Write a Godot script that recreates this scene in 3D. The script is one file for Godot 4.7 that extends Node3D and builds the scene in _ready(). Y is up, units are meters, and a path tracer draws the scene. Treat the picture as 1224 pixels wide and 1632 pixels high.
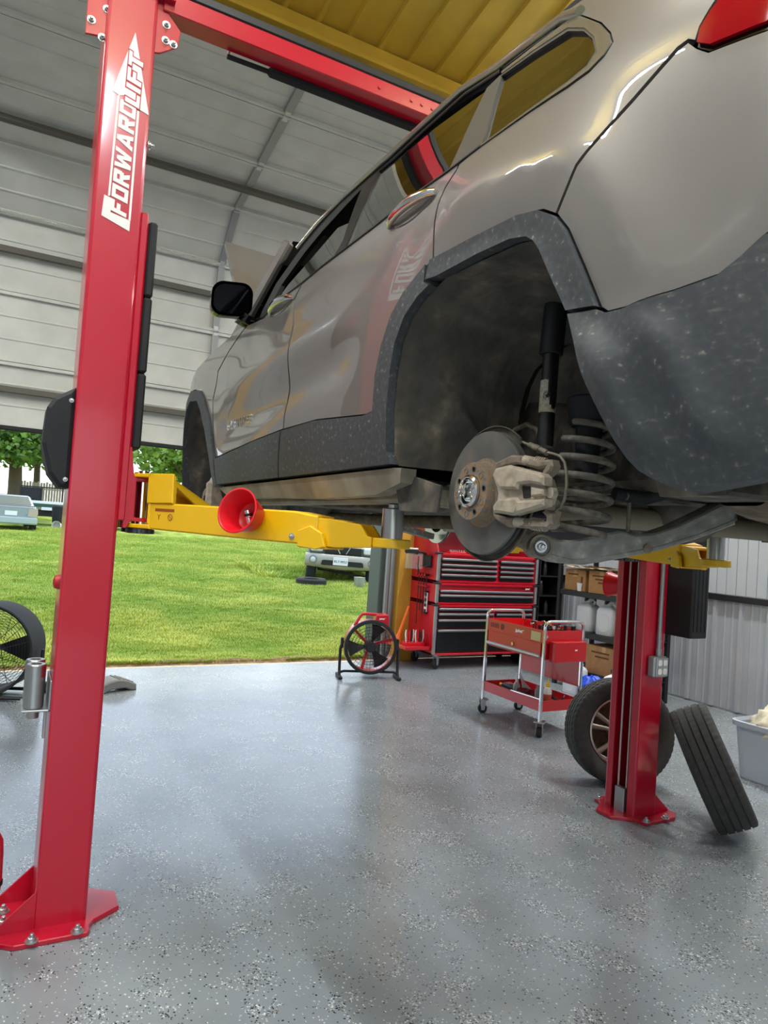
extends Node3D
# Two-post lift in a metal garage: a raised SUV with a wheel off, seen towards the open bay door.
# World: X runs from the left lift post to the right one, Y up, -Z out through the bay door. Metres.

const F := 1114.79                      # focal length in pixels of the 1224 x 1632 frame
const EYE := Vector3(0, 1.62, 0)
var CB: Basis
var M := {}
var rng := RandomNumberGenerator.new()
var used := {}

# ---------------------------------------------------------------- pixels to places
func ray(x: float, y: float) -> Vector3:
	return CB * Vector3((x - 612.0) / F, (816.0 - y) / F, -1.0)
func on_y(x: float, y: float, h := 0.0) -> Vector3:
	var d := ray(x, y)
	return EYE + d * ((h - EYE.y) / d.y)
func on_x(x: float, y: float, h: float) -> Vector3:
	var d := ray(x, y)
	return EYE + d * (h / d.x)
func on_z(x: float, y: float, h: float) -> Vector3:
	var d := ray(x, y)
	return EYE + d * (h / d.z)
func on_plane(x: float, y: float, p: Vector3, n: Vector3) -> Vector3:
	var d := ray(x, y)
	return EYE + d * ((p - EYE).dot(n) / d.dot(n))

# ---------------------------------------------------------------- mesh helpers
func nb() -> SurfaceTool:
	var s := SurfaceTool.new()
	s.begin(Mesh.PRIMITIVE_TRIANGLES)
	return s
func tri(s: SurfaceTool, a: Vector3, b: Vector3, c: Vector3, g := -1) -> void:
	s.set_smooth_group(g)
	s.add_vertex(a)
	s.add_vertex(b)
	s.add_vertex(c)
func quad(s: SurfaceTool, a: Vector3, b: Vector3, c: Vector3, d: Vector3, g := -1) -> void:
	tri(s, a, b, c, g)
	tri(s, a, c, d, g)
func otri(s: SurfaceTool, a: Vector3, b: Vector3, c: Vector3, out: Vector3, g := -1) -> void:
	if (a - c).cross(a - b).dot(out) < 0.0:
		tri(s, a, c, b, g)
	else:
		tri(s, a, b, c, g)
func oquad(s: SurfaceTool, a: Vector3, b: Vector3, c: Vector3, d: Vector3, out: Vector3, g := -1) -> void:
	if (a - c).cross(a - b).dot(out) < 0.0:
		quad(s, a, d, c, b, g)
	else:
		quad(s, a, b, c, d, g)
# a box, with chamfered edges when bev > 0
func bx(s: SurfaceTool, c: Vector3, sz: Vector3, bev := 0.0, b := Basis.IDENTITY) -> void:
	var h := sz * 0.5
	bev = minf(bev, 0.45 * minf(sz.x, minf(sz.y, sz.z)))
	var pt := func(ax: int, sg: Vector3) -> Vector3:
		var v := Vector3(sg.x * (h.x - bev), sg.y * (h.y - bev), sg.z * (h.z - bev))
		v[ax] = sg[ax] * h[ax]
		return c + b * v
	for ax in 3:
		var u := (ax + 1) % 3
		var w := (ax + 2) % 3
		for sg in [-1.0, 1.0]:
			var q := []
			for k in [[-1.0, -1.0], [1.0, -1.0], [1.0, 1.0], [-1.0, 1.0]]:
				var g := Vector3.ZERO
				g[ax] = sg
				g[u] = k[0]
				g[w] = k[1]
				q.append(pt.call(ax, g))
			var o := Vector3.ZERO
			o[ax] = sg
			oquad(s, q[0], q[1], q[2], q[3], b * o)
		if bev > 0.0:
			for su in [-1.0, 1.0]:
				for sw in [-1.0, 1.0]:
					var lo := Vector3.ZERO
					lo[u] = su
					lo[w] = sw
					var hi := lo
					lo[ax] = -1.0
					hi[ax] = 1.0
					var o := Vector3.ZERO
					o[u] = su
					o[w] = sw
					oquad(s, pt.call(u, lo), pt.call(u, hi), pt.call(w, hi), pt.call(w, lo), b * o)
	if bev > 0.0:
		for i in 8:
			var g := Vector3(-1.0 if i & 1 else 1.0, -1.0 if i & 2 else 1.0, -1.0 if i & 4 else 1.0)
			otri(s, pt.call(0, g), pt.call(1, g), pt.call(2, g), b * g)
# a bar of rectangular section from a to b; up gives the side of its height
func bar(s: SurfaceTool, a: Vector3, b: Vector3, w: float, h: float, up := Vector3.UP, bev := 0.0) -> void:
	var z := (b - a).normalized()
	var x := up.cross(z)
	if x.length() < 0.001:
		x = Vector3.RIGHT.cross(z)
	x = x.normalized()
	var y := z.cross(x).normalized()
	bx(s, (a + b) * 0.5, Vector3(w, h, (b - a).length()), bev, Basis(x, y, z))
func tube(s: SurfaceTool, pts: Array, rad, n := 8, caps := true, g := 1) -> void:
	var m := pts.size()
	var rings := []
	var up := Vector3.ZERO
	for i in m:
		var t: Vector3 = (pts[mini(i + 1, m - 1)] - pts[maxi(i - 1, 0)]).normalized()
		if i == 0:
			up = Vector3.UP if absf(t.y) < 0.9 else Vector3.RIGHT
		up = (up - t * up.dot(t)).normalized()
		var sd := t.cross(up)
		var r: float = rad[i] if rad is Array else rad
		var ring := []
		for k in n:
			var a := TAU * k / n
			ring.append(pts[i] + (up * cos(a) + sd * sin(a)) * r)
		rings.append(ring)
	for i in m - 1:
		for k in n:
			var k2 := (k + 1) % n
			quad(s, rings[i][k], rings[i][k2], rings[i + 1][k2], rings[i + 1][k], g)
	if caps:
		for k in range(1, n - 1):
			tri(s, rings[0][0], rings[0][k + 1], rings[0][k])
			tri(s, rings[m - 1][0], rings[m - 1][k], rings[m - 1][k + 1])
# a profile of (radius, height) turned about the Y axis of xf
func lathe(s: SurfaceTool, prof: Array, xf: Transform3D, n := 24, a0 := 0.0, a1 := TAU) -> void:
	var g := 10
	var full := a1 - a0 > TAU - 0.001
	for i in prof.size() - 1:
		var p: Vector2 = prof[i]
		var q: Vector2 = prof[i + 1]
		if i > 0 and absf((p - prof[i - 1]).angle_to(q - p)) > 0.6:
			g += 1
		for k in n:
			var a := a0 + (a1 - a0) * k / n
			var b := a0 + (a1 - a0) * (k + 1) / n
			if full and k == n - 1:
				b = a0
			var A := xf * Vector3(p.x * cos(a), p.y, p.x * sin(a))
			var B := xf * Vector3(p.x * cos(b), p.y, p.x * sin(b))
			var C := xf * Vector3(q.x * cos(b), q.y, q.x * sin(b))
			var D := xf * Vector3(q.x * cos(a), q.y, q.x * sin(a))
			if p.x < 0.00001:
				tri(s, A, C, D, g)
			elif q.x < 0.00001:
				tri(s, A, B, C, g)
			else:
				quad(s, A, B, C, D, g)
func cyl(s: SurfaceTool, a: Vector3, b: Vector3, r: float, n := 16, r2 := -1.0, bev := 0.0) -> void:
	if r2 < 0.0:
		r2 = r
	var h := (b - a).length()
	var xf := Transform3D(frame(b - a), a)
	if bev > 0.0:
		lathe(s, [Vector2(0, 0), Vector2(r - bev, 0), Vector2(r, bev), Vector2(r2, h - bev), Vector2(r2 - bev, h), Vector2(0, h)], xf, n)
	else:
		lathe(s, [Vector2(0, 0), Vector2(r, 0), Vector2(r2, h), Vector2(0, h)], xf, n)
# a basis whose Y axis runs along d
func frame(d: Vector3, hint := Vector3.BACK) -> Basis:
	var y := d.normalized()
	var z := hint
	if absf(z.dot(y)) > 0.98:
		z = Vector3.RIGHT
	var x := y.cross(z).normalized()
	return Basis(x, y, x.cross(y).normalized())
func inset(poly: Array, d: float) -> Array:
	var n := poly.size()
	var area := 0.0
	for i in n:
		area += poly[i].cross(poly[(i + 1) % n])
	var sg := 1.0 if area > 0.0 else -1.0
	var r := []
	for i in n:
		var e1: Vector2 = (poly[i] - poly[(i + n - 1) % n]).normalized()
		var e2: Vector2 = (poly[(i + 1) % n] - poly[i]).normalized()
		var n1 := Vector2(-e1.y, e1.x) * sg
		var n2 := Vector2(-e2.y, e2.x) * sg
		var m := (n1 + n2)
		var l := maxf(m.length_squared(), 0.5)
		r.append(poly[i] + m * (2.0 * d / l))
	return r
# a polygon in the XY plane of xf, pushed from z = d0 to z = d1
func prism(s: SurfaceTool, poly: Array, d0: float, d1: float, xf := Transform3D.IDENTITY, bev := 0.0, g := -1) -> void:
	if d1 < d0:
		var t := d0
		d0 = d1
		d1 = t
	var cap := inset(poly, bev) if bev > 0.0 else poly
	var idx := Geometry2D.triangulate_polygon(PackedVector2Array(cap))
	var zdir := xf.basis.z
	for i in range(0, idx.size(), 3):
		var a: Vector2 = cap[idx[i]]
		var b: Vector2 = cap[idx[i + 1]]
		var c: Vector2 = cap[idx[i + 2]]
		otri(s, xf * Vector3(a.x, a.y, d1), xf * Vector3(b.x, b.y, d1), xf * Vector3(c.x, c.y, d1), zdir)
		otri(s, xf * Vector3(a.x, a.y, d0), xf * Vector3(b.x, b.y, d0), xf * Vector3(c.x, c.y, d0), -zdir)
	var n := poly.size()
	var area := 0.0
	for i in n:
		area += poly[i].cross(poly[(i + 1) % n])
	var sg := 1.0 if area > 0.0 else -1.0
	for i in n:
		var j := (i + 1) % n
		var a: Vector2 = poly[i]
		var b: Vector2 = poly[j]
		var o := xf.basis * Vector3((b - a).y * sg, -(b - a).x * sg, 0)
		oquad(s, xf * Vector3(a.x, a.y, d0 + bev), xf * Vector3(b.x, b.y, d0 + bev), xf * Vector3(b.x, b.y, d1 - bev), xf * Vector3(a.x, a.y, d1 - bev), o, g)
		if bev > 0.0:
			var ca: Vector2 = cap[i]
			var cb: Vector2 = cap[j]
			oquad(s, xf * Vector3(a.x, a.y, d1 - bev), xf * Vector3(b.x, b.y, d1 - bev), xf * Vector3(cb.x, cb.y, d1), xf * Vector3(ca.x, ca.y, d1), o + zdir * o.length() * 0.3)
			oquad(s, xf * Vector3(a.x, a.y, d0 + bev), xf * Vector3(b.x, b.y, d0 + bev), xf * Vector3(cb.x, cb.y, d0), xf * Vector3(ca.x, ca.y, d0), o - zdir * o.length() * 0.3)
# a grid of points P[i][j] as a smooth sheet
func sheet(s: SurfaceTool, P: Array, g := 1, wrap := false) -> void:
	for i in P.size() - 1:
		var m: int = P[i].size()
		for j in (m if wrap else m - 1):
			var k: int = (j + 1) % m
			quad(s, P[i][j], P[i][k], P[i + 1][k], P[i + 1][j], g)
func blob(s: SurfaceTool, c: Vector3, r: Vector3, nse := 0.0, seed_ := 1, n := 12, b := Basis.IDENTITY) -> void:
	var fn := FastNoiseLite.new()
	fn.seed = seed_
	fn.frequency = 0.9
	var P := []
	for i in n + 1:
		var row := []
		var th := PI * i / n
		for j in n * 2:
			var ph := TAU * j / (n * 2)
			var d := Vector3(sin(th) * cos(ph), cos(th), sin(th) * sin(ph))
			row.append(c + b * (d * r * (1.0 + nse * fn.get_noise_3dv(d * 2.0))))
		P.append(row)
	sheet(s, P, 1, true)
func rrect(w: float, h: float, r: float, n := 4) -> Array:
	var p := []
	for q in 4:
		var cx := (w * 0.5 - r) * (1.0 if q == 0 or q == 3 else -1.0)
		var cy := (h * 0.5 - r) * (1.0 if q < 2 else -1.0)
		for k in n + 1:
			var a := PI * 0.5 * (q + float(k) / n)
			p.append(Vector2(cx + r * cos(a), cy + r * sin(a)))
	return p
func ngon(r: float, n: int, a0 := 0.0) -> Array:
	var p := []
	for k in n:
		p.append(Vector2.from_angle(a0 + TAU * k / n) * r)
	return p

# ---------------------------------------------------------------- nodes
func numbered(nm: String) -> String:
	var k: int = used.get(nm, -1) + 1
	used[nm] = k
	return nm if k == 0 else "%s_%03d" % [nm, k]
func tag(o: Node, label: String, category := "", group := "", kind := "") -> Node:
	if label:
		o.set_meta("label", label)
	if category:
		o.set_meta("category", category)
	if group:
		o.set_meta("group", group)
	if kind:
		o.set_meta("kind", kind)
	return o
func thing(nm: String, label: String, category: String, at := Vector3.ZERO, turn := 0.0, group := "") -> Node3D:
	var o := Node3D.new()
	o.name = numbered(nm)
	add_child(o)
	o.position = at
	o.rotation.y = turn
	tag(o, label, category, group)
	return o
# a finished mesh as a node, geometry in the parent's own frame
func obj(nm: String, s, mat: String, parent: Node = self, normals := true) -> MeshInstance3D:
	var o := MeshInstance3D.new()
	o.name = numbered(nm) if parent == self else nm
	if s is SurfaceTool:
		if normals:
			s.generate_normals()
		s.index()
		o.mesh = s.commit()
	else:
		o.mesh = s
	if mat:
		o.material_override = M[mat]
	parent.add_child(o, true)
	return o
# the same for geometry laid out in world coordinates
func objw(nm: String, s, mat: String, parent: Node = self, normals := true) -> MeshInstance3D:
	var o := obj(nm, s, mat, parent, normals)
	if parent != self:
		o.transform = parent.global_transform.affine_inverse()
	return o
func struct(nm: String, s, mat: String) -> MeshInstance3D:
	var o := obj(nm, s, mat)
	o.set_meta("kind", "structure")
	return o
func dup(o: Node3D, at: Vector3, turn := 0.0, label := "") -> Node3D:
	var c: Node3D = o.duplicate()
	c.name = numbered(String(o.name).rstrip("0123456789").trim_suffix("_"))
	add_child(c)
	c.position = at
	c.rotation.y = turn
	if label:
		c.set_meta("label", label)
	return c
func hexbolt(s: SurfaceTool, at: Vector3, dir: Vector3, r := 0.016, washer := true) -> void:
	var xf := Transform3D(frame(dir), at)
	if washer:
		lathe(s, [Vector2(0, 0), Vector2(r * 1.5, 0), Vector2(r * 1.5, r * 0.2), Vector2(0, r * 0.2)], xf, 14)
	lathe(s, [Vector2(r, r * 0.2), Vector2(r, r * 0.9), Vector2(r * 0.85, r), Vector2(0, r)], xf, 6)
	lathe(s, [Vector2(r * 0.5, r), Vector2(r * 0.5, r * 1.7), Vector2(r * 0.4, r * 1.8), Vector2(0, r * 1.8)], xf, 10)
func text(str_: String, size: float, depth := 0.002, bold := true) -> TextMesh:
	var t := TextMesh.new()
	var f := SystemFont.new()
	f.font_names = PackedStringArray(["Droid Sans"])
	f.font_weight = 700 if bold else 400
	t.font = f
	t.text = str_
	t.font_size = 32
	t.pixel_size = size / 32.0
	t.depth = depth
	t.curve_step = 3.0
	return t

# ---------------------------------------------------------------- materials
func noise(seed_: int, freq: float, oct := 4, type := FastNoiseLite.TYPE_SIMPLEX_SMOOTH) -> FastNoiseLite:
	var n := FastNoiseLite.new()
	n.seed = seed_
	n.frequency = freq
	n.noise_type = type
	n.fractal_octaves = oct
	return n
func ntex(seed_: int, freq: float, stops: Array, size := 512, oct := 4, type := FastNoiseLite.TYPE_SIMPLEX_SMOOTH) -> NoiseTexture2D:
	var t := NoiseTexture2D.new()
	t.width = size
	t.height = size
	t.seamless = true
	t.noise = noise(seed_, freq, oct, type)
	var g := Gradient.new()
	var offs := PackedFloat32Array()
	var cols := PackedColorArray()
	for e in stops:
		offs.append(e[0])
		cols.append(e[1])
	g.offsets = offs
	g.colors = cols
	t.color_ramp = g
	return t
func ntex_n(seed_: int, freq: float, strength := 4.0, size := 512, oct := 4) -> NoiseTexture2D:
	var t := NoiseTexture2D.new()
	t.width = size
	t.height = size
	t.seamless = true
	t.as_normal_map = true
	t.bump_strength = strength
	t.noise = noise(seed_, freq, oct)
	return t
func mt(key: String, col: Color, rough := 0.5, metal := 0.0, o := {}) -> StandardMaterial3D:
	var m := StandardMaterial3D.new()
	m.resource_name = key
	m.albedo_color = col
	m.roughness = rough
	m.metallic = metal
	if o.has("spec"):
		m.metallic_specular = o.spec
	if o.has("tex"):
		m.albedo_texture = o.tex
	if o.has("normal"):
		m.normal_enabled = true
		m.normal_texture = o.normal
		m.normal_scale = o.get("nscale", 1.0)
	if o.has("rtex"):
		m.roughness_texture = o.rtex
	if o.has("tex") or o.has("normal") or o.has("rtex"):
		m.uv1_triplanar = true
		m.uv1_world_triplanar = o.get("world", true)
		var k: float = 1.0 / o.get("tile", 1.0)
		m.uv1_scale = Vector3(k, k, k)
	if o.has("coat"):
		m.clearcoat_enabled = true
		m.clearcoat = o.coat
		m.clearcoat_roughness = o.get("coatr", 0.03)
	if o.has("emit"):
		m.emission_enabled = true
		m.emission = o.emit
		m.emission_energy_multiplier = o.get("power", 1.0)
	if o.has("alpha"):
		m.transparency = BaseMaterial3D.TRANSPARENCY_ALPHA
		m.albedo_color.a = o.alpha
	if o.has("back"):
		m.backlight_enabled = true
		m.backlight = o.back
	if o.has("vc"):
		m.vertex_color_use_as_albedo = true
	m.cull_mode = BaseMaterial3D.CULL_DISABLED
	M[key] = m
	return m
func c8(r: int, g: int, b: int) -> Color:
	return Color8(r, g, b)

# pigment flakes broadcast over grey epoxy, denser in drifts
func flake_tex(size: int) -> ImageTexture:
	var img := Image.create(size, size, false, Image.FORMAT_RGB8)
	img.fill(c8(134, 140, 145))
	var drift := noise(7, 0.0045, 3).get_seamless_image(size, size)
	var tint := noise(17, 0.002, 3).get_seamless_image(size, size)
	for y in range(0, size, 16):
		for x in range(0, size, 16):
			var v := tint.get_pixel(x, y).r
			var k := 0.95 + 0.1 * v
			img.fill_rect(Rect2i(x, y, 16, 16), Color(0.525 * k, 0.548 * k, 0.568 * k))
	rng.seed = 99
	var cols := [c8(30, 31, 34), c8(42, 43, 46), c8(52, 54, 58), c8(206, 209, 210), c8(222, 224, 224), c8(196, 199, 202), c8(180, 184, 188), c8(150, 140, 128), c8(92, 96, 101)]
	for i in 150000:
		var x := rng.randi_range(0, size - 8)
		var y := rng.randi_range(0, size - 8)
		var d := clampf((drift.get_pixel(x, y).r - 0.46) * 3.2, 0.0, 1.0)
		var big := rng.randf() < 0.5
		if rng.randf() > 0.07 + 0.6 * d * d:
			continue
		var c: Color = cols[rng.randi_range(0, cols.size() - 1)]
		var w := rng.randi_range(2, 5)
		var h := rng.randi_range(2, 5)
		img.fill_rect(Rect2i(x, y, w, h), c)
		if big:
			img.fill_rect(Rect2i(x + rng.randi_range(0, 2), y + rng.randi_range(1, 2), maxi(w - 1, 1), h), c)
	img.generate_mipmaps()
	return ImageTexture.create_from_image(img)

func make_materials() -> void:
	mt("floor", Color.WHITE, 0.2, 0.0, {"tex": flake_tex(2048), "tile": 2.6, "spec": 0.5, "normal": ntex_n(5, 0.006, 1.2, 512, 3), "nscale": 0.08})
	mt("slab_edge", c8(196, 186, 160), 0.8, 0.0, {"tex": ntex(3, 0.02, [[0.0, c8(200, 195, 185)], [1.0, c8(255, 255, 255)]]), "tile": 1.0})
	mt("red", c8(188, 12, 44), 0.3, 0.0, {"coat": 0.5, "coatr": 0.1, "normal": ntex_n(31, 0.05, 1.0, 256, 3), "nscale": 0.06, "tile": 0.5})
	mt("red_matte", c8(176, 14, 30), 0.45)
	mt("yellow", c8(238, 186, 6), 0.4, 0.0, {"coat": 0.3, "coatr": 0.2})
	mt("black", c8(22, 22, 25), 0.5)
	mt("black_soft", c8(30, 31, 36), 0.75)
	mt("black_gloss", c8(10, 10, 13), 0.12, 0.0, {"coat": 0.5})
	mt("steel", c8(176, 176, 176), 0.3, 1.0)
	mt("chrome", c8(225, 225, 225), 0.1, 1.0)
	mt("zinc", c8(190, 192, 194), 0.35, 0.9)
	mt("white", c8(232, 232, 230), 0.5)
	mt("white_print", c8(236, 234, 232), 0.55)
	mt("galv", c8(165, 168, 170), 0.45, 0.8)
	mt("door_panel", c8(204, 204, 198), 0.55, 0.0, {"tex": ntex(41, 0.01, [[0.0, c8(238, 238, 236)], [1.0, c8(255, 255, 255)]]), "tile": 2.0})
	mt("door_steel", c8(150, 152, 150), 0.5, 0.5)
	mt("door_dark", c8(92, 88, 80), 0.6, 0.2)
	mt("wall_grey", c8(158, 160, 166), 0.32, 0.0, {"coat": 0.4, "coatr": 0.15})
	mt("wall_light", c8(172, 175, 180), 0.5)
	mt("ceil_yellow", c8(226, 188, 66), 0.6, 0.0, {"tex": ntex(51, 0.008, [[0.0, c8(228, 226, 220)], [1.0, c8(255, 255, 255)]]), "tile": 2.5})
	mt("jamb_yellow", c8(196, 150, 52), 0.6)
	mt("jamb_green", c8(78, 88, 82), 0.5)
	mt("rubber", c8(34, 34, 36), 0.8)
	mt("led", c8(255, 255, 255), 0.4, 0.0, {"emit": c8(255, 250, 240), "power": 3.0})
	mt("lamp_body", c8(220, 220, 220), 0.5)

func make_materials_2() -> void:
	mt("foil", c8(214, 214, 200), 0.25, 0.8, {"normal": ntex_n(71, 0.05, 8.0, 256, 3), "nscale": 1.0, "tile": 0.3})
	mt("pad_grey", c8(178, 176, 168), 0.6)
	mt("zinc_dark", c8(96, 98, 100), 0.4, 0.8)
	mt("label_orange", c8(150, 74, 10), 0.6)
	mt("bowl_red", c8(214, 20, 34), 0.35)
	mt("cable", c8(214, 204, 200), 0.5)
	# car
	mt("paint", c8(118, 113, 109), 0.45, 0.25, {"coat": 1.0, "coatr": 0.015})
	var dust := ntex(81, 0.05, [[0.0, c8(56, 60, 65)], [0.5, c8(64, 68, 73)], [0.7, c8(72, 75, 78)], [0.8, c8(86, 86, 85)], [0.86, c8(132, 128, 120)], [1.0, c8(170, 166, 158)]], 512, 5)
	mt("cladding", c8(240, 240, 240), 0.58, 0.0, {"tex": dust, "tile": 0.55, "normal": ntex_n(82, 0.2, 1.0, 256, 2), "nscale": 0.12})
	mt("sill", c8(160, 154, 140), 0.6, 0.0, {"tex": ntex(83, 0.01, [[0.0, c8(170, 166, 158)], [0.5, c8(226, 222, 214)], [1.0, c8(255, 252, 246)]], 256, 4), "tile": 0.6})
	mt("black_trim", c8(16, 16, 18), 0.4)
	mt("pillar_grey", c8(84, 82, 78), 0.35)
	mt("trim_silver", c8(176, 172, 160), 0.22, 0.8)
	mt("tint", c8(14, 14, 12), 0.03, 0.0, {"spec": 0.75, "coat": 1.0, "coatr": 0.01})
	mt("mirror", c8(30, 32, 36), 0.02, 0.9)
	mt("lamp_red", c8(150, 0, 22), 0.12, 0.0, {"spec": 0.35})
	mt("cabin", c8(26, 26, 27), 0.8)
	mt("underbody", c8(255, 255, 255), 0.8, 0.0, {"tex": ntex(84, 0.02, [[0.0, c8(52, 48, 43)], [0.5, c8(80, 73, 65)], [0.8, c8(110, 101, 89)], [1.0, c8(134, 124, 110)]], 256, 4), "tile": 0.5})
	mt("liner", c8(255, 255, 255), 0.82, 0.0, {"tex": ntex(85, 0.014, [[0.0, c8(58, 57, 55)], [0.35, c8(70, 67, 63)], [0.6, c8(86, 80, 72)], [0.78, c8(108, 98, 86)], [0.92, c8(140, 130, 116)], [1.0, c8(184, 180, 172)]], 512, 5), "tile": 1.1, "normal": ntex_n(86, 0.03, 6.0, 256, 4), "nscale": 0.5})
	mt("rotor", c8(255, 255, 255), 0.5, 0.35, {"tex": ntex(87, 0.01, [[0.0, c8(88, 90, 89)], [0.6, c8(102, 103, 100)], [1.0, c8(122, 114, 104)]], 256, 3), "tile": 0.4})
	mt("rust", c8(255, 255, 255), 0.7, 0.25, {"tex": ntex(88, 0.03, [[0.0, c8(104, 98, 92)], [0.5, c8(136, 124, 110)], [0.68, c8(150, 118, 84)], [0.8, c8(150, 98, 52)], [1.0, c8(206, 184, 150)]], 256, 4), "tile": 0.15})
	mt("shield", c8(255, 255, 255), 0.7, 0.2, {"tex": ntex(89, 0.02, [[0.0, c8(74, 68, 60)], [1.0, c8(116, 106, 92)]], 256, 4), "tile": 0.3})
	mt("caliper", c8(255, 255, 255), 0.65, 0.15, {"tex": ntex(90, 0.02, [[0.0, c8(146, 135, 120)], [0.5, c8(174, 162, 145)], [1.0, c8(192, 181, 164)]], 256, 4), "tile": 0.2})
	mt("caliper_dark", c8(255, 255, 255), 0.65, 0.2, {"tex": ntex(91, 0.02, [[0.0, c8(104, 95, 84)], [0.6, c8(140, 129, 114)], [1.0, c8(168, 157, 140)]], 256, 4), "tile": 0.2})
	mt("arm_grey", c8(255, 255, 255), 0.7, 0.1, {"tex": ntex(92, 0.03, [[0.0, c8(114, 113, 110)], [0.55, c8(138, 136, 132)], [0.75, c8(160, 157, 150)], [0.9, c8(196, 194, 188)], [1.0, c8(218, 216, 210)]], 256, 5), "tile": 0.35})
	mt("spring", c8(255, 255, 255), 0.75, 0.0, {"tex": ntex(93, 0.03, [[0.0, c8(72, 67, 61)], [0.5, c8(108, 101, 91)], [1.0, c8(146, 137, 122)]], 256, 4), "tile": 0.2})
	mt("damper_black", c8(26, 25, 24), 0.35)
	mt("label_paper", c8(255, 255, 255), 0.7, 0.0, {"tex": ntex(94, 0.03, [[0.0, c8(120, 112, 98)], [0.35, c8(186, 178, 160)], [1.0, c8(216, 210, 196)]], 256, 4), "tile": 0.08})
	mt("rusty", c8(255, 255, 255), 0.75, 0.1, {"tex": ntex(95, 0.02, [[0.0, c8(70, 58, 46)], [0.5, c8(104, 90, 72)], [1.0, c8(140, 126, 106)]], 256, 4), "tile": 0.4})
	mt("axle_tan", c8(128, 118, 100), 0.65)
	mt("perforated", c8(190, 190, 188), 0.35, 0.9)
	# shop
	mt("chest_red", c8(202, 16, 40), 0.3, 0.0, {"coat": 0.6, "coatr": 0.08})
	mt("cart_red", c8(198, 22, 30), 0.32, 0.0, {"coat": 0.5, "coatr": 0.1})
	mt("drawer_black", c8(14, 14, 16), 0.35)
	mt("alu", c8(182, 184, 188), 0.35, 0.85)
	mt("orange", c8(236, 104, 20), 0.45)
	mt("clear", c8(225, 228, 230), 0.05, 0.0, {"alpha": 0.2})
	mt("plastic_clear", c8(220, 222, 222), 0.2, 0.0, {"alpha": 0.45})
	mt("label_cream", c8(214, 198, 140), 0.7)
	mt("label_red", c8(190, 84, 58), 0.6)
	mt("print_dark", c8(110, 20, 14), 0.6)
	mt("print_brown", c8(92, 60, 34), 0.8)
	mt("grey_plastic", c8(128, 130, 134), 0.5)
	mt("rag_red", c8(110, 22, 34), 0.9)
	mt("jug_white", c8(214, 218, 222), 0.4, 0.0, {"back": c8(60, 62, 64)})
	mt("cardboard", c8(176, 132, 86), 0.85, 0.0, {"tex": ntex(61, 0.02, [[0.0, c8(226, 222, 216)], [1.0, c8(255, 255, 255)]], 256, 4), "tile": 0.5})
	mt("tape_brown", c8(186, 148, 98), 0.4)
	mt("sack_tan", c8(198, 164, 112), 0.85)
	mt("bag_blue", c8(24, 70, 190), 0.35)
	mt("tyre", c8(64, 63, 62), 0.75, 0.0, {"tex": ntex(62, 0.02, [[0.0, c8(190, 186, 180)], [0.7, c8(235, 232, 228)], [1.0, c8(255, 255, 255)]], 256, 4), "tile": 0.3})
	mt("alloy", c8(170, 162, 150), 0.4, 0.7)
	mt("bin_grey", c8(168, 174, 184), 0.45)
	mt("canvas", c8(214, 204, 180), 0.9, 0.0, {"normal": ntex_n(63, 0.02, 8.0, 256, 4), "nscale": 0.6, "tile": 0.4})
	mt("chock_grey", c8(112, 112, 108), 0.7)
	# outside
	mt("lawn", c8(255, 255, 255), 0.95, 0.0, {"tex": ntex(64, 0.012, [[0.0, c8(104, 124, 36)], [0.4, c8(140, 162, 50)], [0.65, c8(164, 182, 66)], [0.85, c8(182, 190, 88)], [1.0, c8(150, 136, 90)]], 512, 6), "tile": 5.0, "normal": ntex_n(65, 0.1, 8.0, 512, 4), "nscale": 1.0})
	mt("blade", Color.WHITE, 0.7, 0.0, {"vc": true, "back": c8(90, 110, 40)})
	mt("leaf", Color.WHITE, 0.6, 0.0, {"vc": true, "back": c8(110, 130, 50)})
	mt("soil", c8(255, 255, 255), 0.95, 0.0, {"tex": ntex(66, 0.03, [[0.0, c8(84, 66, 48)], [0.5, c8(120, 96, 70)], [0.8, c8(150, 124, 94)], [1.0, c8(104, 116, 60)]], 256, 5), "tile": 0.8})
	mt("bark", c8(92, 78, 62), 0.9, 0.0, {"normal": ntex_n(67, 0.03, 10.0, 256, 4), "nscale": 1.0, "tile": 1.0})
	mt("fence_wood", c8(150, 138, 120), 0.9)
	mt("sedan_paint", c8(150, 160, 164), 0.35, 0.3, {"coat": 0.6})
	mt("sedan_glass", c8(60, 84, 82), 0.08, 0.0, {"coat": 1.0})
	mt("sedan_lamp", c8(186, 170, 150), 0.2)
	mt("sedan_bumper", c8(170, 182, 178), 0.45)
	mt("trailer_green", c8(44, 84, 70), 0.5)
	mt("suv_green", c8(70, 82, 70), 0.35, 0.2, {"coat": 0.6})
	mt("suv_glass", c8(58, 68, 72), 0.1, 0.0, {"coat": 1.0})
	mt("suv_bumper", c8(166, 158, 146), 0.45, 0.1)
	mt("suv_lamp", c8(214, 216, 210), 0.15)
	mt("plate_ink", c8(70, 82, 110), 0.6)

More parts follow.
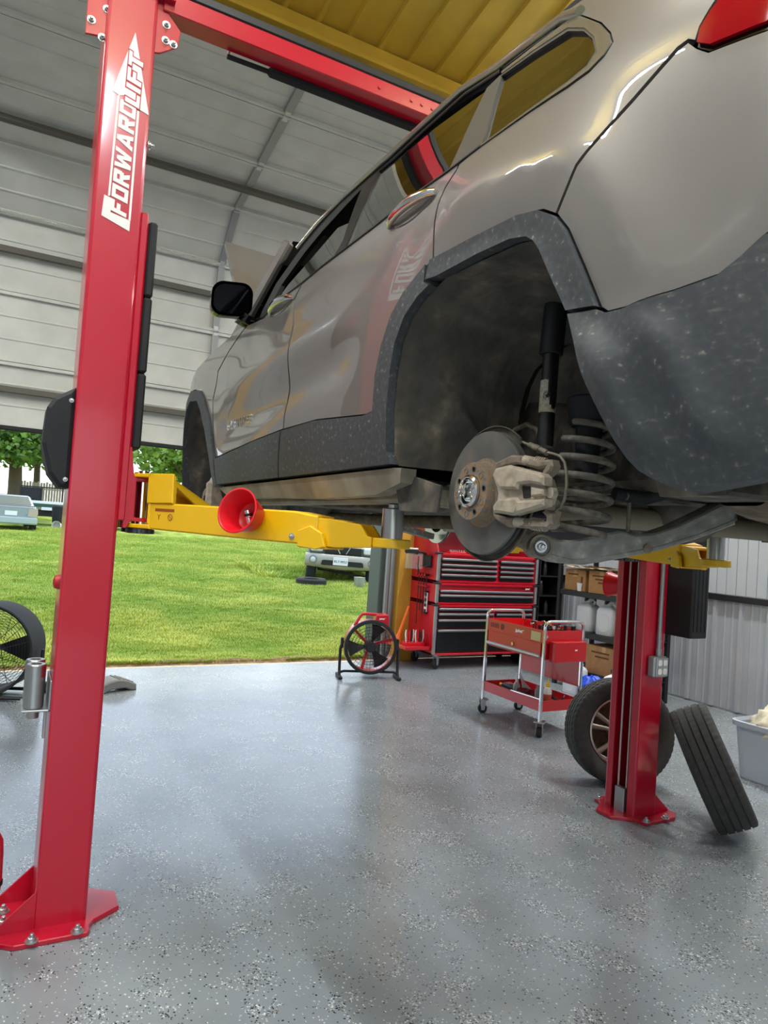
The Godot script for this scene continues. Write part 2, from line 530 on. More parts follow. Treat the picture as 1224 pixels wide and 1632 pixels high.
# ---------------------------------------------------------------- camera, sky, lamps
func make_view() -> void:
	var cam := Camera3D.new()
	cam.name = "camera"
	CB = Basis(Vector3.UP, deg_to_rad(-28.185)) * Basis(Vector3.RIGHT, deg_to_rad(1.734)) * Basis(Vector3.BACK, deg_to_rad(3.887))
	cam.transform = Transform3D(CB, EYE)
	cam.fov = rad_to_deg(2.0 * atan(816.0 / F))
	cam.near = 0.03
	cam.far = 300.0
	add_child(cam)
	cam.current = true
	var env := Environment.new()
	env.background_mode = Environment.BG_SKY
	var sky := Sky.new()
	var sm := ProceduralSkyMaterial.new()
	sm.sky_top_color = Color(0.66, 0.76, 0.88)
	sm.sky_horizon_color = Color(0.93, 0.95, 0.97)
	sm.sky_curve = 0.2
	sm.ground_bottom_color = Color(0.3, 0.35, 0.2)
	sm.ground_horizon_color = Color(0.6, 0.65, 0.55)
	sm.energy_multiplier = 1.0
	sky.sky_material = sm
	env.sky = sky
	env.background_energy_multiplier = 1.5
	env.tonemap_mode = Environment.TONE_MAPPER_LINEAR
	env.tonemap_exposure = 1.9
	env.sdfgi_enabled = true
	env.ssao_enabled = true
	env.ssil_enabled = true
	var we := WorldEnvironment.new()
	we.name = "world_environment"
	we.environment = env
	add_child(we)
	var sun := DirectionalLight3D.new()      # high hazy sun
	sun.name = "sun"
	sun.light_energy = 0.6
	sun.light_color = Color(1.0, 0.96, 0.88)
	sun.light_angular_distance = 20.0
	sun.shadow_enabled = true
	sun.rotation_degrees = Vector3(-62, 150, 0)
	add_child(sun)

func roof_y(z: float) -> float:
	return 5.5 + 0.2 * (z + 7.95) if z < -1.0 else 6.89 - 0.2 * (z + 1.0)

# the shop's LED fittings hang under the roof
func make_lamps() -> void:
	var spots := [Vector3(-2.2, 0, -5.2), Vector3(-2.2, 0, -2.4), Vector3(-2.2, 0, 0.6), Vector3(0.5, 0, -1.2), Vector3(0.5, 0, 1.8), Vector3(3.9, 0, 1.2), Vector3(5.5, 0, -1.8), Vector3(5.5, 0, -4.4), Vector3(5.6, 0, -6.6)]
	for i in spots.size():
		var p: Vector3 = spots[i]
		p.y = roof_y(p.z) - 0.55
		var t := thing("ceiling_lamp", "white LED strip lamp hung below the yellow roof", "lamp", p, 0.0, "LED strip lamps under the roof")
		var s := nb()
		bx(s, Vector3(0, 0.045, 0), Vector3(0.12, 0.07, 1.24), 0.01)
		obj("housing", s, "lamp_body", t)
		s = nb()
		bx(s, Vector3(0, 0.0, 0), Vector3(0.06, 0.02, 1.2), 0.004)
		obj("diffuser", s, "led", t)
		s = nb()
		bx(s, Vector3(0, 0.085, 0), Vector3(0.1, 0.012, 1.2), 0.003)
		obj("upper_diffuser", s, "led", t)
		for k in [-0.5, 0.5]:
			s = nb()
			tube(s, [Vector3(0, 0.08, k), Vector3(0, 0.53 + (0.2 * k if p.z < -1.0 else -0.2 * k), k)], 0.004, 5)
			obj("hanger", s, "galv", t)
		var l := AreaLight3D.new()
		l.name = "lamp_light"
		l.area_size = Vector2(0.06, 1.2)
		l.light_energy = LAMP_POWER
		l.light_color = Color(0.93, 0.97, 1.0)
		l.area_range = 40.0
		l.area_attenuation = 2.0
		l.shadow_enabled = true
		l.position = Vector3(0, -0.015, 0)
		l.rotation_degrees = Vector3(-90, 0, 0)
		t.add_child(l)
		var u: AreaLight3D = l.duplicate()
		u.name = "upper_lamp_light"
		u.area_size = Vector2(0.1, 1.2)
		u.light_energy = LAMP_POWER * 0.4
		u.position = Vector3(0, 0.1, 0)
		u.rotation_degrees = Vector3(90, 0, 0)
		t.add_child(u)
const LAMP_POWER := 6.0

# one ribbed metal sheet: a trapezoid profile across u, extruded along v
func ribbed(s: SurfaceTool, o: Vector3, u: Vector3, v: Vector3, n: Vector3, width: float, h0: Callable, h1: Callable, pitch := 0.305, rib := 0.028, minor := true) -> void:
	var prof := []
	var k := 0
	var x := 0.0
	while x < width - 0.001:
		prof.append(Vector2(x, 0))
		prof.append(Vector2(x + 0.012, rib))
		prof.append(Vector2(x + 0.045, rib))
		prof.append(Vector2(x + 0.057, 0))
		if minor:
			for m in [0.125, 0.215]:
				prof.append(Vector2(x + m, 0))
				prof.append(Vector2(x + m + 0.007, 0.006))
				prof.append(Vector2(x + m + 0.018, 0.006))
				prof.append(Vector2(x + m + 0.025, 0))
		x += pitch
		k += 1
	prof.append(Vector2(minf(x, width), 0))
	for i in prof.size() - 1:
		var a: Vector2 = prof[i]
		var b: Vector2 = prof[i + 1]
		if a.x > width or b.x > width + 0.001:
			continue
		oquad(s, o + u * a.x + n * a.y + v * h0.call(a.x), o + u * b.x + n * b.y + v * h0.call(b.x), o + u * b.x + n * b.y + v * h1.call(b.x), o + u * a.x + n * a.y + v * h1.call(a.x), n)

func make_room() -> void:
	# floor slab
	var s := nb()
	bx(s, Vector3(0.9, -0.1, -1.93), Vector3(11.86, 0.2, 11.86))
	var fl := struct("floor", s, "floor")
	s = nb()
	bx(s, Vector3(1.9, -0.105, -7.905), Vector3(9.8, 0.2, 0.09), 0.012)
	obj("slab_lip", s, "slab_edge", fl)
	# right wall: backing, wainscot sheets, upper liner boards, black rail between
	s = nb()
	bx(s, Vector3(6.9, 2.75, -1.95), Vector3(0.2, 5.5, 12.1))
	prism(s, [Vector2(-8.0, 5.5), Vector2(-1.0, 6.93), Vector2(4.1, 5.9), Vector2(4.1, 5.5)], 6.8, 7.0, Transform3D(Basis(Vector3.BACK, Vector3.UP, Vector3.RIGHT), Vector3.ZERO))
	var wr := struct("wall_right", s, "wall_light")
	var y0 := func(_x: float) -> float: return 0.0
	var zz := -7.93
	var i := 0
	while zz < 3.9:
		s = nb()
		var w := minf(0.915, 3.98 - zz)
		ribbed(s, Vector3(6.79, 0.02, zz + 0.205), Vector3.BACK, Vector3.UP, Vector3.LEFT, w, y0, func(_x: float) -> float: return 1.15)
		obj("panel", s, "wall_grey", wr)
		zz += 0.915
	zz = -7.93
	while zz < 3.9:
		s = nb()
		var zc := zz + 0.057
		bx(s, Vector3(6.79, (1.21 + roof_y(zc) - 0.06) * 0.5, zc), Vector3(0.024, roof_y(zc) - 1.27, 0.110), 0.004)
		obj("board", s, "wall_light", wr)
		zz += 0.1145
	s = nb()
	bx(s, Vector3(6.77, 1.185, -1.95), Vector3(0.06, 0.07, 11.9), 0.006)
	obj("rail", s, "black", wr)
	s = nb()
	bar(s, Vector3(6.74, 1.2, -2.9), Vector3(6.74, 3.4, -4.6), 0.05, 0.07, Vector3.RIGHT)
	obj("brace", s, "black", wr)
	# left wall
	s = nb()
	bx(s, Vector3(-5.1, 2.75, -1.95), Vector3(0.2, 5.5, 12.1))
	prism(s, [Vector2(-8.0, 5.5), Vector2(-1.0, 6.93), Vector2(4.1, 5.9), Vector2(4.1, 5.5)], -5.2, -5.0, Transform3D(Basis(Vector3.BACK, Vector3.UP, Vector3.RIGHT), Vector3.ZERO))
	var wl := struct("wall_left", s, "wall_light")
	zz = -7.93
	while zz < 3.9:
		s = nb()
		ribbed(s, Vector3(-4.995, 0.02, zz), Vector3.BACK, Vector3.UP, Vector3.RIGHT, minf(0.915, 3.98 - zz), y0, func(_x: float) -> float: return 5.4)
		obj("panel", s, "wall_grey", wl)
		zz += 0.915
	# back wall around the bay door opening (X -0.5 to 4.45, up to 4.5 m)
	s = nb()
	bx(s, Vector3(5.7, 2.75, -8.05), Vector3(2.6, 5.5, 0.2))
	bx(s, Vector3(-2.85, 2.75, -8.05), Vector3(4.5, 5.5, 0.2))
	bx(s, Vector3(1.9, 5.05, -8.05), Vector3(5.0, 0.9, 0.2))
	var wb := struct("wall_back", s, "wall_light")
	for p in [[4.75, 6.75, 0.02, 5.4], [-5.0, -0.6, 0.02, 5.4]]:
		var x: float = p[0]
		while x < p[1] - 0.02:
			s = nb()
			ribbed(s, Vector3(x, p[2], -7.945), Vector3.RIGHT, Vector3.UP, Vector3.BACK, minf(0.915, p[1] - x), y0, func(_x: float) -> float: return 5.4)
			obj("panel", s, "wall_grey", wb)
			x += 0.915
	# front wall, behind the camera: one open bay
	s = nb()
	for p in [[-4.6, 0.8], [4.0, 5.6]]:
		bx(s, Vector3(p[0], 2.95, 4.1), Vector3(p[1], 5.9, 0.2))
	bx(s, Vector3(0.9, 4.45, 4.1), Vector3(12.0, 2.9, 0.2))
	struct("wall_front", s, "wall_light")
	# roof: yellow ribbed sheets on purlins
	s = nb()
	for k in 2:
		var z0 := -8.3 if k == 0 else -1.0
		var z1 := -1.0 if k == 0 else 4.4
		var a := roof_y(z0) + 0.08
		var b := roof_y(z1) + 0.08
		prism(s, [Vector2(z0, a), Vector2(z1, b), Vector2(z1, b + 0.1), Vector2(z0, a + 0.1)], -5.3, 7.1, Transform3D(Basis(Vector3.BACK, Vector3.UP, Vector3.RIGHT), Vector3.ZERO))
	var ce := struct("ceiling", s, "wall_light")
	for k in 2:
		var z0 := -7.95 if k == 0 else -1.0
		var z1 := -1.0 if k == 0 else 4.0
		var a := Vector3(0, roof_y(z0) + 0.05, z0)
		var b := Vector3(0, roof_y(z1) + 0.05, z1)
		var v := (b - a).normalized()
		var ln := (b - a).length()
		var nn := Vector3.RIGHT.cross(v)
		if nn.y > 0:
			nn = -nn
		var x := -5.0
		while x < 6.75:
			s = nb()
			ribbed(s, Vector3(x, a.y, a.z), Vector3.RIGHT, v, nn, minf(0.915, 6.79 - x), y0, func(_x: float) -> float: return ln, 0.305, 0.03, false)
			obj("roof_panel", s, "ceil_yellow", ce)
			x += 0.915
	for z in [-7.6, -5.62, -3.6, -1.6, 0.6, 2.6]:
		s = nb()
		var y := roof_y(z)
		var sl := 0.2 if z < -1.0 else -0.2
		bx(s, Vector3(0.9, y - 0.08, z), Vector3(11.7, 0.2, 0.012))
		bx(s, Vector3(0.9, y - 0.178, z + 0.04), Vector3(11.7, 0.012, 0.08))
		bx(s, Vector3(0.9, y + 0.02, z - 0.04), Vector3(11.7, 0.012, 0.08))
		bx(s, Vector3(0.9, y - 0.165, z + 0.08), Vector3(11.7, 0.035, 0.01))
		obj("purlin", s, "ceil_yellow", ce)
	# door jambs
	s = nb()
	bx(s, Vector3(4.62, 2.3, -7.88), Vector3(0.3, 4.6, 0.12), 0.01)
	struct("trim_1", s, "jamb_yellow")
	s = nb()
	bx(s, Vector3(4.31, 2.25, -8.05), Vector3(0.16, 4.5, 0.3), 0.008)
	struct("trim_2", s, "jamb_green")
	s = nb()
	bx(s, Vector3(-0.58, 2.3, -7.9), Vector3(0.2, 4.6, 0.3), 0.01)
	struct("trim_3", s, "jamb_yellow")

# profile of the bay door's track: distance along it -> (z, y) and its slope
func track(d: float) -> Array:
	# vertical to y 4.42 at z -7.83, an arc of radius 0.95, then up along the roof at 11.3 degrees
	var yv := 4.22
	var R := 0.77
	var th := deg_to_rad(90.0 - 11.3)
	var l0 := yv
	var l1 := l0 + R * th
	if d < l0:
		return [Vector2(-7.83, d), Vector2(0, 1)]
	if d < l1:
		var a := (d - l0) / R
		return [Vector2(-7.83 + R * (1 - cos(a)), yv + R * sin(a)), Vector2(sin(a), cos(a))]
	var e := Vector2(-7.83 + R * (1 - cos(th)), yv + R * sin(th))
	var t := Vector2(sin(th), cos(th))
	return [e + t * (d - l1), t]

func make_door() -> void:
	var t := Node3D.new()
	t.name = "door_1"
	add_child(t)
	t.set_meta("kind", "structure")
	t.set_meta("label", "white steel sectional bay door rolled halfway up on its track")
	var x0 := -0.48
	var x1 := 4.22
	var d0 := 2.42
	var secs := [0.63, 0.69, 0.76, 0.70, 0.76, 0.71, 0.5]
	var d := d0
	for k in secs.size():
		var ln: float = secs[k]
		var A: Vector2 = track(d + 0.004)[0]
		var B: Vector2 = track(d + ln - 0.004)[0]
		var u := (B - A).normalized()
		var nrm := Vector2(u.y, -u.x)      # towards the room: (z, y)
		if nrm.x < 0 and absf(u.x) < 0.5:
			nrm = -nrm
		elif nrm.y > 0 and absf(u.x) >= 0.5:
			nrm = -nrm
		var L := (B - A).length()
		# section skin with shallow embossed lines and turned rims, extruded across the opening
		var prof := [Vector2(0, 0.035), Vector2(0.03, 0.035), Vector2(0.032, 0.0)]
		for q in [0.33, 0.66]:
			prof.append_array([Vector2(L * q - 0.012, 0.0), Vector2(L * q - 0.006, 0.008), Vector2(L * q + 0.006, 0.008), Vector2(L * q + 0.012, 0.0)])
		prof.append_array([Vector2(L - 0.032, 0.0), Vector2(L - 0.03, 0.035), Vector2(L, 0.035), Vector2(L, -0.012), Vector2(0, -0.012)])
		var poly := []
		for p in prof:
			var w: Vector2 = A + u * p.x + nrm * p.y
			poly.append(w)
		var s := nb()
		prism(s, poly, x0, x1, Transform3D(Basis(Vector3.BACK, Vector3.UP, Vector3.RIGHT), Vector3.ZERO))
		var sec := obj("section", s, "door_panel", t)
		# stiles of galvanised steel
		for sx in [x0 + 0.05, 1.89, x1 - 0.05]:
			s = nb()
			var c := A + u * L * 0.5 + nrm * 0.028
			bx(s, Vector3(sx, c.y, c.x), Vector3(0.075, 0.03, L - 0.06), 0.004, Basis(Vector3.RIGHT, Vector3(0, nrm.y, nrm.x), Vector3(0, u.y, u.x)))
			obj("stile", s, "door_steel", sec)
			s = nb()
			var h := A + nrm * 0.042
			var hb := Basis(Vector3.RIGHT, Vector3(0, nrm.y, nrm.x), Vector3(0, u.y, u.x))
			bx(s, Vector3(sx, h.y, h.x), Vector3(0.05, 0.008, 0.12), 0.002, hb)
			tube(s, [Vector3(sx - 0.03, h.y, h.x) + hb.y * 0.01, Vector3(sx + 0.03, h.y, h.x) + hb.y * 0.01], 0.01, 8)
			obj("hinge", s, "zinc", sec)
		# stiffening struts
		if k in [0, 2, 4]:
			s = nb()
			var c := A + u * (0.35 if k == 0 else 0.39) + nrm * 0.06
			var hb := Basis(Vector3.RIGHT, Vector3(0, nrm.y, nrm.x), Vector3(0, u.y, u.x))
			bx(s, Vector3((x0 + x1) * 0.5, c.y, c.x), Vector3(x1 - x0 - 0.06, 0.05, 0.06), 0.004, hb)
			obj("strut", s, "door_dark", sec)
		if k == 3:
			s = nb()
			var c := A + u * 0.02 + nrm * 0.05
			var hb := Basis(Vector3.RIGHT, Vector3(0, nrm.y, nrm.x), Vector3(0, u.y, u.x))
			bx(s, Vector3(x0 + 1.2, c.y, c.x), Vector3(2.3, 0.02, 0.04), 0.003, hb)
			obj("reflective_tape", s, "foil", sec)
		d += ln
	# tracks
	for sx in [x0 - 0.06, x1 + 0.08]:
		var pts := []
		var q := 0.05
		while q < 7.4:
			var p: Vector2 = track(q)[0]
			pts.append(Vector3(sx, p.y, p.x))
			q += 0.12 if q > 4.1 and q < 5.7 else 0.6
		var s := nb()
		for e in pts.size() - 1:
			bar(s, pts[e], pts[e + 1], 0.05, 0.035, Vector3.RIGHT)
		obj("track", s, "galv", t)
	# bottom seal
	var s := nb()
	bx(s, Vector3((x0 + x1) * 0.5, d0 - 0.02, -7.82), Vector3(x1 - x0, 0.04, 0.05), 0.008)
	obj("bottom_seal", s, "rubber", t)

# ---------------------------------------------------------------- the two-post lift
const XZ := Basis(Vector3.RIGHT, Vector3.BACK, Vector3.UP)     # polygon (x, z) pushed along y

func post_poly(xo: float, xi: float, zf: float, zb: float) -> Array:
	var sg := 1.0 if xi > xo else -1.0
	var t := 0.009
	var lip := 0.055
	var c := 0.014
	var p := [Vector2(xi, zb + lip)]
	for q in [[xi, zb, -1, 1, 0], [xo, zb, 1, 1, 1], [xo, zf, 1, -1, 0], [xi, zf, -1, -1, 1]]:
		var ctr := Vector2(q[0] + sg * q[2] * c, q[1] + q[3] * c)
		for k in 4:
			var a := PI * 0.5 * k / 3.0
			var v := Vector2(-sg * q[2] * cos(a), -q[3] * sin(a)) if q[4] == 0 else Vector2(-sg * q[2] * sin(a), -q[3] * cos(a))
			p.append(ctr + v * c)
	p.append_array([Vector2(xi, zf - lip), Vector2(xi - sg * t, zf - lip), Vector2(xi - sg * t, zf - t), Vector2(xo + sg * t, zf - t), Vector2(xo + sg * t, zb + t), Vector2(xi - sg * t, zb + t), Vector2(xi - sg * t, zb + lip)])
	return p

func lift_adapter(nm: String, label: String, base: Vector3, h: float, stem: float, group := "") -> Node3D:
	var t := thing(nm, label, "lift adapter", base, 0.0, group)
	var s := nb()
	lathe(s, [Vector2(0, 0), Vector2(0.033, 0), Vector2(0.036, 0.004), Vector2(0.036, h - 0.004), Vector2(0.033, h), Vector2(0.02, h), Vector2(0.02, h - 0.01), Vector2(0, h - 0.01)], Transform3D.IDENTITY, 28)
	obj("sleeve", s, "steel", t)
	if stem > 0.0:
		s = nb()
		lathe(s, [Vector2(0.017, h - 0.01), Vector2(0.017, h + 0.012), Vector2(0.012, h + 0.016), Vector2(0.012, h + stem)], Transform3D.IDENTITY, 16)
		obj("screw_stem", s, "zinc", t)
		s = nb()
		bx(s, Vector3(-0.012, h + stem + 0.012, 0), Vector3(0.1, 0.024, 0.085), 0.008)
		bx(s, Vector3(-0.058, h + stem + 0.022, 0), Vector3(0.012, 0.042, 0.085), 0.004)
		obj("pad", s, "pad_grey", t)
	else:
		s = nb()
		lathe(s, [Vector2(0, -0.04), Vector2(0.02, -0.04), Vector2(0.022, -0.036), Vector2(0.022, 0), Vector2(0, 0)], Transform3D.IDENTITY, 18)
		obj("spigot", s, "steel", t)
	return t

# a swing arm from pin A to adapter B: yoke, tube, telescoping end and ring; s runs from A to B
func swing_arm(post: Node3D, label: String, A: Vector3, B: Vector3, marks := false) -> void:
	var d := Vector3(B.x - A.x, 0, B.z - A.z)
	var L := d.length()
	var k := L / 1.196
	var W := 0.062
	var I := Transform3D.IDENTITY
	var s := nb()
	prism(s, [Vector2(0.10, -0.137), Vector2(0.10, -0.03), Vector2(0.83 * k, -0.033), Vector2(0.93 * k, -0.046), Vector2(0.93 * k, -0.148), Vector2(0.60 * k, -0.146)], -0.055, 0.055, I, 0.006)
	var t := obj("lift_arm", s, "yellow", post)
	t.set_meta("label", label)
	t.position = A - post.position
	t.rotation.y = atan2(-d.z, d.x)
	# yoke: upper and lower ears around the carriage lug, cheeks joining them to the tube
	s = nb()
	prism(s, [Vector2(-0.035, 0.086), Vector2(0.125, 0.086), Vector2(0.125, 0.07), Vector2(-0.035, 0.07)], -W, W, I, 0.003)
	prism(s, [Vector2(-0.04, -0.137), Vector2(0.12, -0.137), Vector2(0.12, -0.12), Vector2(-0.04, -0.12)], -W, W, I, 0.003)
	bx(s, Vector3(0.105, -0.02, 0), Vector3(0.012, 0.19, 2 * W - 0.01), 0.002)
	if marks:
		prism(s, [Vector2(0.095, 0.086), Vector2(0.235, 0.086), Vector2(0.24, -0.03), Vector2(0.095, -0.034)], W - 0.012, W, I, 0.003)
	else:
		for zz in [-W + 0.006, W - 0.006]:
			prism(s, [Vector2(0.095, 0.086), Vector2(0.15, 0.086), Vector2(0.62 * k, -0.012), Vector2(0.62 * k, -0.032), Vector2(0.5 * k, -0.032), Vector2(0.17, 0.052), Vector2(0.17, -0.034), Vector2(0.095, -0.034)], zz - 0.006, zz + 0.006, I, 0.002)
		prism(s, [Vector2(0.15, 0.086), Vector2(0.62 * k, -0.012), Vector2(0.62 * k, -0.02), Vector2(0.15, 0.078)], -W, W, I, 0.001)
	obj("yoke", s, "yellow", t)
	s = nb()
	for zz in [-0.06, 0.06]:
		prism(s, [Vector2(0.86 * k, -0.156), Vector2(0.86 * k, -0.10), Vector2(0.91 * k, -0.081), Vector2(0.96 * k, -0.104), Vector2(0.976 * k, -0.15), Vector2(0.941 * k, -0.161)], zz - 0.007, zz + 0.007, I, 0.003)
	bx(s, Vector3(0.918 * k, -0.155, 0), Vector3(0.11 * k, 0.008, 0.12), 0.002)
	obj("collar", s, "yellow", t)
	s = nb()
	prism(s, [Vector2(0.85 * k, -0.142), Vector2(0.85 * k, -0.055), Vector2(0.968 * k, -0.053), Vector2(1.10 * k, -0.067), Vector2(1.13 * k, -0.104), Vector2(L - 0.05, -0.107), Vector2(L - 0.05, -0.140), Vector2(1.0 * k, -0.150)], -0.046, -0.034, I, 0.002)
	prism(s, [Vector2(0.85 * k, -0.142), Vector2(0.85 * k, -0.055), Vector2(0.968 * k, -0.053), Vector2(1.10 * k, -0.067), Vector2(1.13 * k, -0.104), Vector2(L - 0.05, -0.107), Vector2(L - 0.05, -0.140), Vector2(1.0 * k, -0.150)], 0.034, 0.046, I, 0.002)
	prism(s, [Vector2(0.85 * k, -0.055), Vector2(0.968 * k, -0.053), Vector2(1.04 * k, -0.06), Vector2(1.04 * k, -0.07), Vector2(0.85 * k, -0.065)], -0.04, 0.04, I)
	prism(s, [Vector2(0.85 * k, -0.142), Vector2(1.0 * k, -0.150), Vector2(L - 0.05, -0.140), Vector2(L - 0.05, -0.13), Vector2(1.0 * k, -0.14), Vector2(0.85 * k, -0.132)], -0.04, 0.04, I)
	obj("extension", s, "yellow", t)
	s = nb()
	lathe(s, [Vector2(0.037, -0.138), Vector2(0.060, -0.138), Vector2(0.063, -0.135), Vector2(0.063, -0.110), Vector2(0.060, -0.107), Vector2(0.037, -0.107), Vector2(0.037, -0.138)], Transform3D(Basis.IDENTITY, Vector3(L, 0, 0)), 32)
	obj("ring", s, "yellow", t)
	s = nb()
	cyl(s, Vector3(0, -0.15, 0), Vector3(0, 0.1, 0), 0.02, 18)
	obj("pivot_pin", s, "chrome", t)
	s = nb()
	cyl(s, Vector3(0, -0.16, 0), Vector3(0, -0.138, 0), 0.05, 20)
	for q in 12:
		var a := TAU * q / 12.0
		bx(s, Vector3(cos(a) * 0.05, -0.15, sin(a) * 0.05), Vector3(0.014, 0.018, 0.014), 0.0, Basis(Vector3.UP, -a))
	obj("restraint_gear", s, "zinc_dark", t)
	s = nb()
	hexbolt(s, Vector3(0.828 * k, -0.123, 0.055), Vector3.BACK, 0.008)
	obj("bolt", s, "zinc", t)
	s = nb()
	hexbolt(s, Vector3(0.0, 0.09, 0.0), Vector3.UP, 0.009)
	obj("bolt", s, "zinc", t)
	if marks:
		s = nb()
		bx(s, Vector3(0.195, -0.058, 0.0556), Vector3(0.105, 0.011, 0.0012))
		obj("warning_label", s, "label_orange", t)
		s = nb()
		tube(s, [Vector3(0.158, -0.075, 0.056), Vector3(0.165, -0.084, 0.056), Vector3(0.172, -0.075, 0.056)], 0.0014, 4)
		tube(s, [Vector3(0.165, -0.084, 0.056), Vector3(0.165, -0.097, 0.056)], 0.0014, 4)
		obj("pictogram", s, "label_orange", t)
		s = nb()
		var ring := []
		for q in 13:
			ring.append(Vector3(0.228 + 0.012 * cos(TAU * q / 12), -0.085 + 0.012 * sin(TAU * q / 12), 0.056))
		tube(s, ring, 0.0014, 4)
		tube(s, [Vector3(0.220, -0.078, 0.056), Vector3(0.236, -0.093, 0.056)], 0.0014, 4)
		obj("pictogram", s, "label_orange", t)

func base_plate(s: SurfaceTool, xo: float, xi: float, zf: float, zb: float) -> void:
	var sg := 1.0 if xi > xo else -1.0
	var pts := [[-0.13, 0.045], [-0.065, 0.09], [0.185, 0.09], [0.195, 0.075], [0.197, 0.04], [0.215, 0.01], [0.245, -0.01], [0.32, -0.06]]
	var p := []
	for q in pts:
		p.append(Vector2(xo + sg * q[0], zf + q[1]))
	for k in range(pts.size() - 1, -1, -1):
		p.append(Vector2(xo + sg * pts[k][0], zb - pts[k][1]))
	prism(s, p, 0.0, 0.02, Transform3D(XZ, Vector3.ZERO), 0.003)

# heavy block capitals out of straight strokes, in a box one unit high
func glyph(ch: String) -> Array:
	var t := 0.23
	var q := func(x0: float, y0: float, x1: float, y1: float) -> Array: return [Vector2(x0, y0), Vector2(x1, y0), Vector2(x1, y1), Vector2(x0, y1)]
	match ch:
		"F": return [0.66, q.call(0, 0, t, 1), q.call(0, 1 - t, 0.66, 1), q.call(0, 0.4, 0.56, 0.4 + t)]
		"O": return [0.74, q.call(0, 0, t, 1), q.call(0.74 - t, 0, 0.74, 1), q.call(0, 0, 0.74, t), q.call(0, 1 - t, 0.74, 1)]
		"R": return [0.74, q.call(0, 0, t, 1), q.call(0, 1 - t, 0.7, 1), q.call(0.74 - t, 0.5, 0.74, 0.95), q.call(0, 0.38, 0.7, 0.38 + t), [Vector2(0.3, 0.42), Vector2(0.56, 0.42), Vector2(0.76, 0), Vector2(0.5, 0)]]
		"W": return [1.1, [Vector2(0, 1), Vector2(0.24, 1), Vector2(0.38, 0), Vector2(0.16, 0)], [Vector2(0.2, 0), Vector2(0.4, 0), Vector2(0.62, 0.9), Vector2(0.44, 0.9)], [Vector2(0.46, 0.9), Vector2(0.64, 0.9), Vector2(0.86, 0), Vector2(0.66, 0)], [Vector2(0.7, 0), Vector2(0.9, 0), Vector2(1.1, 1), Vector2(0.86, 1)]]
		"A": return [0.84, [Vector2(0, 0), Vector2(0.25, 0), Vector2(0.5, 1), Vector2(0.3, 1)], [Vector2(0.34, 1), Vector2(0.54, 1), Vector2(0.84, 0), Vector2(0.59, 0)], q.call(0.16, 0.18, 0.68, 0.38)]
		"D": return [0.74, q.call(0, 0, t, 1), q.call(0.74 - t, 0.1, 0.74, 0.9), q.call(0, 0, 0.66, t), q.call(0, 1 - t, 0.66, 1), [Vector2(0.5, 0), Vector2(0.66, 0), Vector2(0.74, 0.12), Vector2(0.5, 0.3)], [Vector2(0.5, 1), Vector2(0.66, 1), Vector2(0.74, 0.88), Vector2(0.5, 0.7)]]
		"L": return [0.6, q.call(0, 0, t, 1), q.call(0, 0, 0.6, t)]
		"I": return [t, q.call(0, 0, t, 1)]
		"T": return [0.7, q.call(0.235, 0, 0.235 + t, 1), q.call(0, 1 - t, 0.7, 1)]
	return [0.3]
func block_text(str_: String, grow: float) -> Array:
	var s := nb()
	var x := 0.0
	for ch in str_:
		var g := glyph(ch)
		for i in range(1, g.size()):
			var pl := []
			for v in (inset(g[i], -grow) if grow > 0.0 else g[i]):
				pl.append(v + Vector2(x, 0))
			prism(s, pl, 0.0, 1.0 + 0.04 * i)
		x += g[0] + 0.12
	return [s, x - 0.12]

func post_sign(t: Node3D) -> void:
	var z := -2.979
	var W := func(x: float, y: float) -> Vector2:
		var p := on_z(x, y, z)
		return Vector2(p.x, p.y)
	var flat := func(pts: Array, lift: float, nm: String, mat: String) -> void:
		var s := nb()
		prism(s, pts, z, z + lift, Transform3D.IDENTITY)
		objw(nm, s, mat, t)
	# the arrow, the long underlines and the big foot
	flat.call([W.call(216, 52), W.call(178.5, 144), W.call(190, 152), W.call(199, 152), W.call(203, 161), W.call(218, 172), W.call(237, 184)], 0.0012, "arrow_print", "white_print")
	flat.call([W.call(187, 152), W.call(190.5, 152), W.call(175.5, 312), W.call(172, 312)], 0.0012, "line_print", "white_print")
	flat.call([W.call(218.5, 176), W.call(222, 178), W.call(208, 352), W.call(204.5, 352)], 0.0012, "line_print", "white_print")
	flat.call([W.call(166, 310), W.call(161.5, 343), W.call(206, 369), W.call(207.5, 352), W.call(176, 338), W.call(178, 316)], 0.0012, "letter_print", "white_print")
	# letters run up the post, tops to the left, slanted
	var up: Vector2 = (W.call(196, 200) - W.call(184, 330)).normalized()
	var put := func(str_: String, c: Vector2, ln: float, hgt: float, lift: float, grow: float, mat: String) -> void:
		var r := block_text(str_, grow)
		var o := obj("lettering", r[0], mat, t)
		var ex := Vector3(up.x, up.y, 0)
		var ey := Vector3(-up.y, up.x, 0)
		var bs := Basis(ex * (ln / r[1]), (ey + ex * 0.25) * hgt, Vector3(0, 0, lift))
		o.transform = t.global_transform.affine_inverse() * Transform3D(bs, Vector3(c.x, c.y, z) - bs * Vector3(r[1] * 0.5, 0.5, 0))
	var a: Vector2 = W.call(188, 345)
	var b: Vector2 = W.call(207, 165)
	put.call("FORWARD", W.call(196.5, 252), (b - a).length() * 0.98, 0.062, 0.0012, 0.0, "white_print")
	var c: Vector2 = W.call(209, 166)
	var e: Vector2 = W.call(218, 86)
	put.call("LIFT", W.call(214, 127), (e - c).length(), 0.056, 0.0016, 0.07, "red_matte")
	put.call("LIFT", W.call(214, 127), (e - c).length(), 0.056, 0.0022, 0.0, "white_print")

